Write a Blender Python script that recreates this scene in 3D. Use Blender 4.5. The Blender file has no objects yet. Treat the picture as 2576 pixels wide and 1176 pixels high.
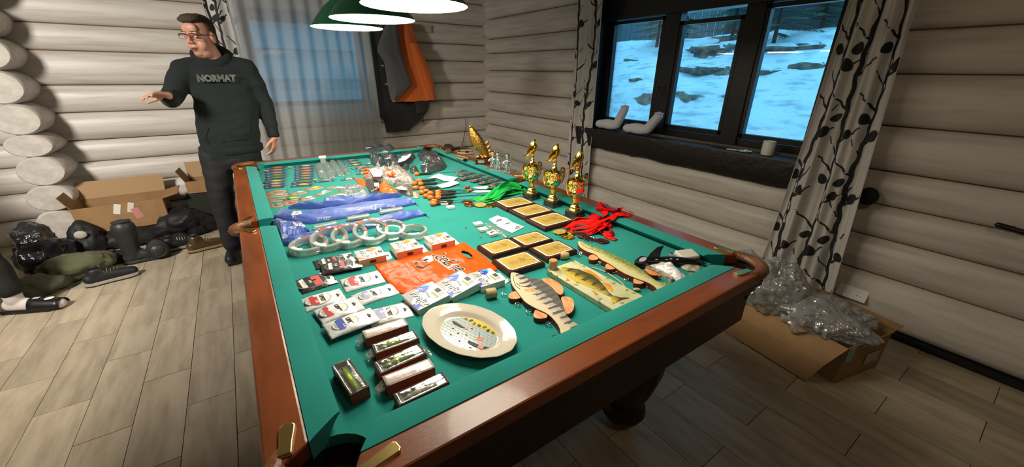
import bpy, bmesh, math, random
from mathutils import Vector, Matrix, noise, Quaternion
from mathutils.bvhtree import BVHTree
PI = math.pi
SC = bpy.context.scene
# ------------------------------------------------------------------ camera
CAM = Vector((0, 0, 1.52)); FPX = 971.6; CX, CY = 1288.0, 588.0
R0 = Vector((0.82386817, -0.56667901, 0.01077636))     # camera right in world
R1 = Vector((-0.21064256, -0.32378409, -0.92238472))   # camera down
R2 = Vector((0.52618528, 0.75765346, -0.38612213))     # camera forward
cd = bpy.data.cameras.new('camera'); cam = bpy.data.objects.new('camera', cd)
SC.collection.objects.link(cam); SC.camera = cam
cam.matrix_world = Matrix(((R0[0], -R1[0], -R2[0], CAM[0]), (R0[1], -R1[1], -R2[1], CAM[1]), (R0[2], -R1[2], -R2[2], CAM[2]), (0, 0, 0, 1)))
cd.sensor_width = 36; cd.lens = FPX / 2576 * 36; cd.clip_start = .02; cd.clip_end = 200
# ------------------------------------------------------------------ world, lights, exposure
SC.view_settings.view_transform = 'Standard'; SC.view_settings.look = 'None'
SC.view_settings.gamma = 1; SC.view_settings.use_curve_mapping = False
SC.view_settings.exposure = 0.08
W = bpy.data.worlds.new('sky'); SC.world = W; W.use_nodes = True
wn = W.node_tree; wn.nodes.clear()
wo = wn.nodes.new('ShaderNodeOutputWorld'); wb = wn.nodes.new('ShaderNodeBackground')
wb.inputs[0].default_value = (0.20, 0.66, 1.0, 1); wb.inputs[1].default_value = 1.75
wn.links.new(wb.outputs[0], wo.inputs[0])
LAMP_POWER = 23.0       # emission of each lamp's opal disc
def area(name, loc, size, power, col, target=None, spread=180):
    l = bpy.data.lights.new(name, 'AREA'); l.energy = power; l.size = size; l.color = col; l.spread = math.radians(spread)
    o = bpy.data.objects.new(name, l); SC.collection.objects.link(o); o.location = loc
    if target is not None:
        o.rotation_euler = (Vector(target) - Vector(loc)).to_track_quat('-Z', 'Y').to_euler()
    return o
area('ceiling_light', (0.6, -0.6, 2.5), .4, 5, (1.0, .80, .58), (3.2, 0.8, 1.2))
area('ceiling_light_left', (-2.3, 1.9, 2.5), .5, 62, (1.0, .93, .84), (-1.0, 4.6, .7), 115)

# ------------------------------------------------------------------ helpers
def ray(px, py):
    return R0 * ((px - CX) / FPX) + R1 * ((py - CY) / FPX) + R2
def P(px, py, z=.8):
    d = ray(px, py); return CAM + d * ((z - CAM.z) / d.z)
def QY(px, py, Y):
    d = ray(px, py); return CAM + d * (Y / d.y)
def QX(px, py, X):
    d = ray(px, py); return CAM + d * (X / d.x)
def crop(x0, y0, s): return lambda x, y: (x0 + x / s, y0 + y / s)
def lin(r, g, b):
    f = lambda c: (c / 255 / 12.92) if c <= 10 else ((c / 255 + .055) / 1.055) ** 2.4
    return (f(r), f(g), f(b), 1)
_M = {}
def mat(name, col, rough=.5, metal=0, bump=0, bscale=40, var=0, vscale=8, stretch=None, spec=.5, trans=0, coat=0, sheen=0, emit=None, col2=None, ior=1.45):
    if name in _M: return _M[name]
    m = bpy.data.materials.new(name); m.use_nodes = True; nt = m.node_tree; b = nt.nodes['Principled BSDF']
    b.inputs['Base Color'].default_value = col; b.inputs['Roughness'].default_value = rough; b.inputs['Metallic'].default_value = metal
    b.inputs['Specular IOR Level'].default_value = spec; b.inputs['Transmission Weight'].default_value = trans
    b.inputs['Coat Weight'].default_value = coat; b.inputs['Coat Roughness'].default_value = .08; b.inputs['IOR'].default_value = ior
    b.inputs['Sheen Weight'].default_value = sheen
    if emit: b.inputs['Emission Color'].default_value = emit[0]; b.inputs['Emission Strength'].default_value = emit[1]
    if bump or var:
        tc = nt.nodes.new('ShaderNodeTexCoord'); mp = nt.nodes.new('ShaderNodeMapping')
        nt.links.new(tc.outputs['Object'], mp.inputs[0])
        if stretch: mp.inputs['Scale'].default_value = stretch
    if var:
        n = nt.nodes.new('ShaderNodeTexNoise'); n.inputs['Scale'].default_value = vscale; n.inputs['Detail'].default_value = 5
        nt.links.new(mp.outputs[0], n.inputs['Vector'])
        r = nt.nodes.new('ShaderNodeValToRGB'); r.color_ramp.elements[0].position = .33; r.color_ramp.elements[1].position = .67
        c2 = col2 if col2 else tuple(list(c * (1 - var) for c in col[:3]) + [1])
        r.color_ramp.elements[0].color = c2; r.color_ramp.elements[1].color = col
        nt.links.new(n.outputs[0], r.inputs[0]); nt.links.new(r.outputs[0], b.inputs['Base Color'])
    if bump:
        n2 = nt.nodes.new('ShaderNodeTexNoise'); n2.inputs['Scale'].default_value = bscale; n2.inputs['Detail'].default_value = 3
        nt.links.new(mp.outputs[0], n2.inputs['Vector'])
        bp = nt.nodes.new('ShaderNodeBump'); bp.inputs['Strength'].default_value = bump; bp.inputs['Distance'].default_value = .01
        nt.links.new(n2.outputs[0], bp.inputs['Height']); nt.links.new(bp.outputs[0], b.inputs['Normal'])
    _M[name] = m; return m
def film(name, tint=(1, 1, 1, 1), clear=.8, rough=.08, gloss=.5, bump=.5, bscale=60):
    """thin clear plastic film: see-through sheet with crinkled gloss"""
    if name in _M: return _M[name]
    m = bpy.data.materials.new(name); m.use_nodes = True; nt = m.node_tree; nt.nodes.clear()
    o = nt.nodes.new('ShaderNodeOutputMaterial'); t = nt.nodes.new('ShaderNodeBsdfTransparent'); g = nt.nodes.new('ShaderNodeBsdfGlossy')
    d = nt.nodes.new('ShaderNodeBsdfDiffuse'); m1 = nt.nodes.new('ShaderNodeMixShader'); m2 = nt.nodes.new('ShaderNodeMixShader')
    f = nt.nodes.new('ShaderNodeFresnel'); f.inputs[0].default_value = 1.5
    t.inputs[0].default_value = tint; d.inputs[0].default_value = tint; g.inputs[1].default_value = rough
    mul = nt.nodes.new('ShaderNodeMath'); mul.operation = 'MULTIPLY_ADD'; mul.inputs[1].default_value = .55; mul.inputs[2].default_value = gloss * .035
    nt.links.new(f.outputs[0], mul.inputs[0])
    m1.inputs[0].default_value = clear
    nt.links.new(d.outputs[0], m1.inputs[1]); nt.links.new(t.outputs[0], m1.inputs[2])
    nt.links.new(mul.outputs[0], m2.inputs[0]); nt.links.new(m1.outputs[0], m2.inputs[1]); nt.links.new(g.outputs[0], m2.inputs[2])
    tc = nt.nodes.new('ShaderNodeTexCoord'); n2 = nt.nodes.new('ShaderNodeTexNoise'); n2.inputs['Scale'].default_value = bscale
    n2.inputs['Detail'].default_value = 2
    bp = nt.nodes.new('ShaderNodeBump'); bp.inputs['Strength'].default_value = bump; bp.inputs['Distance'].default_value = .01
    nt.links.new(tc.outputs['Object'], n2.inputs['Vector']); nt.links.new(n2.outputs[0], bp.inputs['Height'])
    for x in (f, g, d): nt.links.new(bp.outputs[0], x.inputs['Normal'])
    nt.links.new(m2.outputs[0], o.inputs[0]); _M[name] = m; return m

class MB:
    def __init__(s): s.v = []; s.f = []
    def add(s, vs, fs):
        n = len(s.v); s.v += [tuple(v) for v in vs]; s.f += [tuple(i + n for i in f) for f in fs]; return s
    def box(s, c, d, M=None, taper=1.0):
        x, y, z = d[0] / 2, d[1] / 2, d[2] / 2
        vs = [Vector((sx * x * (taper if sz > 0 else 1), sy * y * (taper if sz > 0 else 1), sz * z)) for sz in (-1, 1) for sx, sy in ((-1, -1), (1, -1), (1, 1), (-1, 1))]
        if M: vs = [M @ v for v in vs]
        vs = [v + Vector(c) for v in vs]
        return s.add(vs, [(3, 2, 1, 0), (4, 5, 6, 7), (0, 1, 5, 4), (1, 2, 6, 5), (2, 3, 7, 6), (3, 0, 4, 7)])
    def lathe(s, prof, n=16, c=(0, 0, 0), M=None, cap=True, sx=1, sy=1):
        vs = []; fs = []
        for r, z in prof:
            for k in range(n):
                a = 2 * PI * k / n; v = Vector((r * math.cos(a) * sx, r * math.sin(a) * sy, z))
                if M: v = M @ v
                vs.append(v + Vector(c))
        for i in range(len(prof) - 1):
            for k in range(n):
                k2 = (k + 1) % n; fs.append((i * n + k, i * n + k2, (i + 1) * n + k2, (i + 1) * n + k))
        if cap: fs.append(tuple(range(n - 1, -1, -1))); fs.append(tuple((len(prof) - 1) * n + k for k in range(n)))
        return s.add(vs, fs)
    def tube(s, pts, r, n=8, closed=False, cap=True, flat=1.0, up=None):
        pts = [Vector(p) for p in pts]; m = len(pts); rr = r if isinstance(r, (list, tuple)) else [r] * m
        vs = []; fs = []; prev = None
        for i, p in enumerate(pts):
            a = pts[(i - 1) % m] if (closed or i > 0) else p; b = pts[(i + 1) % m] if (closed or i < m - 1) else p
            t = (b - a)
            t = t.normalized() if t.length > 1e-9 else Vector((0, 0, 1))
            if up is not None: u = Vector(up)
            elif prev is None: u = Vector((0, 0, 1)) if abs(t.z) < .9 else Vector((1, 0, 0))
            else: u = prev
            sd = t.cross(u)
            if sd.length < 1e-6: sd = t.cross(Vector((1, 0.3, 0)))
            sd.normalize(); u2 = sd.cross(t).normalized(); prev = u2
            for k in range(n):
                an = 2 * PI * k / n; vs.append(p + sd * (rr[i] * math.cos(an)) + u2 * (rr[i] * flat * math.sin(an)))
        for i in range(m if closed else m - 1):
            j = (i + 1) % m
            for k in range(n):
                k2 = (k + 1) % n; fs.append((i * n + k, i * n + k2, j * n + k2, j * n + k))
        if cap and not closed: fs.append(tuple(range(n - 1, -1, -1))); fs.append(tuple((m - 1) * n + k for k in range(n)))
        return s.add(vs, fs)
    def capsule(s, a, b, ra, rb, n=12, h=4):
        a = Vector(a); b = Vector(b); t = (b - a); L = t.length
        t = t / L if L > 1e-9 else Vector((0, 0, 1))
        M = t.to_track_quat('Z', 'Y').to_matrix(); prof = []
        for i in range(h + 1): an = -PI / 2 + PI / 2 * i / h; prof.append((max(ra * math.cos(an), 1e-5), ra * math.sin(an)))
        for i in range(h + 1): an = PI / 2 * i / h; prof.append((max(rb * math.cos(an), 1e-5), L + rb * math.sin(an)))
        return s.lathe(prof, n, a, M)
    def ell(s, c, r, M=None, n=14, h=8):
        prof = [(max(math.cos(-PI / 2 + PI * i / h), 1e-4), math.sin(-PI / 2 + PI * i / h)) for i in range(h + 1)]
        S = Matrix.Diagonal(Vector(r)); T = (M @ S) if M else S
        return s.lathe(prof, n, c, T)
    def prism(s, outline, z0, z1, bevel=0):
        n = len(outline); vs = [(p[0], p[1], z0) for p in outline]
        cx = sum(p[0] for p in outline) / n; cy = sum(p[1] for p in outline) / n
        fs = [tuple(range(n - 1, -1, -1))]
        a = 0
        for i in range(n): a += outline[i][0] * outline[(i + 1) % n][1] - outline[(i + 1) % n][0] * outline[i][1]
        if a < 0: outline = outline[::-1]; vs = [(p[0], p[1], z0) for p in outline]
        lv = [z0, z1] if not bevel else [z0, z1 - bevel, z1]
        vs = []
        for li, z in enumerate(lv):
            k = 1.0 if (not bevel or li < 2) else 1 - bevel / max(.001, math.hypot(outline[0][0] - cx, outline[0][1] - cy))
            vs += [(cx + (p[0] - cx) * k, cy + (p[1] - cy) * k, z) for p in outline]
        for l in range(len(lv) - 1):
            for i in range(n): j = (i + 1) % n; fs.append((l * n + i, l * n + j, (l + 1) * n + j, (l + 1) * n + i))
        fs.append(tuple((len(lv) - 1) * n + i for i in range(n)))
        return s.add(vs, fs)
    def grid(s, nu, nv, fn):
        vs = [fn(i / nu, j / nv) for j in range(nv + 1) for i in range(nu + 1)]; w = nu + 1
        return s.add(vs, [(j * w + i, j * w + i + 1, (j + 1) * w + i + 1, (j + 1) * w + i) for j in range(nv) for i in range(nu)])
    def rings(s, rs, cap=True):
        n = len(rs[0]); vs = [v for r in rs for v in r]; fs = []
        for i in range(len(rs) - 1):
            for k in range(n): k2 = (k + 1) % n; fs.append((i * n + k, i * n + k2, (i + 1) * n + k2, (i + 1) * n + k))
        if cap: fs.append(tuple(range(n - 1, -1, -1))); fs.append(tuple((len(rs) - 1) * n + k for k in range(n)))
        return s.add(vs, fs)
    def mesh(s, name, m=None, smooth=True, fixn=False):
        me = bpy.data.meshes.new(name); me.from_pydata(s.v, [], s.f); me.update()
        if fixn:
            bm = bmesh.new(); bm.from_mesh(me); bmesh.ops.recalc_face_normals(bm, faces=bm.faces); bm.to_mesh(me); bm.free()
        if smooth: sharp(me)
        if m: me.materials.append(m)
        return me
    def build(s, name, m, parent=None, smooth=True, bevel=0, loc=None, rz=None, solid=0, fixn=False, **kw):
        return put(s.mesh(name, m, smooth, fixn), name, parent, bevel, loc, rz, solid, **kw)
def sharp(me, ang=40):
    me.shade_smooth()
    try: me.set_sharp_from_angle(angle=math.radians(ang))
    except Exception: pass
def put(me, name, parent=None, bevel=0, loc=None, rz=None, solid=0, label=None, cat=None, group=None, kind=None):
    o = bpy.data.objects.new(name, me); SC.collection.objects.link(o)
    if parent: o.parent = parent
    if loc is not None: o.location = loc
    if rz is not None: o.rotation_euler = (0, 0, rz)
    if solid: md = o.modifiers.new('s', 'SOLIDIFY'); md.thickness = solid; md.offset = 0
    if bevel: md = o.modifiers.new('b', 'BEVEL'); md.width = bevel; md.segments = 2; md.limit_method = 'ANGLE'
    tag(o, label, cat, group, kind); return o
def tag(o, label=None, cat=None, group=None, kind=None):
    if label: o['label'] = label
    if cat: o['category'] = cat
    if group: o['group'] = group
    if kind: o['kind'] = kind
    return o
def thing(name, label, cat, loc=(0, 0, 0), rz=0, group=None, kind=None):
    o = bpy.data.objects.new(name, None); SC.collection.objects.link(o); o.empty_display_size = .05
    o.location = loc; o.rotation_euler = (0, 0, rz); return tag(o, label, cat, group, kind)
def copy_tree(o, parent=None):
    c = o.copy(); SC.collection.objects.link(c)
    if parent: c.parent = parent
    for ch in list(o.children): copy_tree(ch, c)
    return c
def text_mb(txt, size, depth=.0006, bold=0.0, shear=0, M=None, width=None):
    cu = bpy.data.curves.new('lettering', 'FONT'); cu.body = txt; cu.size = size; cu.extrude = depth / 2; cu.offset = bold; cu.shear = shear
    cu.align_x = 'CENTER'; cu.align_y = 'CENTER'; cu.resolution_u = 2
    o = bpy.data.objects.new('lettering', cu); SC.collection.objects.link(o)
    dg = bpy.context.evaluated_depsgraph_get(); me = bpy.data.meshes.new_from_object(o.evaluated_get(dg))
    vs = [v.co.copy() for v in me.vertices]; fs = [tuple(p.vertices) for p in me.polygons]
    bpy.data.objects.remove(o); bpy.data.curves.remove(cu); bpy.data.meshes.remove(me)
    if width and vs:
        w = max(v.x for v in vs) - min(v.x for v in vs)
        for v in vs: v.x *= width / w
    if M: vs = [M @ v for v in vs]
    b = MB(); b.add(vs, fs); return b
def remesh(mb, voxel, smooth=4, fac=.5, disp=None):
    me = mb.mesh('tmp', None, False, True); o = bpy.data.objects.new('tmp', me); SC.collection.objects.link(o)
    r = o.modifiers.new('r', 'REMESH'); r.mode = 'VOXEL'; r.voxel_size = voxel
    s = o.modifiers.new('s', 'SMOOTH'); s.factor = fac; s.iterations = smooth
    dg = bpy.context.evaluated_depsgraph_get(); m2 = bpy.data.meshes.new_from_object(o.evaluated_get(dg))
    bpy.data.objects.remove(o); bpy.data.meshes.remove(me)
    if disp:
        m2.update(); ns = [v.normal.copy() for v in m2.vertices]
        for v, n in zip(m2.vertices, ns): v.co += n * disp(v.co)
    m2.shade_smooth(); return m2
def nz(p, s, seed=0): return noise.noise(Vector(p) * s + Vector((seed * 7.1, seed * 3.3, seed)))
def Rz(a): return Matrix.Rotation(a, 3, 'Z')
def rect(cx, cy, w, h, a=0):
    M = Rz(a); return [tuple((M @ Vector((x * w / 2, y * h / 2, 0)) + Vector((cx, cy, 0)))[:2]) for x, y in ((-1, -1), (1, -1), (1, 1), (-1, 1))]
def chaik(o, n=1):
    for _ in range(n): o = [q for i in range(len(o)) for q in ((o[i][0] * .75 + o[(i + 1) % len(o)][0] * .25, o[i][1] * .75 + o[(i + 1) % len(o)][1] * .25), (o[i][0] * .25 + o[(i + 1) % len(o)][0] * .75, o[i][1] * .25 + o[(i + 1) % len(o)][1] * .75))]
    return o
def ellp(cx, cy, a, b, n=20, rot=0):
    M = Rz(rot); return [tuple((M @ Vector((a * math.cos(2 * PI * k / n), b * math.sin(2 * PI * k / n), 0)) + Vector((cx, cy, 0)))[:2]) for k in range(n)]
def rrect(w, h, r, n=4, cx=0, cy=0):
    o = []
    for sx, sy, a0 in ((1, 1, 0), (-1, 1, 90), (-1, -1, 180), (1, -1, 270)):
        for k in range(n + 1):
            a = math.radians(a0 + 90 * k / n); o.append((cx + sx * (w / 2 - r) + r * math.cos(a), cy + sy * (h / 2 - r) + r * math.sin(a)))
    return o
random.seed(7)
rnd = random.random
def ru(a, b): return a + (b - a) * rnd()

# ------------------------------------------------------------------ structure materials
def log_mat():
    m = bpy.data.materials.new('whitewashed_log'); m.use_nodes = True; nt = m.node_tree; b = nt.nodes['Principled BSDF']
    tc = nt.nodes.new('ShaderNodeTexCoord'); oi = nt.nodes.new('ShaderNodeObjectInfo')
    ad = nt.nodes.new('ShaderNodeVectorMath'); ad.operation = 'ADD'
    mu = nt.nodes.new('ShaderNodeMath'); mu.operation = 'MULTIPLY'; mu.inputs[1].default_value = 37
    nt.links.new(oi.outputs['Random'], mu.inputs[0]); nt.links.new(tc.outputs['Object'], ad.inputs[0]); nt.links.new(mu.outputs[0], ad.inputs[1])
    mp = nt.nodes.new('ShaderNodeMapping'); mp.inputs['Scale'].default_value = (1.2, 14, 14); nt.links.new(ad.outputs[0], mp.inputs[0])
    n = nt.nodes.new('ShaderNodeTexNoise'); n.inputs['Scale'].default_value = 1.6; n.inputs['Detail'].default_value = 6; nt.links.new(mp.outputs[0], n.inputs['Vector'])
    r = nt.nodes.new('ShaderNodeValToRGB'); e = r.color_ramp.elements
    e[0].position = .30; e[0].color = (.50, .455, .40, 1); e[1].position = .55; e[1].color = (.64, .60, .545, 1)
    nt.links.new(n.outputs[0], r.inputs[0]); nt.links.new(r.outputs[0], b.inputs['Base Color'])
    b.inputs['Roughness'].default_value = .42; b.inputs['Specular IOR Level'].default_value = .45
    bp = nt.nodes.new('ShaderNodeBump'); bp.inputs['Strength'].default_value = .25; bp.inputs['Distance'].default_value = .01
    n3 = nt.nodes.new('ShaderNodeTexNoise'); n3.inputs['Scale'].default_value = 5; n3.inputs['Detail'].default_value = 4
    mp2 = nt.nodes.new('ShaderNodeMapping'); mp2.inputs['Scale'].default_value = (.8, 5, 5); nt.links.new(ad.outputs[0], mp2.inputs[0])
    nt.links.new(mp2.outputs[0], n3.inputs['Vector']); nt.links.new(n3.outputs[0], bp.inputs['Height']); nt.links.new(bp.outputs[0], b.inputs['Normal'])
    return m
LOG = log_mat()
CHINK = mat('brown_chinking', (.15, .095, .055, 1), .9, bump=.4, bscale=80)
def plank_mat():
    m = bpy.data.materials.new('wood_look_tile'); m.use_nodes = True; nt = m.node_tree; b = nt.nodes['Principled BSDF']
    tc = nt.nodes.new('ShaderNodeTexCoord'); oi = nt.nodes.new('ShaderNodeObjectInfo')
    ad = nt.nodes.new('ShaderNodeVectorMath'); ad.operation = 'ADD'
    mu = nt.nodes.new('ShaderNodeMath'); mu.operation = 'MULTIPLY'; mu.inputs[1].default_value = 53
    nt.links.new(oi.outputs['Random'], mu.inputs[0]); nt.links.new(tc.outputs['Object'], ad.inputs[0]); nt.links.new(mu.outputs[0], ad.inputs[1])
    mp = nt.nodes.new('ShaderNodeMapping'); mp.inputs['Scale'].default_value = (12, 2.2, 1); nt.links.new(ad.outputs[0], mp.inputs[0])
    n = nt.nodes.new('ShaderNodeTexNoise'); n.inputs['Scale'].default_value = 1.5; n.inputs['Detail'].default_value = 7; n.inputs['Roughness'].default_value = .6
    nt.links.new(mp.outputs[0], n.inputs['Vector'])
    r = nt.nodes.new('ShaderNodeValToRGB'); e = r.color_ramp.elements
    e[0].position = .25; e[0].color = (.30, .24, .17, 1); e[1].position = .62; e[1].color = (.49, .41, .30, 1)
    nt.links.new(n.outputs[0], r.inputs[0])
    hv = nt.nodes.new('ShaderNodeHueSaturation'); mr = nt.nodes.new('ShaderNodeMapRange'); mr.inputs[3].default_value = .82; mr.inputs[4].default_value = 1.14
    nt.links.new(oi.outputs['Random'], mr.inputs[0]); nt.links.new(mr.outputs[0], hv.inputs['Value']); nt.links.new(r.outputs[0], hv.inputs['Color'])
    nt.links.new(hv.outputs[0], b.inputs['Base Color']); b.inputs['Roughness'].default_value = .38
    bp = nt.nodes.new('ShaderNodeBump'); bp.inputs['Strength'].default_value = .12; bp.inputs['Distance'].default_value = .01
    nt.links.new(n.outputs[0], bp.inputs['Height']); nt.links.new(bp.outputs[0], b.inputs['Normal'])
    return m
TILE = plank_mat()
GROUT = mat('dark_grout', (.05, .042, .035, 1), .9)
BLACKWOOD = mat('black_painted_wood', (.010, .010, .011, 1), .35, bump=.1, bscale=30, stretch=(8, 1, 1))

# ------------------------------------------------------------------ floor
fl = MB().box((0, 1.7, -.055), (6.6, 8.0, .1)).build('floor', GROUT, kind='structure')
GX = -.295; W_ = .1966; LP = .637
bigp = MB(); cache = {}
for i in range(-15, 18):
    x0 = GX + i * W_; off = (2.05 if i % 2 else 2.05 + LP / 2)    # joints alternate by half a plank
    for k in range(-7, 6):
        y0 = off + k * LP
        xa, xb, ya, yb = x0 + .0015, x0 + W_ - .0015, y0 + .0015, y0 + LP - .0015
        xa = max(xa, -3.25); xb = min(xb, 3.2); ya = max(ya, -2.2); yb = min(yb, 5.3)
        if xb - xa < .02 or yb - ya < .02: continue
        cx, cy = (xa + xb) / 2, (ya + yb) / 2
        vis = -2.15 < cx < 3.2 and cy < 4.7 and (cy > -.2)
        if cx > .3: vis = vis and cy < 2.3
        if vis:
            key = (round(xb - xa, 3), round(yb - ya, 3))
            if key not in cache: cache[key] = MB().box((0, 0, -.004), (xb - xa, yb - ya, .008)).mesh('plank', TILE, False)
            put(cache[key], 'plank', fl, loc=(cx, cy, ru(-.0008, .0002)))
        else: bigp.box((cx, cy, -.004), (xb - xa, yb - ya, .008))
bigp.build('far_planks', TILE, fl, smooth=False, kind='stuff')

# ------------------------------------------------------------------ log walls
SB = [-.02, .22, .46, .69, .89, 1.137, 1.37, 1.65, 1.86, 2.1, 2.36, 2.62]      # seam heights, back wall
SR = [.02, .345, .58, .785, .99, 1.25, 1.533, 1.757, 1.94, 2.184, 2.43, 2.68]   # seam heights, window wall
def log_mesh(L, za, zb, bul, seed, n=10, ends=True):
    """local: X along the log, Y = out of the wall into the room, Z up; origin at middle of the seam plane"""
    h = (zb - za) / 2; nu = max(2, int(L / .35)); rs = []
    for i in range(nu + 1):
        x = -L / 2 + L * i / nu; w = 1 + .035 * nz((x, za, 0), .8, seed); o = .008 * nz((x, zb, 3), .6, seed); r = []
        for k in range(n + 1):
            t = k / n; a = PI * t; yy = math.sin(a) ** .72 * bul * w; z = -math.cos(a) * h
            r.append((x, yy + o * math.sin(a), z))
        r += [(x, -.10, h), (x, -.10, -h)]
        rs.append(r)
    b = MB(); b.rings(rs); return b.mesh('log', LOG, True, True)
def log_wall(base, seams, axis, plane, spans, bul, sd):
    """spans(k, za, zb) -> list of (start, end) along the wall"""
    for k in range(len(seams) - 1):
        za, zb = seams[k], seams[k + 1]
        for (a, b) in spans(k, za, zb):
            me = log_mesh(b - a, za, zb, bul * min(1.15, (zb - za) / .235), sd + k)
            o = put(me, 'log', base); mid = (a + b) / 2
            if axis == 'X': o.location = (mid, plane, (za + zb) / 2); o.rotation_euler = (0, 0, PI)
            else: o.location = (plane, mid, (za + zb) / 2); o.rotation_euler = (0, 0, PI / 2)
            c = MB(); n = 10
            c.tube([(-(b - a) / 2 + (b - a) * i / n, .004 * nz((i, k, 0), .9), .003 * nz((i, 5, k), .7)) for i in range(n + 1)], .013, 6)
            q = put(c.mesh('chinking', CHINK), 'chinking', base); q.location = (o.location.x, o.location.y, zb); q.rotation_euler = o.rotation_euler
            if axis == 'X': q.location.y -= .012
            else: q.location.x -= .012
def holed_panel(name, axis, plane, a0, a1, z0, z1, hole, th, m):
    b = MB()
    def bx(p, q, za, zb):
        if q - p < .001 or zb - za < .001: return
        c = ((p + q) / 2, (za + zb) / 2); d = (q - p, zb - za)
        if axis == 'X': b.box((c[0], plane, c[1]), (d[0], th, d[1]))
        else: b.box((plane, c[0], c[1]), (th, d[0], d[1]))
    h0, h1, hz0, hz1 = hole
    bx(a0, h0, z0, z1); bx(h1, a1, z0, z1); bx(h0, h1, z0, hz0); bx(h0, h1, hz1, z1)
    return b.build(name, m, kind='structure', smooth=False)
WINB = (.30, 1.40, 1.17, 2.02)            # back window opening X0,X1,Z0,Z1
WINR = (1.02, 3.06, .985, 2.06)           # side window opening Y0,Y1,Z0,Z1
wb_ = holed_panel('wall_back', 'X', 5.38, -3.3, 3.45, -.02, 2.7, WINB, .1, CHINK)
wr_ = holed_panel('wall_right', 'Y', 3.31, -2.3, 5.45, -.02, 2.7, WINR, .1, CHINK)
def spb(k, za, zb):
    if zb > WINB[2] + .05 and za < WINB[3] - .05: return [(-3.25, WINB[0] - .05), (WINB[1] + .05, 3.3)]
    return [(-3.25, 3.3)]
def spr(k, za, zb):
    if zb > WINR[2] + .03 and za < WINR[3] - .03: return [(-2.25, WINR[0] - .1), (WINR[1] + .1, 5.33)]
    return [(-2.25, 5.33)]
log_wall(wb_, SB, 'X', 5.29, spb, .090, 3)
log_wall(wr_, SR, 'Y', 3.210, spr, .092, 31)
# crossing wall: its log ends stick out of the back wall
ENDM = mat('log_end_grain', (.60, .56, .50, 1), .6, bump=.5, bscale=24, var=.22, vscale=14)
SE = [-.08, .09, .35, .575, .82, 1.0, 1.24, 1.49, 1.73, 1.97, 2.21]
wx = thing('wall_left', None, None, (-1.47, 5.1, 0)); wx['kind'] = 'structure'
for k in range(len(SE) - 1):
    h = (SE[k + 1] - SE[k]) / 2; b = MB(); rr = []
    for i, (y, s) in enumerate(((-.20, .90), (-.185, .97), (-.16, 1.0), (0, 1.02), (.26, 1.02))):
        rr.append([(.148 * s * math.cos(a) * (1 + .04 * nz((math.cos(a), math.sin(a), k), 1.3)), y, h * 1.03 * s * math.sin(a)) for a in [2 * PI * j / 24 for j in range(24)]])
    b.rings(rr[:3], False); f0 = len(b.f)
    o = MB().rings(rr).build('log_end', LOG, wx, fixn=True)
    o.location = (ru(-.02, .02) + (.04 if k < 4 else 0) * 0 + (k - 4) * .002, 0, (SE[k] + SE[k + 1]) / 2)
    cap = MB().add([(x * .985, -.2005, z * .985) for x, _, z in rr[0]], [tuple(range(24))]).build('end_grain', ENDM, o, fixn=True)
# plain enclosing walls and ceiling behind the camera
DARKENED = mat('whitewashed_boards', (.30, .27, .23, 1), .6, bump=.2, bscale=12, stretch=(6, 1, 1))  # unseen walls, tone darkened to cut bounce light
MB().box((-3.3, 1.6, 1.34), (.1, 7.8, 2.72)).build('wall_far_left', DARKENED, kind='structure')
MB().box((0, -2.3, 1.34), (6.7, .1, 2.72)).build('wall_rear', DARKENED, kind='structure')
MB().box((0, 1.6, 2.73), (6.9, 7.9, .1)).build('ceiling', DARKENED, kind='structure')
# dark gap strip at the floor along the window wall
MB().box((3.125, 1.6, .012), (.05, 7.2, .045)).build('baseboard_right', BLACKWOOD, kind='structure')

# ------------------------------------------------------------------ side window
GLASS = film('window_glass', (.93, .97, 1, 1), .98, .02, .2, 0, 5)
wnd = thing('window_1', None, None, (3.3, 2.05, .985)); wnd['kind'] = 'structure'
def fr(name, y0, y1, z0, z1, x=3.30, d=.07, m=BLACKWOOD, bev=.006):
    return MB().box((x - 3.3, (y0 + y1) / 2 - 2.05, (z0 + z1) / 2 - .985), (d, y1 - y0, z1 - z0)).build(name, m, wnd, bevel=bev)
Y0, Y1, Z0, Z1 = WINR
fr('window_frame', Y0 - .03, Y1 + .03, Z1 - .07, Z1 + .16, 3.27, .14)   # head
fr('window_frame', Y0 - .03, Y1 + .03, Z0 - .02, Z0 + .06)
fr('window_frame', Y0 - .03, Y0 + .05, Z0, Z1); fr('window_frame', Y1 - .06, Y1 + .03, Z0, Z1)
# reveal boards
fr('reveal_board', Y1 - .005, Y1 + .12, Z0 - .02, Z1 + .12, 3.21, .16); fr('reveal_board', Y0 - .12, Y0 + .005, Z0 - .02, Z1 + .12, 3.21, .16)
fr('mullion', 2.235, 2.385, Z0, Z1, 3.29, .09); fr('mullion', 1.56, 1.70, Z0, Z1, 3.29, .09)
for (a, b, zt) in ((2.385, 2.99, 1.985), (1.70, 2.235, 1.93), (1.08, 1.56, 1.985)):
    s = MB(); w = .03
    for (p, q, r_, t) in ((a, b, zt - w, zt), (a, b, 1.05, 1.09), (a, a + w, 1.06, zt), (b - w, b, 1.06, zt)):
        s.box((-.02, (p + q) / 2 - 2.05, (r_ + t) / 2 - .985), (.05, q - p, t - r_))
    sh = s.build('sash', BLACKWOOD, wnd)
    MB().box((.0, (a + b) / 2 - 2.05, (1.07 + zt) / 2 - .985), (.006, b - a, zt - 1.07)).build('pane', GLASS, sh)
MB().tube([(-.09, .27, .42), (-.12, .27, .42), (-.12, .27, .34)], .008).build('window_handle', BLACKWOOD, wnd)
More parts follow.
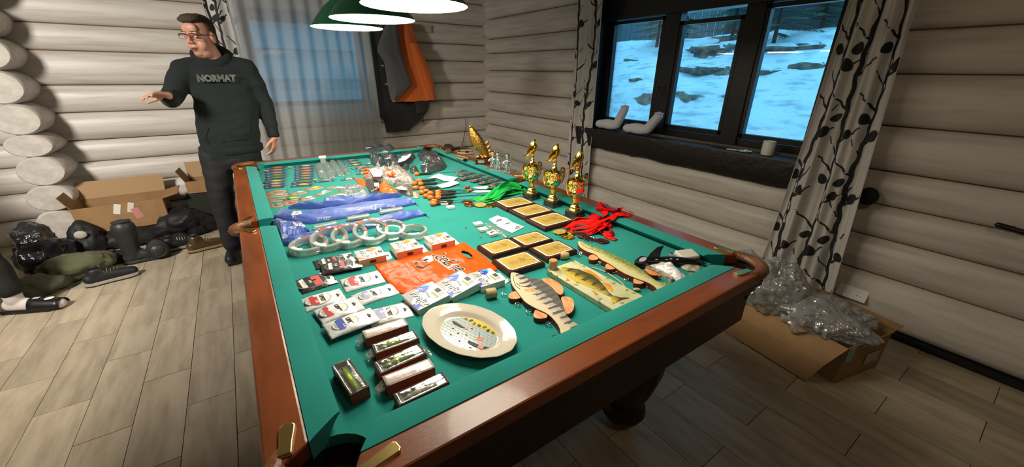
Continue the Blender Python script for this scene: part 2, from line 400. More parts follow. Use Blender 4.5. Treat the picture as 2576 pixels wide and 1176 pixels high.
# sill: thick black live-edge board
so = []
for i in range(41): t = i / 40; so.append((Y0 - .16 + t * (Y1 - Y0 + .34), 0))
b = MB(); rs = []
for i in range(41):
    y = Y0 - .16 + (Y1 - Y0 + .34) * i / 40; wv = .018 * nz((y, 0, 0), 5) + .012 * nz((y, 4, 0), 14)
    rs.append([(3.30, y, .987), (3.035, y, .985), (3.03, y, .97), (3.055, y, .80 + wv), (3.30, y, .80 + wv)])
b.rings(rs); b.build('window_sill', mat('black_live_edge_slab', (.012, .010, .009, 1), .45, bump=.6, bscale=18), wnd, loc=(-3.3, -2.05, -.985), fixn=True)

# back window (seen through the sheer)
w2 = thing('window_2', None, None, (.85, 5.33, 1.17)); w2['kind'] = 'structure'
BROWNF = mat('grey_window_frame', (.10, .10, .11, 1), .5)
for (a, b_, c, d) in ((.25, 1.45, 1.12, 1.18), (.25, 1.45, 1.99, 2.07), (.25, .32, 1.12, 2.07), (1.38, 1.45, 1.12, 2.07)) :
    MB().box(((a + b_) / 2 - .85, 0, (c + d) / 2 - 1.17), (b_ - a, .10, d - c)).build('window_frame', BROWNF, w2)
MB().box((0, .0, .41), (1.1, .006, .84)).build('pane', GLASS, w2)

# ------------------------------------------------------------------ outdoors
def terr(x, y):
    t = max(0, min(1, (x - 4.2) / 3.9)); s = t * t * (3 - 2 * t) * .35 + t * .65
    z = .25 + 1.98 * s + .10 * nz((x, y, 0), .9) + .05 * nz((x, y, 2), 2.7)
    q = z / .42 + .55 * nz((x * .5, y * .35, 5), 1.1) + .15 * nz((x, y, 8), 3.1); f = q - math.floor(q); w = .5 + .5 * nz((x * .4, y * .45, 3), 1.3)
    led = (f + (min(1, max(0, (f - .55) / .22)) - f) * min(1, max(0, (w - .52) * 5)))
    return z + (led - f) * .30 * (1 if .05 < t < 1 else 0) + .012 * nz((x, y, 1), 9)
def snow_mat():
    m = bpy.data.materials.new('snow_over_rock'); m.use_nodes = True; nt = m.node_tree; b = nt.nodes['Principled BSDF']; N = nt.nodes.new; Lk = nt.links.new
    g = N('ShaderNodeNewGeometry'); sp = N('ShaderNodeSeparateXYZ'); Lk(g.outputs['Normal'], sp.inputs[0]); tc = N('ShaderNodeTexCoord'); n = N('ShaderNodeTexNoise'); n.inputs['Scale'].default_value = 3.5; n.inputs['Detail'].default_value = 7
    mp = N('ShaderNodeMapping'); mp.inputs['Scale'].default_value = (1, 1, 2.5); Lk(tc.outputs['Object'], mp.inputs[0]); Lk(mp.outputs[0], n.inputs['Vector'])
    md = N('ShaderNodeMath'); md.operation = 'MULTIPLY_ADD'; md.inputs[1].default_value = -.34; Lk(n.outputs[0], md.inputs[0]); Lk(sp.outputs[2], md.inputs[2])
    r = N('ShaderNodeValToRGB'); e = r.color_ramp.elements; e[0].position = .47; e[0].color = (0, 0, 0, 1); e[1].position = .52; e[1].color = (1, 1, 1, 1); Lk(md.outputs[0], r.inputs[0])
    rk = N('ShaderNodeValToRGB'); rk.color_ramp.elements[0].position = .38; rk.color_ramp.elements[0].color = (.09, .085, .08, 1); rk.color_ramp.elements[1].position = .62; rk.color_ramp.elements[1].color = (.26, .21, .14, 1)
    n2 = N('ShaderNodeTexNoise'); n2.inputs['Scale'].default_value = 9; n2.inputs['Detail'].default_value = 6; Lk(tc.outputs['Object'], n2.inputs['Vector']); Lk(n2.outputs[0], rk.inputs[0])
    sn = N('ShaderNodeValToRGB'); sn.color_ramp.elements[0].position = .33; sn.color_ramp.elements[0].color = (.50, .58, .60, 1); sn.color_ramp.elements[1].position = .50; sn.color_ramp.elements[1].color = (.86, .90, .94, 1)
    n3 = N('ShaderNodeTexNoise'); n3.inputs['Scale'].default_value = 5; n3.inputs['Detail'].default_value = 8; mp3 = N('ShaderNodeMapping'); mp3.inputs['Scale'].default_value = (1, .7, 3); Lk(tc.outputs['Object'], mp3.inputs[0]); Lk(mp3.outputs[0], n3.inputs['Vector']); Lk(n3.outputs[0], sn.inputs[0])
    mx = N('ShaderNodeMix'); mx.data_type = 'RGBA'; Lk(r.outputs[0], mx.inputs[0]); Lk(rk.outputs[0], mx.inputs[6]); Lk(sn.outputs[0], mx.inputs[7]); Lk(mx.outputs[2], b.inputs['Base Color']); b.inputs['Roughness'].default_value = .8
    bp = N('ShaderNodeBump'); bp.inputs['Strength'].default_value = .6; bp.inputs['Distance'].default_value = .05; Lk(n2.outputs[0], bp.inputs['Height']); Lk(bp.outputs[0], b.inputs['Normal']); return m
SNOW = snow_mat()
b = MB().grid(220, 340, lambda u, v: (3.55 + 14 * u ** 1.4, -4 + 20 * v, terr(3.55 + 14 * u ** 1.4, -4 + 20 * v)))
b.build('snowy_ground', SNOW, kind='structure')
MB().grid(40, 30, lambda u, v: (-6 + 9.4 * u, 5.6 + 5 * v, .25 + .55 * v + .12 * nz((u * 9, v * 5, 0), 1))).build('snow_field', SNOW, kind='structure')
for i_ in range(9):
    yy = 9.6 + .12 * (i_ % 2)
    MB().box((1.2, yy, .95 + .28 * i_), (9, .05, .34), Matrix.Rotation(-.12, 3, 'X')).build('siding_board', mat('pale_grey_siding', (.36, .38, .38, 1), .8, bump=.3), bpy.data.objects.get('grey_outbuilding') or thing('grey_outbuilding', 'grey boarded outbuilding dimly seen through the sheer curtain', 'building', (0, 0, 0)))  # added boards block the sky; snow light is put into their grey
def hit(px, py):
    d = ray(px, py); t = 3.6 / d.x
    for i in range(400):
        p = CAM + d * t
        if p.z < terr(p.x, p.y) or p.x > 12: return p
        t *= 1.01
    return p
ROCK = mat('grey_brown_rock', (.10, .10, .10, 1), .85, bump=.9, bscale=8, var=.5, vscale=7, col2=(.19, .155, .09, 1))
def rock(px, py, w, h, seed, lab):
    p = hit(px, py); k = (p - CAM).dot(R2) / FPX
    b = MB().ell((0, 0, 0), (w * k * .20, w * k * .52, h * k * .62), n=30, h=16)
    b.v = [tuple(Vector(v) * (1 + .55 * nz(v, 3.0, seed) + .35 * nz(v, 9, seed) + .15 * nz(v, 25, seed))) for v in b.v]
    o = b.build('rock', SNOW, loc=(p.x, p.y, p.z - h * k * .1), label=lab, cat='rock', group='rocks on the snowy bank')
for i, (px, py, w, h, l) in enumerate((
    (1590, 153, 60, 14, 'dark grey rock outcrop poking from snow, upper left through the left pane'),
    (1608, 200, 50, 9, 'low flat dark rock in snow seen low through the left pane'),
    (1795, 122, 130, 20, 'long grey rock near the top of the bank behind the middle pane'),
    (1770, 172, 150, 24, 'broad grey-brown rock in mid bank behind the middle pane'),
    (1975, 118, 170, 18, 'long flat rock below the bank crest behind the right pane'),
    (1935, 178, 120, 18, 'low dark rock beside the right mullion behind the right pane'),
    (2050, 165, 90, 26, 'dark blocky rock behind the right pane next to the patterned curtain'))):
    rock(px, py, w, h, i, l)
b = MB()
for i in range(90): b.box((11.3 + .02 * (i % 2), 3 + i * .11, 3.1), (.03, .1, 2.4))
b.build('board_fence', mat('weathered_grey_boards2', (.10, .12, .13, 1), .8, bump=.3), label='weathered grey vertical board fence above the snowy bank', cat='fence')
b = MB().box((0, 0, 1.2), (1.6, 3.4, 2.4))
sh = thing('dark_shed', 'dark blue-grey shed behind the right window pane above the bank', 'shed', (10.2, 3.6, 2.2))
b.build('wall', mat('dark_shed_wall', (.02, .025, .04, 1), .8), sh)
MB().prism([(-1.0, 0), (1.0, 0), (0, .7)], -1.9, 1.9).build('roof', mat('dark_roof', (.03, .03, .04, 1), .8), sh).matrix_local = Matrix.Translation((0, 0, 2.4)) @ Matrix.Rotation(PI / 2, 4, 'X')
FIR = mat('fir_green', (.03, .085, .035, 1), .8); BARK = mat('bark', (.05, .035, .025, 1), .9)
def fir(px, py, X, hh, seed, lab):
    q = QX(px, py, X); t = thing('fir_tree', lab, 'tree', (q.x, q.y, terr(q.x, q.y)), group='young firs on the bank')
    MB().tube([(0, 0, -.1), (0, 0, hh)], [.035, .008]).build('trunk', BARK, t)
    random.seed(seed); b = MB()
    for k in range(46):
        f = k / 46; z = hh * (.12 + .86 * f); L = (1 - f) * hh * .36 + .05; a = k * 2.4
        d = Vector((math.cos(a), math.sin(a), -.12))
        for j in range(7):
            c = Vector((0, 0, z)) + d * L * (j + 1) / 7; w = .09 * (1 - j / 9)
            for s in (-1, 1):
                e = c + Vector((-d.y * s, d.x * s, 0)) * w * 1.4 + d * w * .9
                b.add([c - d * .03, c + d * .05, e + Vector((0, 0, -.01)), c + Vector((0, 0, .02))], [(0, 1, 2), (0, 2, 3), (1, 3, 2)])
    b.build('foliage', FIR, t, smooth=False)
fir(1660, 60, 7.6, 1.5, 3, 'young fir with blue-green boughs behind the left pane')
fir(1712, 60, 9.6, 1.3, 4, 'narrow young fir at the left edge of the middle pane')
fir(1850, 50, 7.9, 1.7, 5, 'bushy fir behind the top right corner of the middle pane')
fir(1960, 50, 7.4, 1.6, 6, 'bright green fir at the left of the right pane')
fir(2075, 40, 8.2, 1.1, 8, 'small fir in front of the dark shed')

# ================================================================== BILLIARD TABLE
TX, TY = .757, 2.095; TO = Vector((TX, TY, 0)); NT = (-TX, -TY, 0)
CLOTH = mat('green_baize', (.012, .27, .235, 1), .85, bump=.12, bscale=400, sheen=.12, var=.12, vscale=5, spec=.2)
RAILW = mat('red_brown_varnished_wood', (.27, .068, .017, 1), .33, var=.42, vscale=3, stretch=(6, 1.3, 1), spec=.5, coat=.15, bump=.05, bscale=60)
RAILN = mat('red_brown_varnished_wood_cross', (.27, .068, .017, 1), .33, var=.42, vscale=3, stretch=(1.3, 6, 1), spec=.5, coat=.15, bump=.05, bscale=60)
DARKW = mat('dark_mahogany', (.028, .010, .006, 1), .35, spec=.4, var=.3, vscale=8)
LEATH = mat('tan_leather', (.22, .085, .028, 1), .42, bump=.3, bscale=70, var=.35, vscale=20)
BRASS = mat('polished_brass', (.80, .58, .22, 1), .22, 1)
CHROME = mat('chrome', (.8, .8, .82, 1), .12, 1)
BLACKV = mat('dark_pocket_lining', (.006, .012, .009, 1), .9)
tb = thing('billiard_table', 'green baize billiard table with red-brown wooden rails covered in fishing prizes', 'table', TO)
ZC = .80; ZR = .84
# cloth bed with rounded cut-outs for the six pockets
XA, XB, YA, YB = -.016, 1.53, .594, 3.596
pc = [(XA + .015, YA + .02, .062), (XB - .015, YA + .02, .062), (XB - .015, YB - .02, .062), (XA + .015, YB - .02, .062)]
ol = []
def arc(cx, cy, r, a0, a1, n=8): return [(cx + r * math.cos(math.radians(a0 + (a1 - a0) * k / n)), cy + r * math.sin(math.radians(a0 + (a1 - a0) * k / n))) for k in range(n + 1)]
ol += [(XA + .075, YA)][:0]
ol += arc(XA + .028, YA + .028, .080, 100, -10) + arc(XB - .028, YA + .028, .080, 190, 80)
ol += arc(XB + .01, TY, .065, 270, 90) if False else [(XB - .0, TY - .06)] + arc(XB + .02, TY, .065, 250, 110, 6) + [(XB, TY + .06)]
ol += arc(XB - .028, YB - .028, .080, 280, 170) + arc(XA + .028, YB - .028, .080, 10, -100)
ol += [(XA, TY + .06)] + arc(XA - .02, TY, .065, 70, -70, 6) + [(XA, TY - .06)]
MB().prism(ol, .772, ZC).build('playing_cloth', CLOTH, tb, loc=NT, smooth=False)
def cushion(a, b, nrm, ma, mb, name='cushion'):
    """a,b = ends of the wood edge; nrm = direction to the playing field; ma,mb = mitres at the nose"""
    a = Vector(a); b = Vector(b); n = Vector(nrm); t = (b - a).normalized(); B = MB(); rs = []
    prof = [(0, ZR), (.012, ZR + .001), (.056, ZR - .001), (.066, ZR - .004), (.068, ZR - .009), (.056, ZR - .016), (.036, ZC + .002), (.034, .79), (0, .79)]
    for e, mm in ((a, ma), (b, -mb)):
        rs.append([tuple(e + n * d + t * (mm * d / .068)) + (z,) for d, z in prof])
    rs2 = [[tuple(Vector(rs[0][k]).lerp(Vector(rs[1][k]), f)) for k in range(len(prof))] for f in (0, .1, .3, .5, .7, .9, 1)]
    return B.rings(rs2).build(name, CLOTH, tb, loc=NT, fixn=True)
LY = [(.672, TY - .052), (TY + .052, 3.518)]
for (y0, y1), (m0, m1) in zip(LY, ((.052, .012), (.012, .052))):
    cushion((XA, y0), (XA, y1), (1, 0), m0, m1); cushion((XB, y0), (XB, y1), (-1, 0), m0, m1)
cushion((.062, YA), (1.452, YA), (0, 1), .052, .052); cushion((.062, YB), (1.452, YB), (0, -1), .052, .052)
def rail(pts, m):
    return MB().prism(pts, .795, ZR).build('rail', m, tb, loc=NT, bevel=.006, smooth=False)
OX0, OX1, OY0, OY1 = -.096, 1.61, .514, 3.676
for xo, xi in ((OX0, XA), (OX1, XB)):
    s = 1 if xo < 0 else -1
    rail([(xo, .63), (xi, .675), (xi, TY - .055), (xo + s * .012, TY - .05), (xo, TY - .062)], RAILW)
    rail([(xo, TY + .062), (xo + s * .012, TY + .05), (xi, TY + .055), (xi, 3.515), (xo, 3.56)], RAILW)
for yo, yi in ((OY0, YA), (OY1, YB)):
    rail([(.015, yo), (.06, yi), (1.455, yi), (1.50, yo)], RAILN)
# moulding + apron below the rails
def ringbox(name, off, z0, z1, th, m, bev=.004):
    b = MB(); x0, x1, y0, y1 = OX0 + off, OX1 - off, OY0 + off, OY1 - off; z = (z0 + z1) / 2; d = z1 - z0
    b.box((x0 + th / 2, TY, z), (th, y1 - y0 - .12, d)); b.box((x1 - th / 2, TY, z), (th, y1 - y0 - .12, d))
    b.box((TX, y0 + th / 2, z), (x1 - x0 - .12, th, d)); b.box((TX, y1 - th / 2, z), (x1 - x0 - .12, th, d))
    for cx, cy in ((x0 + .05, y0 + .05), (x1 - .05, y0 + .05), (x1 - .05, y1 - .05), (x0 + .05, y1 - .05)): 
        sx = 1 if cx < TX else -1; sy = 1 if cy < TY else -1
        b.prism([(cx + sx * .012, cy - sy * .05), (cx + sx * .03, cy - sy * .03), (cx - sx * .03, cy + sy * .03), (cx - sx * .05, cy + sy * .012)], z0, z1)
    return b.build(name, m, tb, loc=NT, bevel=bev, smooth=False)
ringbox('moulding', .006, .768, .795, .05, DARKW); ringbox('moulding', .018, .742, .768, .05, DARKW); ringbox('apron', .032, .60, .742, .04, DARKW)
MB().box((TX, TY, .70), (1.50, 3.0, .10)).build('slate_bed', DARKW, tb, loc=NT)
# legs: fat turned baluster with carved lobes, chrome levelling ball
def leg_mesh():
    prof = [(.095, .66), (.12, .65), (.125, .61), (.10, .59), (.09, .57), (.115, .53), (.135, .47), (.140, .41), (.132, .33), (.112, .25), (.088, .18), (.078, .15), (.095, .13), (.10, .10), (.085, .07), (.07, .045)]
    b = MB(); rs = []
    for r, z in prof:
        am = .07 if .2 < z < .55 else .0
        rs.append([(r * (1 + am * abs(math.cos(6 * a)) - am / 2) * math.cos(a), r * (1 + am * abs(math.cos(6 * a)) - am / 2) * math.sin(a), z) for a in [2 * PI * k / 48 for k in range(48)]])
    return b.rings(rs).mesh('leg', DARKW, True, True)
lm = leg_mesh()
fm = MB().lathe([(.001, 0), (.03, .002), (.038, .018), (.034, .034), (.02, .045), (.02, .05)], 20).mesh('levelling_ball', CHROME)
for x, y in ((.31, .80), (1.19, .80), (.31, TY), (1.19, TY), (.31, 3.39), (1.19, 3.39)):
    o = put(lm, 'leg', tb, loc=(x - TX, y - TY, 0)); put(fm, 'levelling_ball', o, loc=(0, 0, 0))
# pockets
def pocket(cx, cy, r, a0, a1, name='pocket'):
    """leather horn from clip to clip around the outside of the pocket; angles in degrees"""
    b = MB(); n = 18; rs = []
    for k in range(n + 1):
        a = math.radians(a0 + (a1 - a0) * k / n); e = math.sin(PI * k / n) ** .4; c = Vector((cx + r * math.cos(a), cy + r * math.sin(a), .822 + .006 * e)); o = Vector((math.cos(a), math.sin(a), 0))
        w = .016 + .008 * e; h = .020
        rs.append([tuple(c + o * (w * math.cos(q)) + Vector((0, 0, h * math.sin(q)))) for q in [2 * PI * j / 10 for j in range(10)]])
    b.rings(rs); p = b.build(name, LEATH, tb, loc=NT, fixn=True)
    # hanging leather bag
    g = MB(); rr = []
    for z, s in ((.825, 1.0), (.79, .98), (.74, .93), (.68, .80), (.63, .55), (.61, .2)):
        ox, oy = (-1 if cx < TX else 1), (0 if abs(cy - TY) < .1 else (-1 if cy < TY else 1))
        rr.append([(cx + (r - .008) * s * math.cos(q), cy + (r - .008) * s * math.sin(q), min(z, .772) if math.cos(q) * ox + math.sin(q) * oy < .55 else z) for q in [2 * PI * j / 20 for j in range(20)]])
    g.add([v for q in rr for v in q], [(i * 20 + k, i * 20 + (k + 1) % 20, (i + 1) * 20 + (k + 1) % 20, (i + 1) * 20 + k) for i in range(5) for k in range(20) if i > 0 or True])
    g.build('pocket_net', BLACKV, p)
    for ang in (a0, a1): pass
    return p
def clip(p, x, y, ang, L=.080, w=.030):
    """brass clip lying on the rail"""
    M = Rz(math.radians(ang)); o = [(-L / 2, -w * .42), (-L / 6, -w * .42), (L / 4, -w * .5), (L / 2 - .006, -w * .5), (L / 2, -w * .3), (L / 2, w * .3), (L / 2 - .006, w * .5), (L / 4, w * .5), (-L / 6, w * .42), (-L / 2, w * .42)]
    o = [tuple((M @ Vector((a, b, 0)))[:2]) for a, b in o]; o = [(a + x, b + y) for a, b in o]
    MB().prism(o, ZR - .002, ZR + .007, .003).build('brass_clip', BRASS, p, bevel=.002, smooth=False)
d = .030
for cx, cy, a0, a1, cl in ((.012, .622, 135, 315, ((-.052, .700, 80), (.090, .556, 12))), (1.502, .622, 225, 405, ((1.43, .553, 170), (1.567, .700, 100))),
                           (1.502, 3.568, -45, 135, ((1.567, 3.49, -100), (1.43, 3.637, 190))), (.012, 3.568, 45, 225, ((.085, 3.637, -10), (-.053, 3.49, -80)))):
    p = pocket(cx, cy, .098, a0, a1)
    for x, y, an in cl: clip(p, x, y, an)
for cx, s in ((-.055, -1), (1.569, 1)):
    p = pocket(cx, TY, .062, (180 if s < 0 else 0) - 100, (180 if s < 0 else 0) + 100)
    clip(p, cx - s * .000, TY + .085, 90 + 30 * s, .07); clip(p, cx - s * .000, TY - .085, -90 - 30 * s, .07)

# ================================================================== LAMPS
SHADE = mat('green_enamel', (.008, .13, .055, 1), .18, coat=.6); SHADEIN = mat('white_enamel', (.8, .8, .78, 1), .5)
OPAL = mat('lit_opal_disc', (1, 1, 1, 1), .5, emit=((1.0, .90, .72, 1), LAMP_POWER))
STEEL = mat('dark_bronze_metal', (.05, .045, .04, 1), .35, .8)
prof = [(.232, 0), (.228, .008), (.20, .045), (.14, .115), (.085, .16), (.05, .185), (.035, .20), (.035, .235), (.02, .245)]
def lamp(y, lab):
    t = thing('billiard_lamp', lab, 'lamp', (TX, y, 1.785), group='green shaded lamps over the billiard table')
    MB().lathe(prof, 48, cap=False).build('shade', SHADE, t)
    i = MB().lathe([(r - .004, z + .0) for r, z in prof[:7]], 48, cap=False)
    i.v = [(x, yy, z - .001) for x, yy, z in i.v]; i.build('shade_lining', SHADEIN, t)
    MB().lathe([(.2285, -.001), (.001, -.0012)][::-1], 48, (0, 0, .003), cap=False).build('diffuser_disc', OPAL, t)
    MB().tube([(0, 0, .24), (0, 0, .42)], .012).build('stem', STEEL, t)
lamp(1.86, 'green enamel lamp shade nearest the camera in view, largest glowing disc'); lamp(2.49, 'middle green enamel lamp shade of the visible row'); lamp(3.08, 'farthest green enamel lamp shade, in front of the sheer curtain')
lamp(1.24, 'green enamel lamp shade just above the top edge of the photo')
b = MB().tube([(TX, .95, 2.205), (TX, 3.4, 2.205)], .016); b.tube([(TX, 1.5, 2.2), (TX, 1.5, 2.68)], .008); b.tube([(TX, 2.8, 2.2), (TX, 2.8, 2.68)], .008)
b.build('lamp_rail', STEEL, label='dark metal bar that carries the row of billiard lamps', cat='lamp bar')

# ================================================================== PRIZES ON THE BAIZE
WHITEC = mat('white_card', (.78, .77, .72, 1), .5); BLACKP = mat('black_plastic', (.008, .008, .009, 1), .35); INK = mat('black_ink', (.015, .014, .014, 1), .6)
WHITEINK = mat('white_ink', (.85, .85, .83, 1), .55); GREYINK = mat('grey_ink', (.28, .28, .28, 1), .6)
GOLD = mat('bright_gold', (1.0, .66, .12, 1), .14, 1, bump=.15, bscale=60); GOLDP = mat('brushed_gold_plate', (.56, .39, .09, 1), .42, .3); BRONZE = mat('bronze_medal', (.60, .27, .13, 1), .28, 1)
SILVER = mat('bright_silver', (.88, .88, .86, 1), .15, 1)
WALNUT = mat('dark_walnut', (.060, .020, .010, 1), .38, var=.4, vscale=10, stretch=(1, 8, 1), spec=.4)
BRASSE = mat('pale_plate_border', (.80, .74, .60, 1), .35)
CLEAR = film('clear_plastic', (.95, .98, .97, 1), .97, .07, .6, .22, 25)
CRINK = film('crinkled_clear_bag', (.82, .90, .88, 1), .86, .14, 1.2, .7, 70)
# ---- award plaques
def plaque_meshes():
    return dict(b=MB().prism([(-.100, -.078), (.100, -.078), (.100, .078), (-.100, .078)], 0, .022, .006).mesh('board', WALNUT, False),
                w=MB().prism([(-.085, -.050), (-.072, -.063), (.085, -.063), (.085, .050), (.072, .063), (-.085, .063)], .022, .0228).mesh('plate_border', BRASSE, False),
                g=MB().prism([(-.076, -.046), (-.066, -.055), (.076, -.055), (.076, .046), (.066, .055), (-.076, .055)], .0228, .0234).mesh('gold_plate', GOLDP, False))
pm = plaque_meshes()
e = MB()
for k in range(8): L = .020 + .012 * ((k * 5) % 3); e.box((-.048 + .0065 * k - .002, -.006, .0235), (.0011, L * 1.1, .0003))
for k in range(4): e.box((.008 + .0075 * k, 0, .0235), (.0022, .05 - .012 * abs(k - 1.5), .0003))
e.tube([(.052 + .014 * math.cos(a), .0 + .024 * math.sin(a), .0236) for a in [math.radians(30 + 15 * k) for k in range(20)]], .0006, 4)
e.prism([(.062, -.03), (.071, -.034), (.069, -.026)], .0234, .0237)
pm['e'] = e.mesh('engraving', INK, False)
e = MB()
for sx in (-1, 1):
    for k in range(4): e.add([(sx * (.066 + .004 * k), -sx * .0615, .0229), (sx * (.068 + .004 * k), -sx * .0615, .0229), (sx * (.073 + .004 * k), -sx * .054, .0236), (sx * (.071 + .004 * k), -sx * .054, .0236)], [(0, 1, 2, 3)])
pm['c'] = e.mesh('corner_hatching', INK, False)
for i, (x, y, s, a, z, l) in enumerate((
    (1.232, 1.752, 1.0, -2, ZC, 'award plaque by the green ribbons, farthest of the upper three'), (1.232, 1.588, 1.0, 0, ZC, 'award plaque in the middle of the upper three, before the middle trophy'),
    (1.226, 1.418, 1.02, 0, ZC, 'award plaque beside the red ribbons, nearest of the upper three'),
    (.830, 1.280, .82, 0, ZC, 'award plaque with gold plate by the orange bag handle, back left of the lower four'), (.993, 1.276, .80, 0, ZC, 'award plaque at the back right of the lower four'),
    (1.004, 1.135, .82, -1, ZC, 'award plaque at the front right of the lower four, behind the upright cork'), (.812, 1.122, .85, -1.5, ZC, 'award plaque nearest the camera, front left of the lower four'))):
    t = thing('award_plaque', l, 'plaque', (x, y, z), math.radians(a), 'gold plated walnut award plaques')
    for k in 'bwgec':
        o = put(pm[k], {'b': 'board', 'w': 'plate_border', 'g': 'gold_plate', 'e': 'engraving', 'c': 'corner_hatching'}[k], t); o.scale = (s, s, 1)

# ---- trophies: cup with handles, leaping fish on the lid, black marble base
MARBLE = mat('black_marble', (.012, .013, .011, 1), .15, var=.5, vscale=30, col2=(.06, .06, .045, 1))
CUPM = mat('chromed_gold_bowl', (.95, .82, .50, 1), .08, 1)
def fish_mesh(L, H, T, name, m, bend=.25, n=14):
    """fish along +X (head) with tall body; bend lifts head and tail"""
    b = MB(); rs = []
    for i in range(n + 1):
        t = i / n; x = (t - .5) * L
        hgt = H * (math.sin(PI * min(1, t * 1.02) ** 1.25) ** .75 * .5 + .07) * (1 if t > .12 else .9); th = T * (math.sin(PI * t ** 1.1) ** .8 * .5 + .03)
        zc = bend * L * (abs(t - .45) * 2) ** 2 * .5
        rs.append([(x, th * math.cos(a), zc + hgt * math.sin(a)) for a in [2 * PI * k / 12 for k in range(12)]])
    b.rings(rs)
    z0 = bend * L * .4
    for sg in (1, -1):
        b.add([(-L * .48, -T * .06, z0 - H * .06), (-L * .48, T * .06, z0 + H * .06), (-L * .64, 0, z0 + sg * H * .52 + H * .08), (-L * .56, 0, z0 + H * .02)], [(0, 1, 2), (1, 3, 2), (0, 2, 3)])
    for x0, x1, hh in ((-.05, .2, .72), (-.32, -.12, .55)):
        pr = [(x0 * L, 0, H * .25), (x1 * L, 0, H * .3), (x1 * L * .8 + .05 * L * 0, 0, H * hh), (x0 * L, 0, H * hh * .82)]
        b.add([(p[0], -T * .05, p[2]) for p in pr] + [(p[0], T * .05, p[2]) for p in pr], [(0, 1, 2, 3), (7, 6, 5, 4), (0, 4, 5, 1), (1, 5, 6, 2), (2, 6, 7, 3), (3, 7, 4, 0)])
    b.ell((.36 * L, T * .3, bend * L * .25 + H * .08), (T * .09,) * 3, n=8, h=5); b.ell((.36 * L, -T * .3, bend * L * .25 + H * .08), (T * .09,) * 3, n=8, h=5)
    return b.mesh(name, m, True, True)
def trophy(x, y, rz, lab):
    t = thing('trophy_cup', lab, 'trophy', (x, y, ZC), rz, 'gold fishing trophies')
    MB().box((0, 0, .018), (.080, .080, .036), taper=.94).build('marble_base', MARBLE, t, bevel=.002)
    MB().lathe([(.034, .036), (.036, .042), (.032, .048), (.028, .050), (.030, .056), (.026, .062), (.018, .068), (.015, .080), (.018, .094), (.0165, .105), (.021, .112), (.014, .116)], 24).build('stem', GOLD, t)
    MB().lathe([(.010, .112), (.022, .118), (.035, .132), (.045, .152), (.049, .175), (.050, .198), (.052, .202), (.048, .203), (.046, .18)], 32, cap=False).build('bowl', CUPM, t)
    b = MB()
    for k in range(30): a = 2 * PI * k / 30; b.ell((.0505 * math.cos(a), .0505 * math.sin(a), .180 + .002 * (k % 2)), (.006, .006, .0065), n=6, h=4)
    b.tube([(.050 * math.cos(2 * PI * k / 32), .050 * math.sin(2 * PI * k / 32), .180) for k in range(32)], .004, 6, closed=True); b.build('ornamental_band', GOLD, t)
    for s in (1, -1):
        MB().tube([(s * .048, 0, .205), (s * .060, 0, .216), (s * .078, 0, .210), (s * .083, 0, .190), (s * .080, 0, .160), (s * .067, 0, .134), (s * .046, 0, .126), (s * .030, 0, .126)], [.005, .007, .007, .006, .0055, .005, .0045, .004], 8).build('handle', GOLD, t)
    MB().lathe([(.046, .196), (.042, .206), (.022, .212), (.014, .217), (.018, .224), (.012, .231), (.009, .238), (.012, .244), (.008, .250), (.006, .258)], 24).build('lid', GOLD, t)
    f = put(fish_mesh(.108, .044, .034, 'leaping_fish', GOLD), 'leaping_fish', t, loc=(-.004, 0, .305)); f.rotation_euler = (0, -math.radians(58), math.radians(150) + PI)
    w = MB()
    for k in range(5): w.ell((.004 * math.cos(k * 2), .005 * math.sin(k * 2), .256 + .010 * k * .8), (.009 - .001 * k, .009 - .001 * k, .007), n=8, h=5)
    w.build('wave_column', GOLD, t)
trophy(1.402, 1.812, .2, 'gold trophy cup farthest from the camera, by the green ribbons'); trophy(1.420, 1.630, .1, 'middle gold trophy cup of the row of three'); trophy(1.405, 1.428, .15, 'gold trophy cup nearest the red ribbons')

# ---- medals and ribbons
GRIB = mat('green_satin_ribbon', (.008, .40, .06, 1), .5, sheen=0, bump=.2, bscale=30); RRIB = mat('red_satin_ribbon', (.80, .006, .004, 1), .55, sheen=0, spec=.25, bump=.2, bscale=30)
def ribbon(pts, w, m, name, parent=None, roll=0, lab=None, cat=None, grp=None, n=40, jig=.0):
    P_ = [Vector(p) for p in pts]; b = MB(); L = []
    seg = len(P_) - 1
    def cr(t):
        t *= seg; i = min(int(t), seg - 1); f = t - i; p0 = P_[max(i - 1, 0)]; p1 = P_[i]; p2 = P_[i + 1]; p3 = P_[min(i + 2, seg)]
        return .5 * ((2 * p1) + (p2 - p0) * f + (2 * p0 - 5 * p1 + 4 * p2 - p3) * f * f + (3 * p1 - p0 - 3 * p2 + p3) * f ** 3)
    vs = []
    for i in range(n + 1):
        c = cr(i / n); t = (cr(min(1, (i + .5) / n)) - cr(max(0, (i - .5) / n)))
        t = t.normalized() if t.length > 1e-9 else Vector((1, 0, 0)); sd = t.cross(Vector((0, 0, 1)))
        sd = sd.normalized() if sd.length > 1e-4 else Vector((1, 0, 0)); up = sd.cross(t); a = roll + jig * nz(c, 9, roll)
        q = sd * math.cos(a) + up * math.sin(a); q2 = [c - q * w / 2, c + up * .001, c + q * w / 2]
        for v in q2: v.z = max(v.z, ZC + .001)
        vs += q2
    fs = []
    for i in range(n):
        for k in range(2): a = i * 3 + k; fs.append((a, a + 1, a + 4, a + 3))
    b.add(vs, fs); return b.build(name, m, parent, solid=.0008, label=lab, cat=cat, group=grp)
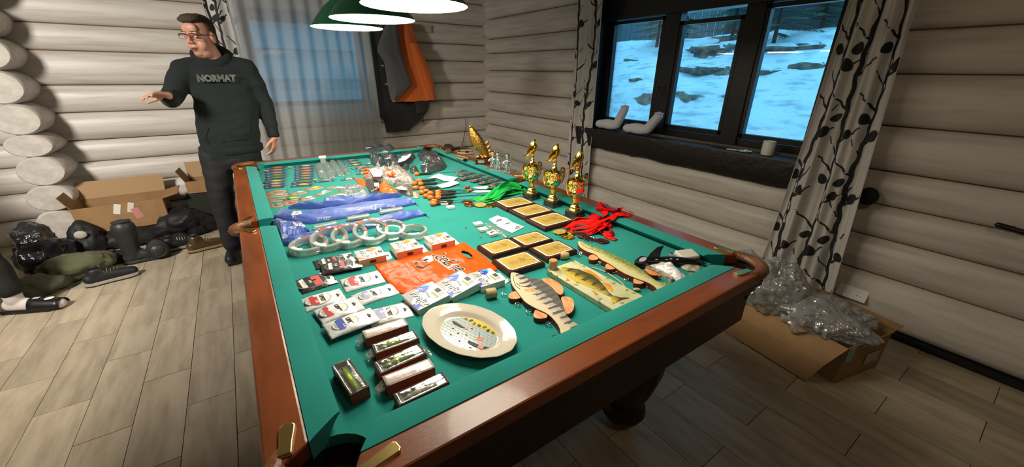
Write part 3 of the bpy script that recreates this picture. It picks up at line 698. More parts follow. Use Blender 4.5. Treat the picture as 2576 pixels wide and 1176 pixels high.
def medal(x, y, z, tilt, m, lab, grp, r=.031):
    t = thing('medal', lab, 'medal', (x, y, z), ru(0, 6), grp); t.rotation_euler = (math.radians(tilt), math.radians(ru(-4, 4)), t.rotation_euler.z)
    MB().lathe([(r * .98, 0), (r, .001), (r, .003), (r * .93, .0036), (r * .92, .0028), (.001, .0028)], 28).build('disc', m, t)
    b = MB()
    b.prism([(-.016, .002), (-.006, .009), (.008, .006), (.015, .011), (.013, -.001), (.017, -.010), (.006, -.006), (-.006, -.008)], .0026, .0044)
    b.tube([(r * .76 * math.cos(a), r * .76 * math.sin(a), .003) for a in [2 * PI * k / 28 for k in range(28)]], .0012, 5, closed=True); b.build('relief', m, t)
    MB().tube([(r + .004 + .004 * math.cos(a), .004 * math.sin(a), .002) for a in [2 * PI * k / 12 for k in range(12)]], .0009, 5, closed=True).build('ring', m, t)
z3 = crop(1080, 300, 4.9); z4 = crop(1280, 340, 4.2)
for (px, py), m, zz, ti, l in ((z3(465, 1022), BRONZE, .801, 0, 'bronze medal at the far left of the green ribbon medals'), (z3(500, 1062), BRONZE, .801, 0, 'bronze medal half under the gold one, green ribbon'),
                               (z3(628, 1060), GOLDP, .806, 3, 'gold medal lying on top in front of the green ribbons'), (z3(752, 1072), GOLD, .801, 0, 'shiny gold medal at the right of the green ribbon medals')):
    p = P(px, py, zz); medal(p.x, p.y, zz, ti, m, l, 'medals on green ribbons', .034)
for (px, py), m, zz, ti, l in ((z4(535, 1025), GOLDP, .806, 3, 'gold medal nearest the plaques on the red ribbons'), (z4(625, 1080), GOLD, .801, 0, 'shiny gold medal in front of the red ribbons'),
                               (z4(665, 1030), BRONZE, .803, 4, 'copper medal tucked under the red ribbon edge'), (z4(785, 1065), mat('dull_copper', (.35, .16, .12, 1), .35, 1), .806, 4, 'dull copper medal below the red ribbons'),
                               (z4(850, 1105), SILVER, .801, 0, 'silver medal below the red ribbons, showing its edge'), (z4(985, 1125), mat('red_bronze', (.45, .12, .07, 1), .25, 1), .801, 2, 'red-bronze medal at the right end of the red ribbon medals')):
    p = P(px, py, zz); medal(p.x, p.y, zz, ti, m, l, 'medals on red ribbons', .032)
def ribbon_pile(name, lab, m, zc, paths, w, grp):
    t = thing(name, lab, 'ribbon'); n = 0
    for pts, roll in paths:
        q = []
        for i, (x, y, h) in enumerate(pts): p = P(*zc(x, y), ZC + h); q.append(p)
        q0 = q[0].copy(); ribbon([v - Vector((0, 0, 0)) for v in q], w, m, 'ribbon_strand', t, roll, jig=.5)
    return t
ribbon_pile('green_ribbons', 'heap of green satin medal ribbons left of the far trophy', GRIB, z3, [
    ([(560, 1000, .004), (620, 950, .012), (720, 930, .02), (840, 880, .03), (960, 800, .03), (1080, 790, .02), (1200, 790, .01), (1225, 850, .004)], .3),
    ([(600, 990, .006), (700, 985, .010), (800, 960, .02), (860, 890, .035), (940, 840, .03), (1060, 860, .012), (1160, 900, .004)], -.4),
    ([(720, 860, .008), (740, 830, .02), (830, 860, .03), (900, 830, .035), (1000, 770, .03), (1120, 800, .02), (1200, 770, .01)], .6),
    ([(700, 1010, .004), (780, 1000, .012), (870, 950, .02), (950, 940, .012), (1080, 910, .006), (1160, 915, .003)], .2),
    ([(570, 1010, .003), (650, 1000, .006), (760, 1020, .006), (820, 990, .016), (880, 930, .03), (930, 880, .035), (1010, 830, .02)], -.2),
    ([(1120, 860, .004), (1150, 800, .014), (1200, 770, .016), (1230, 800, .012), (1220, 850, .006), (1180, 880, .003)], .9),
    ([(1130, 850, .003), (1170, 830, .010), (1210, 820, .014), (1225, 870, .004)], .1),
    ([(800, 940, .01), (850, 850, .04), (930, 800, .045), (990, 780, .03), (1070, 760, .015)], .9), ([(620, 1000, .008), (720, 960, .022), (800, 900, .034), (880, 840, .042), (1000, 800, .036), (1140, 830, .014)], -.7), ([(680, 1000, .006), (800, 970, .016), (920, 900, .03), (1040, 870, .018), (1170, 890, .006)], .5)], .036, 'green')
ribbon_pile('red_ribbons', 'heap of red satin medal ribbons spilling over the rail by the near trophy', RRIB, z4, [
    ([(600, 990, .004), (700, 890, .016), (850, 880, .02), (930, 790, .035), (980, 720, .055), (1080, 760, .055), (1200, 780, .055), (1320, 830, .045)], .3),
    ([(640, 980, .006), (720, 930, .02), (860, 930, .02), (960, 850, .03), (1060, 790, .05), (1160, 830, .055), (1280, 850, .045)], -.2),
    ([(650, 1000, .004), (760, 980, .012), (880, 960, .02), (1000, 900, .03), (1100, 860, .045), (1200, 850, .05)], .2),
    ([(740, 1040, .003), (840, 1010, .010), (930, 960, .02), (1040, 930, .02), (1100, 880, .045), (1180, 770, .055)], .3),
    ([(760, 1050, .003), (860, 1040, .006), (980, 980, .014), (1060, 950, .014), (1090, 890, .045)], -.1),
    ([(980, 990, .006), (1040, 975, .020), (1085, 1005, .022), (1080, 1050, .008), (1000, 1045, .004)], 1.0),
    ([(890, 1040, .004), (960, 1000, .016), (1010, 960, .02), (960, 930, .02), (860, 900, .02), (700, 890, .012)], .5),
    ([(1010, 1060, .006), (1060, 1080, .005), (1130, 1110, .004)], .1),
    ([(880, 1030, .01), (920, 1000, .015), (980, 1040, .012), (1000, 1065, .008)], .8),
    ([(930, 800, .04), (1000, 790, .06), (1100, 810, .06), (1170, 790, .06), (1230, 830, .055)], .8),
    ([(980, 880, .03), (1020, 830, .05), (960, 760, .05), (970, 720, .05), (1050, 770, .055)], .6)], .032, 'red')

# ---- orange carrier bag, flat on the cloth
ORB = mat('glossy_orange_bag', (.95, .095, .008, 1), .30, bump=.15, bscale=14, spec=.15)
z6 = crop(940, 590, 7.84)
def pz(zc, pts, z): return [tuple(P(*zc(x, y), z)[:2]) for x, y in pts]
bagt = thing('orange_carrier_bag', 'glossy orange plastic carrier bag printed with white and black lettering', 'bag')
bo = pz(z6, [(10, 590), (500, 490), (900, 370), (1500, 240), (1790, 145), (1880, 220), (2100, 360), (2260, 490), (2420, 640), (2440, 700), (1900, 850), (1300, 1000), (980, 1140), (620, 1180), (480, 1130), (300, 960), (150, 800)], .803)
def puffy(outline, holes, z0, amp, seed, name, m, parent, res=46, fr=14, **kw):
    xs = [p[0] for p in outline]; ys = [p[1] for p in outline]; x0, x1, y0, y1 = min(xs), max(xs), min(ys), max(ys)
    bm = bmesh.new(); vv = [bm.verts.new((p[0], p[1], 0)) for p in outline]; bm.faces.new(vv)
    for i in range(1, res): bmesh.ops.bisect_plane(bm, geom=bm.verts[:] + bm.edges[:] + bm.faces[:], plane_co=(x0 + (x1 - x0) * i / res, 0, 0), plane_no=(1, 0, 0))
    r2 = max(6, int(res * (y1 - y0) / (x1 - x0)))
    for i in range(1, r2): bmesh.ops.bisect_plane(bm, geom=bm.verts[:] + bm.edges[:] + bm.faces[:], plane_co=(0, y0 + (y1 - y0) * i / r2, 0), plane_no=(0, 1, 0))
    if holes:
        kill = [f for f in bm.faces if holes(f.calc_center_median())]; bmesh.ops.delete(bm, geom=kill, context='FACES')
    n = len(outline)
    def edged(p):
        dm = 9
        for i in range(n):
            a = Vector(outline[i]); b = Vector(outline[(i + 1) % n]); ab = b - a; t = max(0, min(1, (p - a).dot(ab) / max(ab.length_squared, 1e-9))); dm = min(dm, (p - a - ab * t).length)
        return dm
    for v in bm.verts:
        d = edged(Vector(v.co[:2])); v.co.z = z0 + amp * (min(1, d / .03) ** .6) * (.62 + .6 * nz((v.co.x, v.co.y, 0), fr, seed) + .02 * fr * nz((v.co.x, v.co.y, 0), fr * 2.9, seed))
        v.co.z = max(v.co.z, z0)
    me = bpy.data.meshes.new(name); bm.to_mesh(me); bm.free(); me.materials.append(m); me.shade_smooth()
    return put(me, name, parent, solid=.0006, **kw)
hc = Vector(pz(z6, [(1840, 420)], .805)[0]); 
bf = puffy(bo, lambda c: ((c.x - hc.x) / .016) ** 2 + ((c.y - hc.y) / .040) ** 2 < 1, .8015, .010, 3, 'bag_film', ORB, bagt, 60)
bag2 = MB().prism([(x * .995 + .003, y * .995 + .004) for x, y in bo], .8003, .8012).build('back_film', ORB, bagt, smooth=False) if False else None
# handle rim
MB().tube([(hc.x + .018 * math.cos(a), hc.y + .043 * math.sin(a), .8105) for a in [2 * PI * k / 24 for k in range(24)]], .0022, 6, closed=True).build('handle_rim', ORB, bagt)
DG = bpy.context.evaluated_depsgraph_get(); bpy.context.view_layer.update()
BV = BVHTree.FromObject(bf, bpy.context.evaluated_depsgraph_get())
def drape_on(mb, bv, off, name, m, parent):
    vs = []
    for v in mb.v:
        h = bv.ray_cast(Vector((v[0], v[1], 1.2)), Vector((0, 0, -1)))
        vs.append((v[0], v[1], (h[0].z if h[0] else .81) + off))
    mb.v = vs; return mb.build(name, m, parent, smooth=False)
def T2(x, y, a=0, s=(1, 1)): return Matrix.Translation((x, y, .82)) @ Matrix.Rotation(math.radians(a), 4, 'Z') @ Matrix.Diagonal((s[0], s[1], 1, 1))
c = P(*z6(1480, 540), .81)
drape_on(text_mb('IceLine', .080, .0002, .0040, .25, T2(c.x, c.y, -84), .20), BV, .0009, 'lettering_outline', WHITEINK, bagt)
drape_on(text_mb('IceLine', .080, .0002, .0, .25, T2(c.x, c.y, -84), .192), BV, .0014, 'lettering', INK, bagt)
c2 = P(*z6(1400, 610), .81); drape_on(text_mb('FISHING', .018, .0001, .0005, .2, T2(c2.x, c2.y, -84), .09), BV, .0012, 'lettering', WHITEINK, bagt)
lo = MB()
q = [z6(*p) for p in ((1030, 440), (900, 480), (830, 560), (870, 630), (980, 650), (1090, 590), (1230, 600))]; q = [P(*p, .81) for p in q]
lo.tube(q, [.001, .003, .006, .007, .006, .003, .001], 6, flat=.1); drape_on(lo, BV, .0008, 'hook_emblem', INK, bagt)
lo = MB(); q = [z6(*p) for p in ((1040, 430), (1150, 420), (1180, 500), (1100, 555), (980, 540), (950, 500))]; lo.prism([tuple(P(*p, .81)[:2]) for p in q], 0, .001)
drape_on(lo, BV, .0008, 'fish_head_emblem', WHITEINK, bagt)
lo = MB(); q = [z6(*p) for p in ((960, 510), (1040, 480), (1130, 470), (1120, 520), (1060, 545), (990, 530))]; lo.prism([tuple(P(*p, .81)[:2]) for p in q], 0, .001)
drape_on(lo, BV, .0014, 'fish_head_emblem', INK, bagt)
PINKISH = mat('pale_pink_print', (.90, .55, .45, 1), .5)
for (a, b_, tx) in (((520, 580), (860, 950), 'ICE FISHING LINES'), ((620, 560), (990, 930), 'WINTER LINE-UP')):
    A = P(*z6(*a), .81); B = P(*z6(*b_), .81); m_ = (A + B) / 2; an = math.degrees(math.atan2(B.y - A.y, B.x - A.x))
    drape_on(text_mb(tx, .020, .0002, .0010, 0, T2(m_.x, m_.y, an), (B - A).length), BV, .0011, 'lettering', PINKISH, bagt)

# ---- white and orange line boxes
ORP = mat('orange_print', (.95, .20, .01, 1), .5); YOP = mat('amber_print', (.95, .42, .02, 1), .5); GREYC = mat('grey_card', (.42, .42, .41, 1), .55); SIDEO = mat('orange_side_card', (.60, .29, .14, 1), .5)
def flat(pts, z, name, m, parent, th=.0005): return MB().prism(pts, z, z + th).build(name, m, parent, smooth=False)
def line_box(x, y, rz, w, d, h, lab, blue, tilt=0):
    t = thing('line_box', lab, 'box', (x, y, ZC), rz, 'blue and white fishing line boxes' if blue else 'orange and white fishing line boxes')
    t.rotation_euler = (0, tilt, rz); k = .0006
    b = MB().box((0, 0, h / 2), (w, d, h)).build('carton', mat('white_glossy_card', (.80, .80, .77, 1), .28, coat=.3), t, bevel=.0012)
    cB = mat('cobalt_print', (.015, .06, .55, 1), .4); cC = mat('cyan_print', (.03, .35, .80, 1), .4); cG = mat('olive_print', (.30, .38, .10, 1), .5)
    A, B = (cB, cC) if blue else (ORP, YOP)
    flat([(-w / 2, -d * .1), (-w / 2, d / 2), (-w * .02, d / 2), (-w * .34, d * .1)], h, 'grey_panel', GREYC, t)
    flat([(-w / 2, -d / 2 + .004), (-w * .22, -d * .28), (-w * .12, -d * .02), (-w / 2, -d * .16)], h, 'colour_panel', A, t)
    flat([(-w * .06, d / 2), (w * .30, d / 2), (w * .22, d * .22), (w * .02, d * .12)], h + .0004, 'colour_panel', A, t)
    flat([(w * .04, d / 2), (w * .32, d / 2), (w * .30, d * .28)], h + .0010, 'colour_panel', B, t)
    flat(ellp(0, .32 * d, w * .085, d * .10, 6), h + .0014, 'hexagon_badge', mat('white_badge', (.85, .85, .85, 1), .4), t)
    text_mb('X8', .016, .0003, .0006, 0, Matrix.Translation((0, .32 * d, h + .0022)) @ Matrix.Rotation(-PI / 2, 4, 'Z')).build('lettering', A, t, smooth=False)
    text_mb('ProJig', .030, .0003, .0022, .1, Matrix.Translation((-w * .20, -d * .02, h + .0011)) @ Matrix.Rotation(-PI / 2, 4, 'Z'), d * .86).build('lettering_outline', INK, t, smooth=False)
    text_mb('ProJig', .030, .0003, .0008, .1, Matrix.Translation((-w * .20, -d * .02, h + .0016)) @ Matrix.Rotation(-PI / 2, 4, 'Z'), d * .83).build('lettering', mat('silver_print', (.72, .72, .72, 1), .35), t, smooth=False)
    text_mb('II', .026, .0003, .0014, 0, Matrix.Translation((-w * .36, -d * .20, h + .0011)) @ Matrix.Rotation(-PI / 2, 4, 'Z')).build('lettering', WHITEINK, t, smooth=False)
    fb = MB(); fb.prism([(w * .0, -d * .16), (w * .06, d * .10), (w * .09, d * .16), (w * .10, d * .06), (w * .06, -d * .12), (w * .06, -d * .24)], h, h + .0006); fb.build('fish_print', GREYINK, t, smooth=False)
    flat([(w * .16, -d * .36), (w * .24, -d * .36), (w * .24, 0), (w * .16, 0)], h, 'badge', cG if blue else ORP, t)
    bb = MB()
    for k_ in range(9): bb.box((w * (.30 + .011 * (k_ * 1.6)), -d * .05, h + .0003), (w * (.006 + .006 * (k_ % 3)), d * .22, .0005))
    for k_ in range(4): bb.box((w * (.30 + .04 * k_), -d * .28, h + .0003), (w * .012, d * .16, .0005))
    bb.build('barcode', INK, t, smooth=False)
    if not blue:
        MB().box((0, -d / 2 - .0003, h / 2), (w * .999, .0006, h * .96)).build('side_panel', SIDEO, t, smooth=False)
        MB().prism(rrect(w * .24, h * .38, h * .14), 0, .0008).build('slot', mat('dark_red_slot', (.12, .012, .006, 1), .7), t, smooth=False).matrix_local = Matrix.Translation((0, -d / 2 - .0006, h / 2)) @ Matrix.Rotation(PI / 2, 4, 'X')
    tbm = MB().prism([(w / 2, -d * .44), (w / 2 + .028, -d * .34), (w / 2 + .032, d * .36), (w / 2, d * .46)], .001, .0022); tb_ = tbm.build('hang_tab', WHITEC, t, smooth=False)
    MB().prism(ellp(w / 2 + .016, 0, .005, .010, 12), .0022, .0026).build('hang_hole', mat('baize_through_hole', (.01, .10, .08, 1), .8), t, smooth=False)
    return t
line_box(.335, 1.500, math.radians(-3), .105, .098, .030, 'orange and white line box nearest the foil packets, leftmost of three', False)
line_box(.483, 1.487, math.radians(-3), .108, .108, .034, 'orange and white line box in the middle, behind the orange bag', False)
line_box(.632, 1.478, math.radians(-2), .108, .104, .034, 'orange and white line box on the right, farthest from the foil packets', False)
line_box(.402, 1.080, math.radians(6), .118, .118, .026, 'blue and white line box at the left, nearest the plate', True, -.10)
line_box(.524, 1.086, math.radians(5), .112, .118, .030, 'glare-whitened blue and white line box in the middle of three', True, -.16)
line_box(.632, 1.074, math.radians(-2), .098, .108, .026, 'blue and white line box at the right, against the walnut plaque', True, 0)

# ---- fluorocarbon foil packets
FOIL = mat('frosted_silver_foil', (.80, .82, .84, 1), .34, .06, bump=.5, bscale=22, coat=.4); DFOIL = mat('black_printed_foil', (.045, .035, .035, 1), .3, .1, bump=.4, bscale=22, coat=.4)
REDP = mat('red_print', (.50, .03, .03, 1), .45); BLUP = mat('blue_print', (.03, .07, .45, 1), .45); LILP = mat('lilac_print', (.30, .32, .55, 1), .45); GRIM = mat('grey_spool_rim', (.22, .23, .25, 1), .4)
def packet(zc, q, kind, z, lab):
    p = [Vector(P(*zc(*a), .803)[:2]) for a in q]; c = (p[0] + p[1] + p[2] + p[3]) / 4; e = ((p[1] - p[0]) + (p[2] - p[3])) / 2; g = ((p[3] - p[0]) + (p[2] - p[1])) / 2
    w, d = e.length, g.length * .98; a = math.atan2(e.y, e.x) + math.radians(-1)
    t = thing('line_packet', lab, 'packet', (c.x, c.y, ZC + z), a, 'foil packets of fishing line on the baize')
    def top(u, v):
        x = (u - .5) * w; y = (v - .5) * d; f = (math.sin(PI * min(1, u / .78)) if u < .78 else 0); e_ = max(0, min(1, min(v, 1 - v) * 8)) * max(0, min(1, u * 8))
        return (x + .002 * nz((x * 9, y * 9, c.x * 9), 5), y + .002 * nz((x * 9, y * 7, c.y * 9), 4), .0012 + .0065 * max(0, f) ** .5 * e_ ** .7 + .0022 * (1 + nz((x, y, c.x), 40)) * e_)
    b = MB(); b.grid(20, 14, top); b.build('foil_pouch', DFOIL if kind == 'dark' else FOIL, t, solid=.0006)
    sx, sy = -.12 * w, 0; R_ = d * .40; RL = R_ * 1.12
    MB().lathe([(1, .0), (1.02, .003), (1.0, .0062), (.93, .0068), (.92, .005)], 28, (sx, sy, .003), Matrix.Diagonal((RL, R_, 1)), cap=True).build('spool_rim', GRIM, t)
    lz = .0100; el = ellp(sx, sy, RL * .92, R_ * .92, 28)
    flat(el, .0094, 'spool_label', mat('black_label', (.03, .03, .03, 1), .4) if kind == 'dark' else WHITEC, t)
    col = {'dark': REDP, 'red': REDP, 'blue': BLUP, 'lilac': LILP}[kind]
    def band(x0, x1, m, nm='colour_band'):
        o = []
        for k in range(7): x = x0 + (x1 - x0) * k / 6; o.append((x, sy + R_ * .9 * math.sqrt(max(0, 1 - ((x - sx) / (RL * .92)) ** 2))))
        o += [(x, 2 * sy - y) for x, y in o[::-1]]; flat(o, lz, nm, m, t, .0004)
    if kind == 'dark':
        band(sx + RL * .10, sx + RL * .62, mat('salmon_print', (.62, .10, .09, 1), .45)); band(sx - RL * .66, sx - RL * .36, WHITEC, 'label_band')
        text_mb('0.16', .013, .0003, .0004, 0, Matrix.Translation((sx - RL * .05, sy, lz + .001)) @ Matrix.Rotation(-PI / 2, 4, 'Z')).build('lettering', WHITEINK, t, smooth=False)
    else:
        band(sx - RL * .62, sx - RL * .02, col)
        text_mb('UPET', .016, .0003, .0010, 0, Matrix.Translation((sx + RL * .30, sy, lz + .0006)) @ Matrix.Rotation(-PI / 2, 4, 'Z'), R_ * 1.25).build('lettering', INK, t, smooth=False)
        text_mb('0.18', .010, .0003, .0003, 0, Matrix.Translation((sx - RL * .16, sy - R_ * .35, lz + .0008)) @ Matrix.Rotation(-PI / 2, 4, 'Z')).build('lettering', WHITEINK, t, smooth=False)
    tl = MB()
    for k in range(4): tl.box((sx - RL * (.78 if kind != 'dark' else .5) + .0025 * k * (1 if kind != 'dark' else 1), 0, lz + .0006), (.0008, R_ * .8, .0003))
    tl.build('fine_print', GREYINK, t, smooth=False)
    hx = w * .36; fl_ = [(hx - .003, -.010), (hx + .003, -.010), (hx + .003, -.003), (hx + .008, 0), (hx + .003, .003), (hx + .003, .010), (hx - .003, .010)]
    flat(fl_, .0042, 'hang_hole', mat('dark_cut_out', (.02, .035, .035, 1), .7), t)
    if kind == 'dark': 
        tr = MB().grid(4, 10, lambda u, v: (w * (.22 + .28 * u), (v - .5) * d * .98, .0055 - .002 * u)); tr.build('silver_header', FOIL, t, solid=.0004)
        flat([(hx - .003, -.012), (hx + .004, -.012), (hx + .004, -.003), (hx + .009, 0), (hx + .004, .003), (hx + .004, .012), (hx - .003, .012)], .0062, 'hang_hole', mat('dark_cut_out', (.02, .035, .035, 1), .7), t)
zp = crop(720, 620, 4.523)
for q, k, z, l in (([(290, 165), (735, 75), (790, 160), (350, 275)], 'dark', .0, 'black and red foil packet farthest back, under another'), ([(380, 240), (830, 140), (885, 265), (430, 350)], 'dark', .010, 'black and red foil packet lying over the rear one'),
                   ([(105, 400), (480, 265), (585, 430), (155, 545)], 'dark', .0, 'black and red foil packet alone by the left cushion'), ([(590, 385), (1020, 275), (1150, 395), (690, 525)], 'red', .0, 'red banded foil packet left of the orange bag'),
                   ([(162, 600), (590, 480), (700, 600), (215, 760)], 'red', .0, 'red banded foil packet in the left column below the black one'), ([(715, 565), (1180, 415), (1285, 530), (840, 690)], 'lilac', .0, 'lilac banded foil packet with strong glare, right column'),
                   ([(300, 745), (770, 600), (900, 720), (425, 935)], 'red', .008, 'red banded foil packet overlapping the blue one'), ([(890, 760), (1350, 615), (1475, 800), (1000, 900)], 'lilac', .0, 'lilac banded foil packet nearest the plate'),
                   ([(425, 940), (970, 725), (1070, 890), (508, 1110)], 'blue', .014, 'blue banded foil packet nearest the lure boxes')):
    packet(zp, q, k, z, l)

# ---- boxed lures
BROWNC = mat('brown_red_card', (.30, .070, .035, 1), .5); LIME = mat('lime_yellow_lure', (.68, .92, .02, 1), .25, coat=.8); ORL = mat('orange_lure', (.95, .25, .03, 1), .3); GREYB = mat('grey_blister', (.58, .59, .58, 1), .3)
PEARL = mat('pearl_lure', (.78, .72, .60, 1), .25, coat=.6); TEALM = mat('teal_lure', (.02, .20, .22, 1), .25, coat=.6)
def lure(t, L, m1, m2, z, off=0, hooks=True, rz=0):
    l = MB(); rs = []
    for i in range(13):
        u = i / 12; r = .0088 * (math.sin(PI * u ** .8) ** .7 * .95 + .05)
        rs.append([((u - .5) * L, r * math.cos(a), r * .9 * math.sin(a) + .002 * math.sin(PI * u)) for a in [2 * PI * k / 12 for k in range(12)]])
    o = l.rings(rs).build('lure_body', m1, t, loc=(0, off, z), rz=rz)
    b = MB(); b.rings([[(x * .96, y * .9 - .0012, zz * .9 - .0012) for x, y, zz in r] for r in rs]); b.build('lure_belly', m2, o)
    for s in (.36,):
        MB().ell((L * s, .004, .006), (.0024,) * 3, n=8, h=5).build('eye', BLACKP, o); 
    if hooks:
        for hx in (-.3, .12):
            h = MB(); 
            for a in (0, 2.1, 4.2):
                h.tube([(hx * L, 0, -.004), (hx * L - .006, -.008 + .001 * math.cos(a), -.006), (hx * L - .010, -.013 + .003 * math.cos(a), -.003 + .003 * math.sin(a)), (hx * L - .004, -.015 + .004 * math.cos(a), .001 + .003 * math.sin(a))], .0006, 5)
            h.build('treble_hook', CHROME, o)
    return o
def lure_box(q, z, kind, lab, flaps=(-1,), zc=None):
    zc = zc or crop(800, 780, 4.2); p = [Vector(P(*zc(*a), z + .032)[:2]) for a in q]; c = (p[0] + p[1] + p[2] + p[3]) / 4; e = ((p[1] - p[0]) + (p[2] - p[3])) / 2; g = ((p[3] - p[0]) + (p[2] - p[1])) / 2
    w, d = e.length, g.length
    if d > w: w, d = d, w; a = math.atan2(-g.y, -g.x)
    else: a = math.atan2(e.y, e.x)
    t = thing('boxed_lure', lab, 'lure box', (c.x, c.y, z), a, 'boxed fishing lures near the corner pocket'); h = .032; th = .0012
    b = MB().box((0, -d / 2 + th, h / 2), (w, th, h)); b.box((0, d / 2 - th, h / 2), (w, th, h)); b.box((w / 2 - th, 0, h / 2), (th, d, h)); b.box((-w / 2 + th, 0, h / 2), (th, d, h)); b.box((0, 0, th), (w, d, th))
    b.build('card_tray', BROWNC, t, smooth=False)
    if kind == 'closed':
        MB().grid(16, 6, lambda u, v: ((u - .5) * w, (v - .5) * d, h + .0004 + .0022 * math.sin(PI * v) + .0007 * nz((u * 4, v * 2, w), 3))).build('glossy_lid', mat('pearly_pink_lid', (.70, .58, .54, 1), .22, .2, coat=.8, bump=.25, bscale=16), t, solid=.0006)  # opaque pinkish sheet paints the glare on a clear top
    else:
        MB().box((0, 0, h * .28), (w * .96, d * .90, h * .5)).build('grey_insert', GREYB if kind != 'white' else WHITEC, t, smooth=False)
        MB().grid(16, 6, lambda u, v: ((u - .5) * w, (v - .5) * d, h + .0004 + .0025 * math.sin(PI * v))).build('clear_lid', CLEAR, t, solid=.0004)
        if kind == 'lime': lure(t, w * .78, LIME, PEARL, h * .80, .002)
        elif kind == 'teal': lure(t, w * .78, LIME, TEALM, h * .80, .001); flat([(-w * .45, -d * .42), (-w * .12, -d * .42), (-w * .12, -d * .25), (-w * .45, -d * .2)], h * .54, 'orange_print', ORP, t)
        elif kind == 'pearl': lure(t, w * .76, PEARL, LIME, h * .80, -.003)
    for s in flaps:
        MB().grid(8, 6, lambda u, v: (s * (w / 2 + .020 * u), (v - .5) * d * .8 + .003 * nz((u, v, w), 4), .012 + .014 * (1 - u) + .004 * nz((u * 2, v * 2, 1), 3))).build('end_film', CRINK, t, solid=.0003)
    return t
lure_box([(145, 600), (330, 510), (540, 810), (345, 905)], ZC, 'lime', 'lone brown lure box turned lengthwise with a lime lure, nearest the left cushion', ())
lure_box([(450, 235), (905, 85), (955, 165), (515, 305)], ZC, 'closed', 'brown box with pearly closed lid, farthest of the stack of five')
lure_box([(560, 370), (1005, 215), (1078, 300), (615, 465)], ZC, 'lime', 'lure box with glare and yellow lure, second from the far end')
lure_box([(590, 540), (1070, 365), (1135, 450), (655, 700)], ZC, 'teal', 'lure box with lime and teal lure, middle of five', (1,))
lure_box([(665, 705), (1170, 520), (1240, 605), (735, 820)], ZC, 'closed', 'red-brown lure box with pearly closed lid, second from the near cushion')
lure_box([(790, 905), (1310, 645), (1390, 775), (860, 1000)], ZC, 'pearl', 'clear topped box with pearl lure, partly behind the near cushion', ())

# ================================================================== FISH BOARDS, PLATE, CORKS
def stripe_mat(name, base, dark, belly, scale, thr, mode='bars'):
    """local X = along the fish (nose at 0), local Y = back (+) to belly (-), metres"""
    m = bpy.data.materials.new(name); m.use_nodes = True; nt = m.node_tree; b = nt.nodes['Principled BSDF']; N = nt.nodes.new; Lk = nt.links.new
    tc = N('ShaderNodeTexCoord'); sp = N('ShaderNodeSeparateXYZ'); Lk(tc.outputs['Object'], sp.inputs[0])
    no = N('ShaderNodeTexNoise'); no.inputs['Scale'].default_value = 60; no.inputs['Detail'].default_value = 4; mp = N('ShaderNodeMapping'); mp.inputs['Scale'].default_value = (1.6, .6, 1)
    Lk(tc.outputs['Object'], mp.inputs[0]); Lk(mp.outputs[0], no.inputs['Vector'])
    def math_(op, a, b_=None, c=None):
        n = N('ShaderNodeMath'); n.operation = op
        for i, x in enumerate((a, b_, c)):
            if x is None: continue
            if isinstance(x, (int, float)): n.inputs[i].default_value = x
            else: Lk(x, n.inputs[i])
        return n.outputs[0]
    x, y = sp.outputs[0], sp.outputs[1]
    back = math_('MULTIPLY_ADD', y, 22, math_('MULTIPLY_ADD', no.outputs[0], .9, -.15))          # 0 belly .. 1 back
    r1 = N('ShaderNodeValToRGB'); e = r1.color_ramp.elements; e[0].position = .1; e[0].color = belly; e[1].position = .75; e[1].color = base; Lk(back, r1.inputs[0])
    if mode == 'bars':
        w = math_('SINE', math_('MULTIPLY_ADD', x, scale, math_('MULTIPLY_ADD', no.outputs[0], 3.2, math_('MULTIPLY', y, 18))))
        w = math_('MULTIPLY', math_('GREATER_THAN', w, thr), math_('GREATER_THAN', math_('ADD', back, math_('MULTIPLY', no.outputs[0], .5)), .55))
        dk = math_('MAXIMUM', math_('MULTIPLY', w, .85), math_('MULTIPLY', math_('GREATER_THAN', back, 1.05), .75))
    else:
        v = N('ShaderNodeTexVoronoi'); v.inputs['Scale'].default_value = scale; mp2 = N('ShaderNodeMapping'); mp2.inputs['Scale'].default_value = (.6, 1, .3); Lk(tc.outputs['Object'], mp2.inputs[0]); Lk(mp2.outputs[0], v.inputs['Vector'])
        dk = math_('MULTIPLY', math_('LESS_THAN', v.outputs[0], thr), math_('GREATER_THAN', back, .15))
    mx = N('ShaderNodeMix'); mx.data_type = 'RGBA'; Lk(dk, mx.inputs[0]); Lk(r1.outputs[0], mx.inputs[6]); mx.inputs[7].default_value = dark
    Lk(mx.outputs[2], b.inputs['Base Color']); b.inputs['Roughness'].default_value = .4; b.inputs['Coat Weight'].default_value = .3; return m
zb = crop(1180, 620, 4.523); zk = crop(1340, 580, 5.344)
SIDEW = mat('dark_red_stained_edge', (.14, .022, .012, 1), .45)
FINW = mat('carved_fin_wood', (.78, .45, .22, 1), .45, var=.55, vscale=7, stretch=(2, 9, 1), col2=(.72, .22, .03, 1), bump=.4, bscale=30)
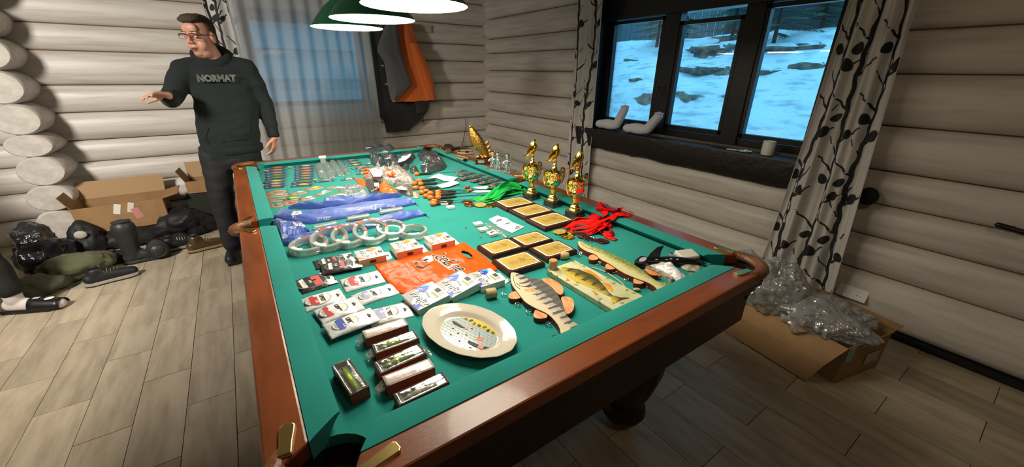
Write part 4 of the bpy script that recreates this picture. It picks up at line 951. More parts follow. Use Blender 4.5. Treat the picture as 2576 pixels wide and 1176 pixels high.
def carved(name, lab, cat, zc, outline, nose, tail, z, topm, fins, hooks, finz=-.005):
    A = P(*zc(*nose), z); B = P(*zc(*tail), z); an = math.atan2(B.y - A.y, B.x - A.x); Mi = Rz(-an)
    t = thing(name, lab, cat, (A.x, A.y, ZC), an)
    def loc(p, zz=z): q = Mi @ (P(*zc(*p), zz) - Vector((A.x, A.y, 0))); return (q.x, q.y)
    o = chaik([loc(p) for p in outline]); h = z - ZC
    MB().prism(o, 0, h - .0012).build('wooden_core', SIDEW, t, bevel=.0008, smooth=False)
    cx = sum(a for a, b in o) / len(o); cy = sum(b for a, b in o) / len(o)
    MB().prism([(cx + (a - cx) * .992, cy + (b - cy) * .985) for a, b in o], h - .0012, h + .0003).build('painted_face', topm, t, smooth=False)
    for f in fins:
        q = chaik([loc(p, z + finz) for p in f], 2); b = MB().prism(q, .0005, h + finz - .001).build('fin', SIDEW, t, bevel=.001, smooth=False)
        MB().prism([(sum(a for a, _ in q) / len(q) + (a - sum(c for c, _ in q) / len(q)) * .98, sum(c for _, c in q) / len(q) + (b_ - sum(c for _, c in q) / len(q)) * .98) for a, b_ in q], h + finz - .001, h + finz + .0006).build('fin_face', FINW, b, smooth=False)
    for p in hooks:
        q = P(*zc(*p), .806); q = Mi @ (q - Vector((A.x, A.y, ZC)))
        b = MB().tube([(q.x + .0085 * math.cos(a), q.y + .0085 * math.sin(a), q.z + .003 * math.sin(a)) for a in [2 * PI * k / 20 for k in range(17)]], .0013, 8)
        b.ell((q.x + .0085, q.y, q.z + .002), (.0032,) * 3, n=10, h=6); b.ell((q.x + .0085 * math.cos(5.3), q.y + .0085 * math.sin(5.3), q.z), (.0028,) * 3, n=10, h=6)
        b.build('chrome_hook', CHROME, t)
    return t, loc, h
BREAM = stripe_mat('painted_perch_black_bars', (.42, .40, .34, 1), (.03, .032, .04, 1), (.74, .62, .42, 1), 210, .35)
t, loc, h = carved('carved_perch', 'black barred wooden fish with orange fins and chrome hooks, beside the oval plate', 'fish plaque', zb,
    [(475, 285), (560, 308), (680, 350), (820, 385), (920, 440), (1000, 530), (1050, 620), (1080, 700), (1110, 790), (1190, 865), (1280, 900), (1210, 935), (1145, 960), (1090, 990), (1045, 1010), (1030, 920), (960, 830), (890, 765), (750, 705), (640, 640), (600, 590), (530, 500), (480, 430), (468, 350)],
    (475, 300), (1165, 950), .822, BREAM, [[(815, 375), (850, 362), (920, 365), (1000, 400), (1060, 450), (1078, 500), (1070, 548), (1030, 560), (960, 500), (880, 430)], [(1040, 575), (1100, 570), (1160, 585), (1195, 620), (1198, 700), (1175, 750), (1110, 785), (1075, 720), (1060, 640)],
     [(443, 580), (455, 545), (500, 515), (560, 512), (600, 530), (625, 575), (560, 600), (480, 605)], [(733, 815), (732, 760), (760, 715), (810, 718), (870, 745), (893, 780), (890, 818), (810, 830)]],
    [(395, 545), (550, 660), (680, 745), (900, 880), (975, 1040)])
e = MB()
q = [loc(p, .8225) for p in ((540, 420), (580, 455), (640, 460), (690, 440), (720, 400))]; e.tube([(x, y, h + .0006) for x, y in q], .0012, 5)
q = [loc(p, .8225) for p in ((500, 330), (505, 380), (530, 450), (580, 490))]; e.tube([(x, y, h + .0006) for x, y in q], .0010, 5); e.build('gill_line', INK, t)
q = [loc(p, .8225) for p in ((620, 490), (700, 480), (790, 500), (720, 515), (640, 515))]; flat(q, h + .0002, 'side_fin', FINW, t)
x, y = loc((620, 355), .8225); MB().ell((x, y, h), (.007, .0035, .0015), n=12, h=5).build('eye', INK, t)
PIKE = stripe_mat('painted_pike', (.20, .24, .04, 1), (.60, .60, .16, 1), (.68, .62, .30, 1), 130, .28, 'dots')
t, loc, h = carved('carved_pike', 'long yellow-green spotted wooden pike with four chrome hooks', 'fish plaque', zk,
    [(606, 140), (650, 148), (760, 198), (850, 215), (950, 268), (1100, 328), (1250, 395), (1380, 470), (1500, 550), (1600, 635), (1680, 690), (1750, 705), (1890, 712), (1790, 775), (1690, 815), (1650, 760), (1550, 700), (1400, 650), (1200, 565), (1050, 455), (900, 385), (850, 320), (740, 290), (640, 232), (606, 185)],
    (612, 150), (1760, 760), .824, PIKE, [[(752, 390), (752, 350), (790, 325), (840, 330), (885, 360), (880, 395), (810, 405)], [(975, 520), (975, 465), (1010, 443), (1070, 447), (1120, 480), (1115, 520), (1040, 530)], [(1352, 710), (1350, 655), (1380, 632), (1440, 640), (1500, 665), (1500, 715), (1420, 725)],
     [(1495, 510), (1550, 525), (1620, 550), (1715, 605), (1650, 612), (1590, 600), (1530, 560)], [(1690, 780), (1750, 710), (1890, 712), (1790, 780), (1700, 812)][:0] or [(1500, 700), (1520, 690), (1530, 712)]],
    [(640, 310), (885, 445), (1100, 555), (1265, 650), (1545, 745)])
x, y = loc((800, 215), .8245); MB().ell((x, y, h), (.006, .004, .0015), n=12, h=5).build('eye', INK, t)
e = MB(); q = [loc(p, .8245) for p in ((640, 165), (690, 215), (740, 240), (860, 275), (900, 300))]; e.tube([(x, y, h + .0006) for x, y in q], .001, 5); e.build('mouth_line', INK, t)
# painted perch on a board
t = thing('painted_perch_board', 'pale green wooden board painted with a yellow perch, between the two carved fish', 'picture board', (.936, .834, ZC), math.radians(1))
MB().box((0, 0, .011), (.150, .335, .022)).build('board', mat('pale_green_painted_wood', (.50, .50, .26, 1), .45, var=.35, vscale=22, col2=(.68, .66, .44, 1), bump=.35, bscale=30), t, bevel=.003)
def l2(p, z=.8225): q = Rz(-math.radians(1)) @ (P(*zk(*p), z) - Vector((.936, .834, 0))); return (q.x, q.y)
PER = stripe_mat('painted_yellow_perch', (.16, .13, .02, 1), (.05, .05, .02, 1), (.66, .48, .06, 1), 150, .5)
bo2 = [(372, 492), (500, 510), (620, 525), (700, 560), (800, 600), (900, 680), (980, 770), (1030, 840), (1080, 880), (1200, 905), (1300, 910), (1200, 935), (1120, 970), (1075, 992), (1060, 960), (1055, 900), (960, 860), (850, 800), (700, 740), (560, 680), (470, 610), (410, 545)]
A = l2((372, 495)); B = l2((1100, 930)); an = math.atan2(B[1] - A[1], B[0] - A[0]); Mi = Rz(-an)
pp = [tuple((Mi @ Vector((x - A[0], y - A[1], 0)))[:2]) for x, y in [l2(p) for p in bo2]]
o = MB().prism(pp, 0, .0012).build('painted_perch', PER, t, smooth=False); o.location = (A[0], A[1], .0222); o.rotation_euler = (0, 0, an)
for f in ([(680, 530), (780, 540), (900, 630), (945, 682), (860, 655), (740, 590)], [(935, 705), (1030, 720), (1075, 780), (1068, 830), (1000, 775)], [(440, 680), (460, 632), (502, 680)], [(790, 805), (850, 835), (880, 862), (845, 870)], [(530, 630), (590, 620), (610, 670), (560, 680)], [(1050, 890), (1120, 900), (1240, 905), (1150, 950), (1075, 990)]):
    flat([l2(p) for p in f], .0226, 'painted_fin', FINW if False else mat('orange_paint', (.85, .33, .04, 1), .5, var=.4, vscale=40), t)
b = MB()
for p in ((250, 560), (330, 620), (620, 700), (580, 740), (920, 930), (870, 950), (700, 480), (640, 440), (560, 420), (480, 400), (1000, 640), (1250, 800), (1350, 850), (1190, 970), (430, 440), (1100, 720)):
    x, y = l2(p); a = ru(0, 6)
    for k in range(4): a2 = a + k * .7; b.box((x + .005 * math.cos(a2), y + .005 * math.sin(a2), .0224), (.011, .0018, .0005), Rz(a2))
b.build('painted_weed', mat('weed_green_paint', (.16, .24, .03, 1), .55), t, smooth=False, kind='stuff')
MB().tube([tuple(l2(p, .803)) + (.003,) for p in ((800, 500), (870, 520), (1000, 570), (1120, 650), (1200, 710), (1245, 770))], .0025, 6).build('twine', mat('natural_twine', (.55, .45, .25, 1), .8), t)
x, y = l2((1400, 800), .805); MB().ell((x, y, .006), (.014, .008, .006), Rz(-.8), n=10, h=6).build('twine_knot', mat('natural_twine', (.55, .45, .25, 1), .8), t)
# ---- corks
CORK = mat('turned_pale_wood', (.62, .44, .22, 1), .55, var=.3, vscale=30, stretch=(1, 1, .25), bump=.3, bscale=60); CORKE = mat('orange_end_grain', (.62, .27, .06, 1), .5); DARKEND = mat('dark_felt_end', (.02, .018, .012, 1), .8)
def cork(p, r, L, lying, rz, lab, endm, lz=ZC):
    t = thing('wooden_plug', lab, 'wooden plug', (p.x, p.y, lz), rz, 'pale wooden plugs')
    M = Matrix.Rotation(PI / 2, 3, 'Y') if lying else None; c = (-L / 2, 0, r) if lying else (0, 0, 0)
    MB().lathe([(r * .93, 0), (r, .002), (r * 1.01, L / 2), (r, L - .002), (r * .93, L)], 28, c, M).build('plug_body', CORK, t)
    if lying: MB().lathe([(.001, L), (r * .92, L), (r * .92, L + .0006), (.001, L + .0006)], 28, c, M, cap=False).build('end_face', endm, t)
    else: MB().lathe([(r * .92, L), (r * .9, L + .0006), (.001, L + .0008)], 28, c, M, cap=False).build('end_face', endm, t)
    return t
cork(P(*zb(248, 585), ZC), .0175, .036, True, -.25, 'lying wooden plug with dark end, between plate and blue boxes', DARKEND)
cork(P(1391, 676, .822), .0165, .036, False, 0, 'upright wooden plug with orange top standing on the perch board corner', CORKE, .822)
cork(P(1419, 652, ZC), .0150, .034, True, -.45, 'lying wooden plug behind the upright one, against the plaque', CORK)
hk = P(*zk(215, 520), .824)
MB().tube([(.011 * math.cos(a), .009 * math.sin(a), .0012) for a in [2 * PI * k / 20 for k in range(20)]], .0009, 6, closed=True).build('split_ring', CHROME, loc=(hk.x, hk.y, .8222), label='thin steel ring on the corner of the painted perch board', cat='ring')
for (px, py), l in ((zk(610, 350), 'loose chrome ring by the pike snout'), (zb(430, 400), 'small blue and chrome ring beside the right blue line box')):
    p = P(px, py, ZC); b = MB().tube([(.010 * math.cos(a), .010 * math.sin(a), .002) for a in [2 * PI * k / 20 for k in range(18)]], .0012, 8); b.ell((.010, 0, .003), (.004,) * 3, n=10, h=6); b.ell((.007, -.007, .003), (.003,) * 3, n=10, h=6)
    b.build('chrome_ring', CHROME, loc=(p.x, p.y, ZC), label=l, cat='ring')
# ---- oval plate
ze = crop(1040, 740, 5.88)
PORC = mat('cream_porcelain', (.72, .66, .55, 1), .12, coat=.7)
t = thing('oval_plate', 'cream porcelain oval dish painted with boats, waves and a yellow shore', 'plate', (.432, .842, ZC), math.radians(-72))
pr = [(.55, .001), (.58, .0), (.60, .002), (.66, .010), (.74, .0135), (.86, .019), (.985, .0255), (1.0, .0262), (1.008, .025), (1.0, .0238), (.86, .0155), (.74, .0095), (.66, .0065), (.60, .0)]
def plp(s, z, k, n=72):
    a = 2 * PI * k / n; sc = 1 + (.005 * math.cos(16 * a) * max(0, (s - .7) / .3)); return (.158 * s * sc * math.cos(a), .106 * s * sc * math.sin(a), z)
seq = [(0.02, .0062), (.3, .0062), (.60, .0065), (.65, .0095), (.71, .0165), (.76, .0195), (.88, .0225), (.97, .0262), (1.0, .0272), (1.012, .0262), (1.0, .0245), (.86, .0185), (.72, .0125), (.62, .004), (.58, .0), (.54, .0), (.50, .003), (.02, .003)]
b = MB(); b.rings([[plp(s, z, k) for k in range(72)] for s, z in seq]); b.build('dish', PORC, t, fixn=True)
MB().prism(ellp(0, 0, .091, .058, 48), .0066, .0070).build('painted_water', mat('pale_blue_glaze', (.42, .50, .50, 1), .2, coat=.5), t, smooth=False)
w = MB(); random.seed(5)
for r_ in range(11):
    for c_ in range(13):
        x = -.083 + c_ * .0138 + (r_ % 2) * .006; y = -.050 + r_ * .0095
        if (x / .086) ** 2 + (y / .053) ** 2 > 1 or y > .034 - .1 * abs(x) * 0 + .0: continue
        w.tube([(x + .0022 * k, y + .0016 * math.sin(k * 1.6), .0073) for k in range(5)], .00035, 4)
w.build('wave_marks', GREYINK, t, smooth=False, kind='stuff')
yl = [(-.070 + .0135 * k, .035 + .003 * math.sin(k)) for k in range(11)]; yl2 = [(x, min(.0575 * math.sqrt(max(0, 1 - (x / .092) ** 2)), .058)) for x, _ in yl[::-1]]
flat([p for p in yl] + [(x, max(y, .0355)) for x, y in yl2], .0072, 'painted_shore', mat('yellow_glaze', (.62, .48, .03, 1), .25), t)
for k in range(7):
    x = -.048 + .0165 * k; flat(ellp(x, .041 + .003 * math.sin(k * 2), .0065, .0045, 9, k), .0078, 'painted_tree', INK if k % 2 else mat('olive_glaze', (.10, .10, .02, 1), .3), t)
flat([(-.072, .010), (-.066, .014), (-.040, .012), (-.018, .010), (-.030, .004), (-.058, .003)], .0074, 'painted_boat', INK, t)
flat([(.022, -.022), (.060, -.018), (.082, -.010), (.076, -.022), (.050, -.031), (.026, -.030)], .0074, 'painted_boat', INK, t)
flat([(.055, -.018), (.070, -.015), (.072, -.027), (.058, -.029)], .0079, 'painted_passenger', mat('coral_glaze', (.75, .16, .05, 1), .3), t)
flat([(.030, .006), (.046, .009), (.050, -.004), (.034, -.008)], .0074, 'painted_figure', mat('coral_glaze', (.75, .16, .05, 1), .3), t)
flat([(.020, .020), (.0215, .020), (.040, .000), (.0385, .000)], .0076, 'painted_rod', INK, t); flat([(-.022, .012), (-.012, .012), (-.014, .005), (-.020, .005)], .0076, 'painted_figure', mat('coral_glaze', (.75, .16, .05, 1), .3), t)
for (x, y) in ((-.045, -.012), (-.020, -.018), (.002, -.010), (-.030, -.034), (.005, -.038), (-.005, .018), (.045, -.040)):
    flat([(x - .004, y), (x, y - .0015), (x + .004, y + .001), (x, y + .003)], .0074, 'painted_bird', INK, t)
rm = MB()
for k in range(40):
    a = 2 * PI * k / 40; rm.box((.152 * math.cos(a), .102 * math.sin(a), .0262), (.0028, .0010, .0004), Rz(a + .6))
rm.build('rim_marks', GREYINK, t, smooth=False, kind='stuff')

for o_ in list(t.children):
    if o_.name.startswith('painted') or o_.name.startswith('wave'): o_.scale = (1.12, 1.14, 1)
# ---- clear line spools (rings)
RING = film('milky_spool_plastic', (.82, .86, .84, 1), .66, .15, 1.0, .15, 20)
def ring_spool(p, tilt, az, lab, r=.074):
    t = thing('line_spool', lab, 'spool', p, 0, 'milky clear line spools leaning in a row'); t.rotation_euler = (tilt[0], tilt[1], az)
    out = [(r * .80, -.010), (r * .97, -.010), (r, -.007), (r, .0025), (r * .965, .005), (r * .965, .008), (r, .0105), (r, .018), (r * .97, .021), (r * .80, .021), (r * .785, .018), (r * .785, -.007), (r * .80, -.010)]
    MB().lathe(out, 56, cap=False).build('ring_body', RING, t)
    def seg(r0, r1, a0, a1, z, nm, m):
        n = max(3, int(abs(a1 - a0) / 6)); o = [(r0 * math.cos(math.radians(a0 + (a1 - a0) * k / n)), r0 * math.sin(math.radians(a0 + (a1 - a0) * k / n))) for k in range(n + 1)] + [(r1 * math.cos(math.radians(a1 - (a1 - a0) * k / n)), r1 * math.sin(math.radians(a1 - (a1 - a0) * k / n))) for k in range(n + 1)]
        b = MB(); m_ = len(o); h = n + 1; b.add([(x, y, z) for x, y in o], [(k, k + 1, m_ - 2 - k, m_ - 1 - k) for k in range(n)]); b.build(nm, m, t, solid=.0003)
    OR = mat('orange_red_label', (.88, .10, .02, 1), .4)
    seg(r * .80, r * .97, 75, 105, .0213, 'orange_label', OR); seg(r * .80, r * .97, 107, 117, .0213, 'white_label', WHITEC); seg(r * .80, r * .97, 25, 58, .0213, 'orange_label', mat('salmon_label', (.90, .25, .14, 1), .4)); seg(r * .80, r * .97, 60, 73, .0213, 'white_label', WHITEC)
    for rr in (.83, .87, .91): seg(r * rr, r * (rr + .018), -18, 24, .0213, 'printed_line', INK)
    seg(r * .80, r * .97, -30, -19, .0213, 'orange_label', OR); seg(r * .70, r * .97, 185, 240, .0214, 'white_leaflet', WHITEC)
    MB().lathe([(.004, 0), (.009, 0), (.009, .003), (.004, .003), (.004, 0)], 16, (r * 1.06 * math.cos(.5), r * 1.06 * math.sin(.5), .009), cap=False).build('spool_eyelet', RING, t)
for i, (px, py, tx, ty, lab) in enumerate(((778, 622, .04, -.03, 'milky line spool nearest the left cushion, lying lowest of the row'), (829, 605, .20, -.12, 'milky line spool second from the left cushion'), (880, 597, .22, -.13, 'milky line spool third from the left'),
                                            (933, 586, .32, -.16, 'milky line spool fourth from the left, standing highest'), (984, 581, .20, -.12, 'milky line spool fifth from the left'), (1040, 588, .05, 0, 'milky line spool at the right end of the row, lying almost flat'))):
    zz = .801 + (.0 if i in (0, 5) else .074 * math.sin(math.hypot(tx, ty)) * .9)
    p = P(px, py, zz + .012); p.z = zz + .013; ring_spool(p, (tx, ty), math.radians(8 * i), lab, .078 if i < 4 else .066)

# ---- long blue fabric rod bags
BLUF = mat('royal_blue_nylon', (.045, .105, .42, 1), .42, bump=.3, bscale=24, sheen=.3, coat=.15)
zl = crop(660, 480, 5.855)
def longbag(lab, top, bot, hh, seed, grp='blue nylon rod bags', zt=.828):
    t = thing('blue_rod_bag', lab, 'bag', group=grp)
    A = [P(*zl(*p), zt) for p in top]; B = [P(*zl(*p), .806) for p in bot]; n = 64; rs = []; seg = len(A) - 1
    for i in range(n + 1):
        u = i / n * seg; k = min(int(u), seg - 1); f = u - k; j = min(k + 1, seg); T = A[k].lerp(A[j], f); Bo = B[k].lerp(B[j], f); c = (T + Bo) / 2; s = (T - Bo); s.z = 0; w = s.length / 2; s.normalize()
        v = i / n; h = hh[k] * (1 - f) + hh[j] * f; ring = []
        for q in range(24):
            a = 2 * PI * q / 24; ca, sa = math.cos(a), math.sin(a)
            wr = 1 + .30 * nz((v * 5, ca * 2, sa * 2), 2.2, seed) + .16 * nz((v * 26, ca * 2.2, 0), 1.3, seed + 3)
            pnt = c + s * (w * ca); pnt.z = ZC + .002 + (max(0, h * (max(0, sa) ** .75) * wr) if sa > 0 else 0) + .004 * (1 - abs(ca))
            ring.append(tuple(pnt))
        rs.append(ring)
    o = MB().rings(rs).build('bag_body', BLUF, t, fixn=True); return t, o
tA, oA = longbag('blue nylon rod bag farthest from the spools, printed LONG', [(150, 330), (300, 250), (430, 300), (700, 270), (1000, 230), (1400, 175), (1800, 115), (2180, 70), (2290, 175)], [(170, 410), (330, 440), (480, 470), (720, 480), (1050, 425), (1400, 365), (1800, 280), (2150, 215), (2295, 185)], [.012, .036, .038, .034, .034, .034, .032, .024, .003], 2)
tB, oB = longbag('blue nylon rod bag lying next to the row of spools', [(300, 690), (430, 640), (700, 600), (960, 510), (1300, 470), (1700, 385), (2080, 280), (2320, 245), (2450, 335)], [(310, 800), (480, 800), (760, 720), (1000, 660), (1350, 600), (1750, 510), (2050, 440), (2250, 385), (2455, 348)], [.02, .032, .030, .034, .032, .032, .028, .020, .003], 8)
tC, oC = longbag('short blue nylon end of a rod bag with starburst badge, at the left cushion', [(115, 420), (230, 400), (330, 440), (450, 460), (580, 465), (680, 550), (715, 600)], [(140, 450), (230, 600), (290, 760), (400, 740), (540, 690), (650, 640), (712, 612)], [.006, .034, .044, .048, .044, .026, .003], 5)
tD, oD = longbag('narrow blue nylon bag with a bunched neck behind the printed one', [(370, 205), (600, 190), (880, 175), (950, 120), (1300, 110), (1650, 85), (1900, 60), (1980, 30)], [(380, 250), (600, 260), (890, 260), (960, 270), (1300, 230), (1640, 170), (1900, 120), (2060, 70)], [.01, .034, .03, .05, .044, .044, .03, .02], 11)
bpy.context.view_layer.update(); DG = bpy.context.evaluated_depsgraph_get()
def on_bag(o, mb, name, m, t, off=.0012): return drape_on(mb, BVHTree.FromObject(o, DG), off, name, m, t)
c = P(*zl(1560, 235), .835); dd = P(*zl(2000, 200), .835) - P(*zl(1200, 320), .835); an = math.degrees(math.atan2(dd.y, dd.x))
on_bag(oA, text_mb('LONG', .040, .0002, .0010, .0, T2(c.x, c.y, an + 180), .130), 'lettering', WHITEINK, tA)
c = P(*zl(905, 375), .83); on_bag(oA, text_mb('HEERING', .016, .0002, .0004, .0, T2(c.x, c.y, an + 182), .068), 'lettering', WHITEINK, tA)
c = P(*zl(1890, 195), .83); on_bag(oA, text_mb('SPORT', .012, .0002, .0003, .0, T2(c.x, c.y, an + 180), .045), 'lettering', WHITEINK, tA)
sd = 1
for (px, py), o_, t_ in (((505, 340), oA, tA), ((545, 515), oC, tC)):
    c = P(*zl(px, py), .84); so = []
    for k in range(18): a = 2 * PI * k / 18; r = .022 if k % 2 else .014; so.append((c.x + r * math.cos(a), c.y + r * math.sin(a)))
    b = MB().prism(so, 0, .0001); on_bag(o_, MB().grid(8, 8, lambda u, v: (c.x + (u - .5) * .046 , c.y + (v - .5) * .040, 0)), 'white_badge', WHITEINK, t_, .0008)
    b = MB()
    for k in range(9): a = 2 * PI * k / 9; d_ = Vector((math.cos(a), math.sin(a))); n_ = Vector((-d_.y, d_.x)); b.add([(c.x + d_.x * .002 - n_.x * .003, c.y + d_.y * .002 - n_.y * .003, 0), (c.x + d_.x * .020, c.y + d_.y * .018, 0), (c.x + d_.x * .002 + n_.x * .003, c.y + d_.y * .002 + n_.y * .003, 0)], [(0, 1, 2)])
    on_bag(o_, b, 'red_starburst', mat('starburst_red', (.75, .05, .02, 1), .5), t_, .0016)
for (px, py), w_, h_ in (((440, 560), .030, .012), ((335, 640), .028, .022), ((270, 590), .014, .016)):
    c = P(*zl(px, py), .84); on_bag(oC, MB().grid(5, 5, lambda u, v: tuple(Rz(-.7) @ Vector(((u - .5) * w_, (v - .5) * h_, 0)) + Vector((c.x, c.y, 0)))), 'care_label', mat('pale_blue_print', (.45, .50, .70, 1), .5), tC, .0012)
for (px, py), w_, h_ in (((385, 385), .030, .011), ((310, 485), .026, .020)):
    c = P(*zl(px, py), .84)
    for oo, tt in ((oA, tA), (oC, tC)):
        if BVHTree.FromObject(oo, DG).ray_cast(Vector((c.x, c.y, 1.2)), Vector((0, 0, -1)))[0]:
            on_bag(oo, MB().grid(5, 5, lambda u, v: tuple(Rz(-.7) @ Vector(((u - .5) * w_, (v - .5) * h_, 0)) + Vector((c.x, c.y, 0)))), 'care_label', mat('pale_blue_print', (.45, .50, .70, 1), .5), tt, .0012); break
# white plastic ice-rod sticks visible between the bags
def stick(p0, p1, lab):
    A = P(*zl(*p0), .812); B = P(*zl(*p1), .812); c = (A + B) / 2; L = (B - A).length; t = thing('packed_rod', lab, 'rod', (c.x, c.y, ZC), math.atan2(B.y - A.y, B.x - A.x), 'rods in clear sleeves between the blue bags')
    MB().box((0, 0, .012), (L, .022, .008)).build('card', mat('cream_card', (.72, .70, .60, 1), .5), t, bevel=.001)
    b = MB()
    for k in range(7): b.box((-L * .35 + L * .1 * k, 0, .0163), (L * .05, .0015, .0004))
    b.build('fine_print', INK, t, smooth=False)
    MB().box((0, 0, .013), (L * 1.08, .034, .018)).build('clear_sleeve', CRINK, t, bevel=.003)
stick((770, 550), (1090, 480), 'cream carded rod between the blue bags, leftmost'); stick((1260, 420), (1570, 370), 'cream carded rod between the blue bags, middle'); stick((1740, 320), (2060, 265), 'cream carded rod between the blue bags, rightmost')

# ================================================================== FAR HALF OF THE TABLE
NAVY = mat('navy_blister_card', (.035, .05, .10, 1), .35, coat=.4); SKY = mat('sky_blue_print', (.22, .42, .68, 1), .45); GOLDPR = mat('gold_sticker', (.70, .42, .06, 1), .4)
LCOL = [mat('lure_' + n, c, .3, coat=.5) for n, c in (('coral', (.75, .16, .06, 1)), ('olive', (.34, .28, .08, 1)), ('cream', (.62, .56, .42, 1)), ('amber', (.75, .30, .04, 1)), ('green', (.12, .32, .06, 1)), ('pink', (.62, .30, .24, 1)), ('grey', (.35, .33, .32, 1)), ('yellow', (.85, .62, .04, 1)))]
def pack(zc, pl, pr_, d, lc, card, lab, grp, nm='blister_pack', z=0, sleeve=True, name_l='lure', h=.009):
    A = P(*zc(*pl), ZC + .005); B = P(*zc(*pr_), ZC + .005); c = (A + B) / 2; L = (B - A).length
    t = thing(nm, lab, 'lure pack', (c.x, c.y, ZC + z), math.atan2(B.y - A.y, B.x - A.x), grp)
    MB().box((0, 0, .0012), (L, d, .0024)).build('backing_card', card, t, smooth=False)
    flat(ellp(-L * .36, 0, L * .085, d * .26, 12), .0024, 'print_badge', SKY if card is NAVY else ORP, t)
    b = MB(); l = L * .50; rs = []
    for i in range(9):
        u = i / 8; r = (.0062 * (math.sin(PI * u ** .8) ** .7) + .0006) * min(1.5, d / .035); rs.append([(L * .10 + (u - .5) * l, r * math.cos(a), .0075 + r * .7 * math.sin(a)) for a in [2 * PI * k / 8 for k in range(8)]])
    b.rings(rs).build(name_l, lc, t)
    if sleeve: MB().grid(6, 4, lambda u, v: (L * (-.5 + 1.12 * u), d * (v - .5) * 1.04, .003 + .012 * (math.sin(PI * v) ** .6) * (math.sin(PI * min(1, u * 1.05)) ** .4 if u < .95 else 0))).build('clear_blister', CLEAR, t)
    return t
za = crop(640, 380, 7.84)
side = ['left column', 'right column']
for ci, (rows, x0, x1) in enumerate((([(335, 0), (385, 0), (437, 0), (487, 0), (536, 0), (600, -35), (652, -40), (703, -40)], 215, 610), ([(300, 0), (352, 0), (403, 0), (452, 0), (500, 0), (550, 0), (612, -60), (672, -70)], 785, 1165))):
    for ri, (y, dx) in enumerate(rows):
        sl = -22
        pack(za, (x0 + dx + ri * 1, y + 14), (x1 + dx * .4, y + sl * .6), .064, LCOL[(ri * 3 + ci * 2) % 8], NAVY,
             'navy carded lure, %s of the far left packs, %s from the far cushion' % (side[ci], ['first', 'second', 'third', 'fourth', 'fifth', 'sixth', 'seventh', 'eighth'][ri]), 'navy carded lures in rows by the far left pocket', sleeve=True)
for k, ((x, y)) in enumerate(((700, 320), (240, 395), (165, 680), (1195, 565))):
    p = P(*za(x, y), .812); MB().prism(rect(p.x, p.y, .016, .03, .6), .8135, .8142).build('gold_sticker', GOLDPR, smooth=False, label=['gold price sticker between the two far pack columns', 'gold price sticker at the far left pack', 'gold sticker at the left end of the last navy pack', 'gold sticker right of the second column of navy packs'][k], cat='sticker')
zn = crop(780, 370, 7.35)
for k, (a, b_, lc, cd, l) in enumerate((((610, 262), (880, 238), 0, NAVY, 'farthest in the small far middle heap'), ((630, 305), (940, 285), 1, NAVY, 'second in the small far middle heap'), ((690, 345), (960, 322), 7, NAVY, 'third in the small far middle heap'), ((760, 400), (1090, 365), 0, NAVY, 'fourth in the small far middle heap'),
                                          ((850, 445), (1100, 410), 0, NAVY, 'front one in the small far middle heap, coral lure'), ((1000, 325), (1160, 300), 2, NAVY, 'lying right of the far middle heap'), ((1130, 385), (1300, 370), 3, NAVY, 'beside the orange bag heap, amber lure'),
                                          ((90, 640), (440, 610), 6, NAVY, 'long one alone in front of the clear empty bags'), ((860, 500), (1080, 470), 7, mat('black_card', (.02, .02, .02, 1), .4), 'black one with yellow print by the white tag'), ((570, 600), (820, 575), 1, NAVY, 'thin one left of the orange lure bag'))):
    pack(zn, a, b_, .045, LCOL[lc], cd, 'carded lure, ' + l, 'loose carded lures in the far middle')
# lower block of larger clear lure packs with orange print
BEIGEC = mat('beige_tint_card', (.42, .36, .26, 1), .4)
for k, (a, b_, lc, l) in enumerate((((225, 830), (620, 790), LCOL[3], 'orange lure, farthest left of the larger clear packs'), ((240, 900), (650, 850), LCOL[2], 'pale lure, second from the far left corner'), ((270, 985), (700, 930), LCOL[6], 'grey lure, third down the left side'), ((300, 1090), (560, 1050), LCOL[1], 'olive lure, nearest the blue bag end'),
                                      ((700, 850), (1020, 800), LCOL[2], 'cream lure, right of the orange one'), ((560, 960), (900, 920), mat('neon_green_lure', (.45, .95, .02, 1), .3), 'neon green lure in the centre'), ((900, 960), (1180, 900), mat('white_lure', (.9, .9, .9, 1), .3), 'bright white lure right of the neon green one'),
                                      ((1030, 760), (1330, 700), mat('neon_yellow_lure', (.98, .85, .0, 1), .3), 'neon yellow lure at the back'), ((880, 1060), (1220, 1010), LCOL[5], 'pink lure just behind the blue bags'), ((560, 1050), (860, 1000), LCOL[0], 'coral lure behind the narrow blue bag'))):
    t = pack(za, a, b_, .074, lc, BEIGEC, 'larger clear lure pack with ' + l, 'larger clear lure packs behind the blue bags', nm='clear_lure_pack', z=.0)
    L = (P(*za(*b_), .805) - P(*za(*a), .805)).length; b = MB()
    for q in range(5): b.box((L * (.30 + .035 * q), (-.3 + .15 * q) * .05, .0028), (.0035, .010, .0006), Rz(.6))
    b.build('orange_print', ORP, t, smooth=False)
for k, (a, b_, w_, m, l) in enumerate((((330, 740), (730, 770), .03, mat('white_red_lure', (.85, .80, .78, 1), .3), 'white and maroon soft lure in a long clear sleeve'), ((130, 880), (350, 800), .035, WHITEC, 'white fish-shaped lure card in a clear sleeve'), ((360, 900), (700, 880), .03, PEARL, 'pearl soft lure in a clear sleeve in front'), ((480, 945), (760, 920), .025, LCOL[5], 'pink lure strip just behind the narrow blue bag'), ((850, 915), (1100, 880), .022, LCOL[5], 'pale striped lure strip below the orange heap'))):
    pack(zn, a, b_, .05, m, BEIGEC, l, 'clear sleeves in the middle left', nm='clear_sleeve_pack')
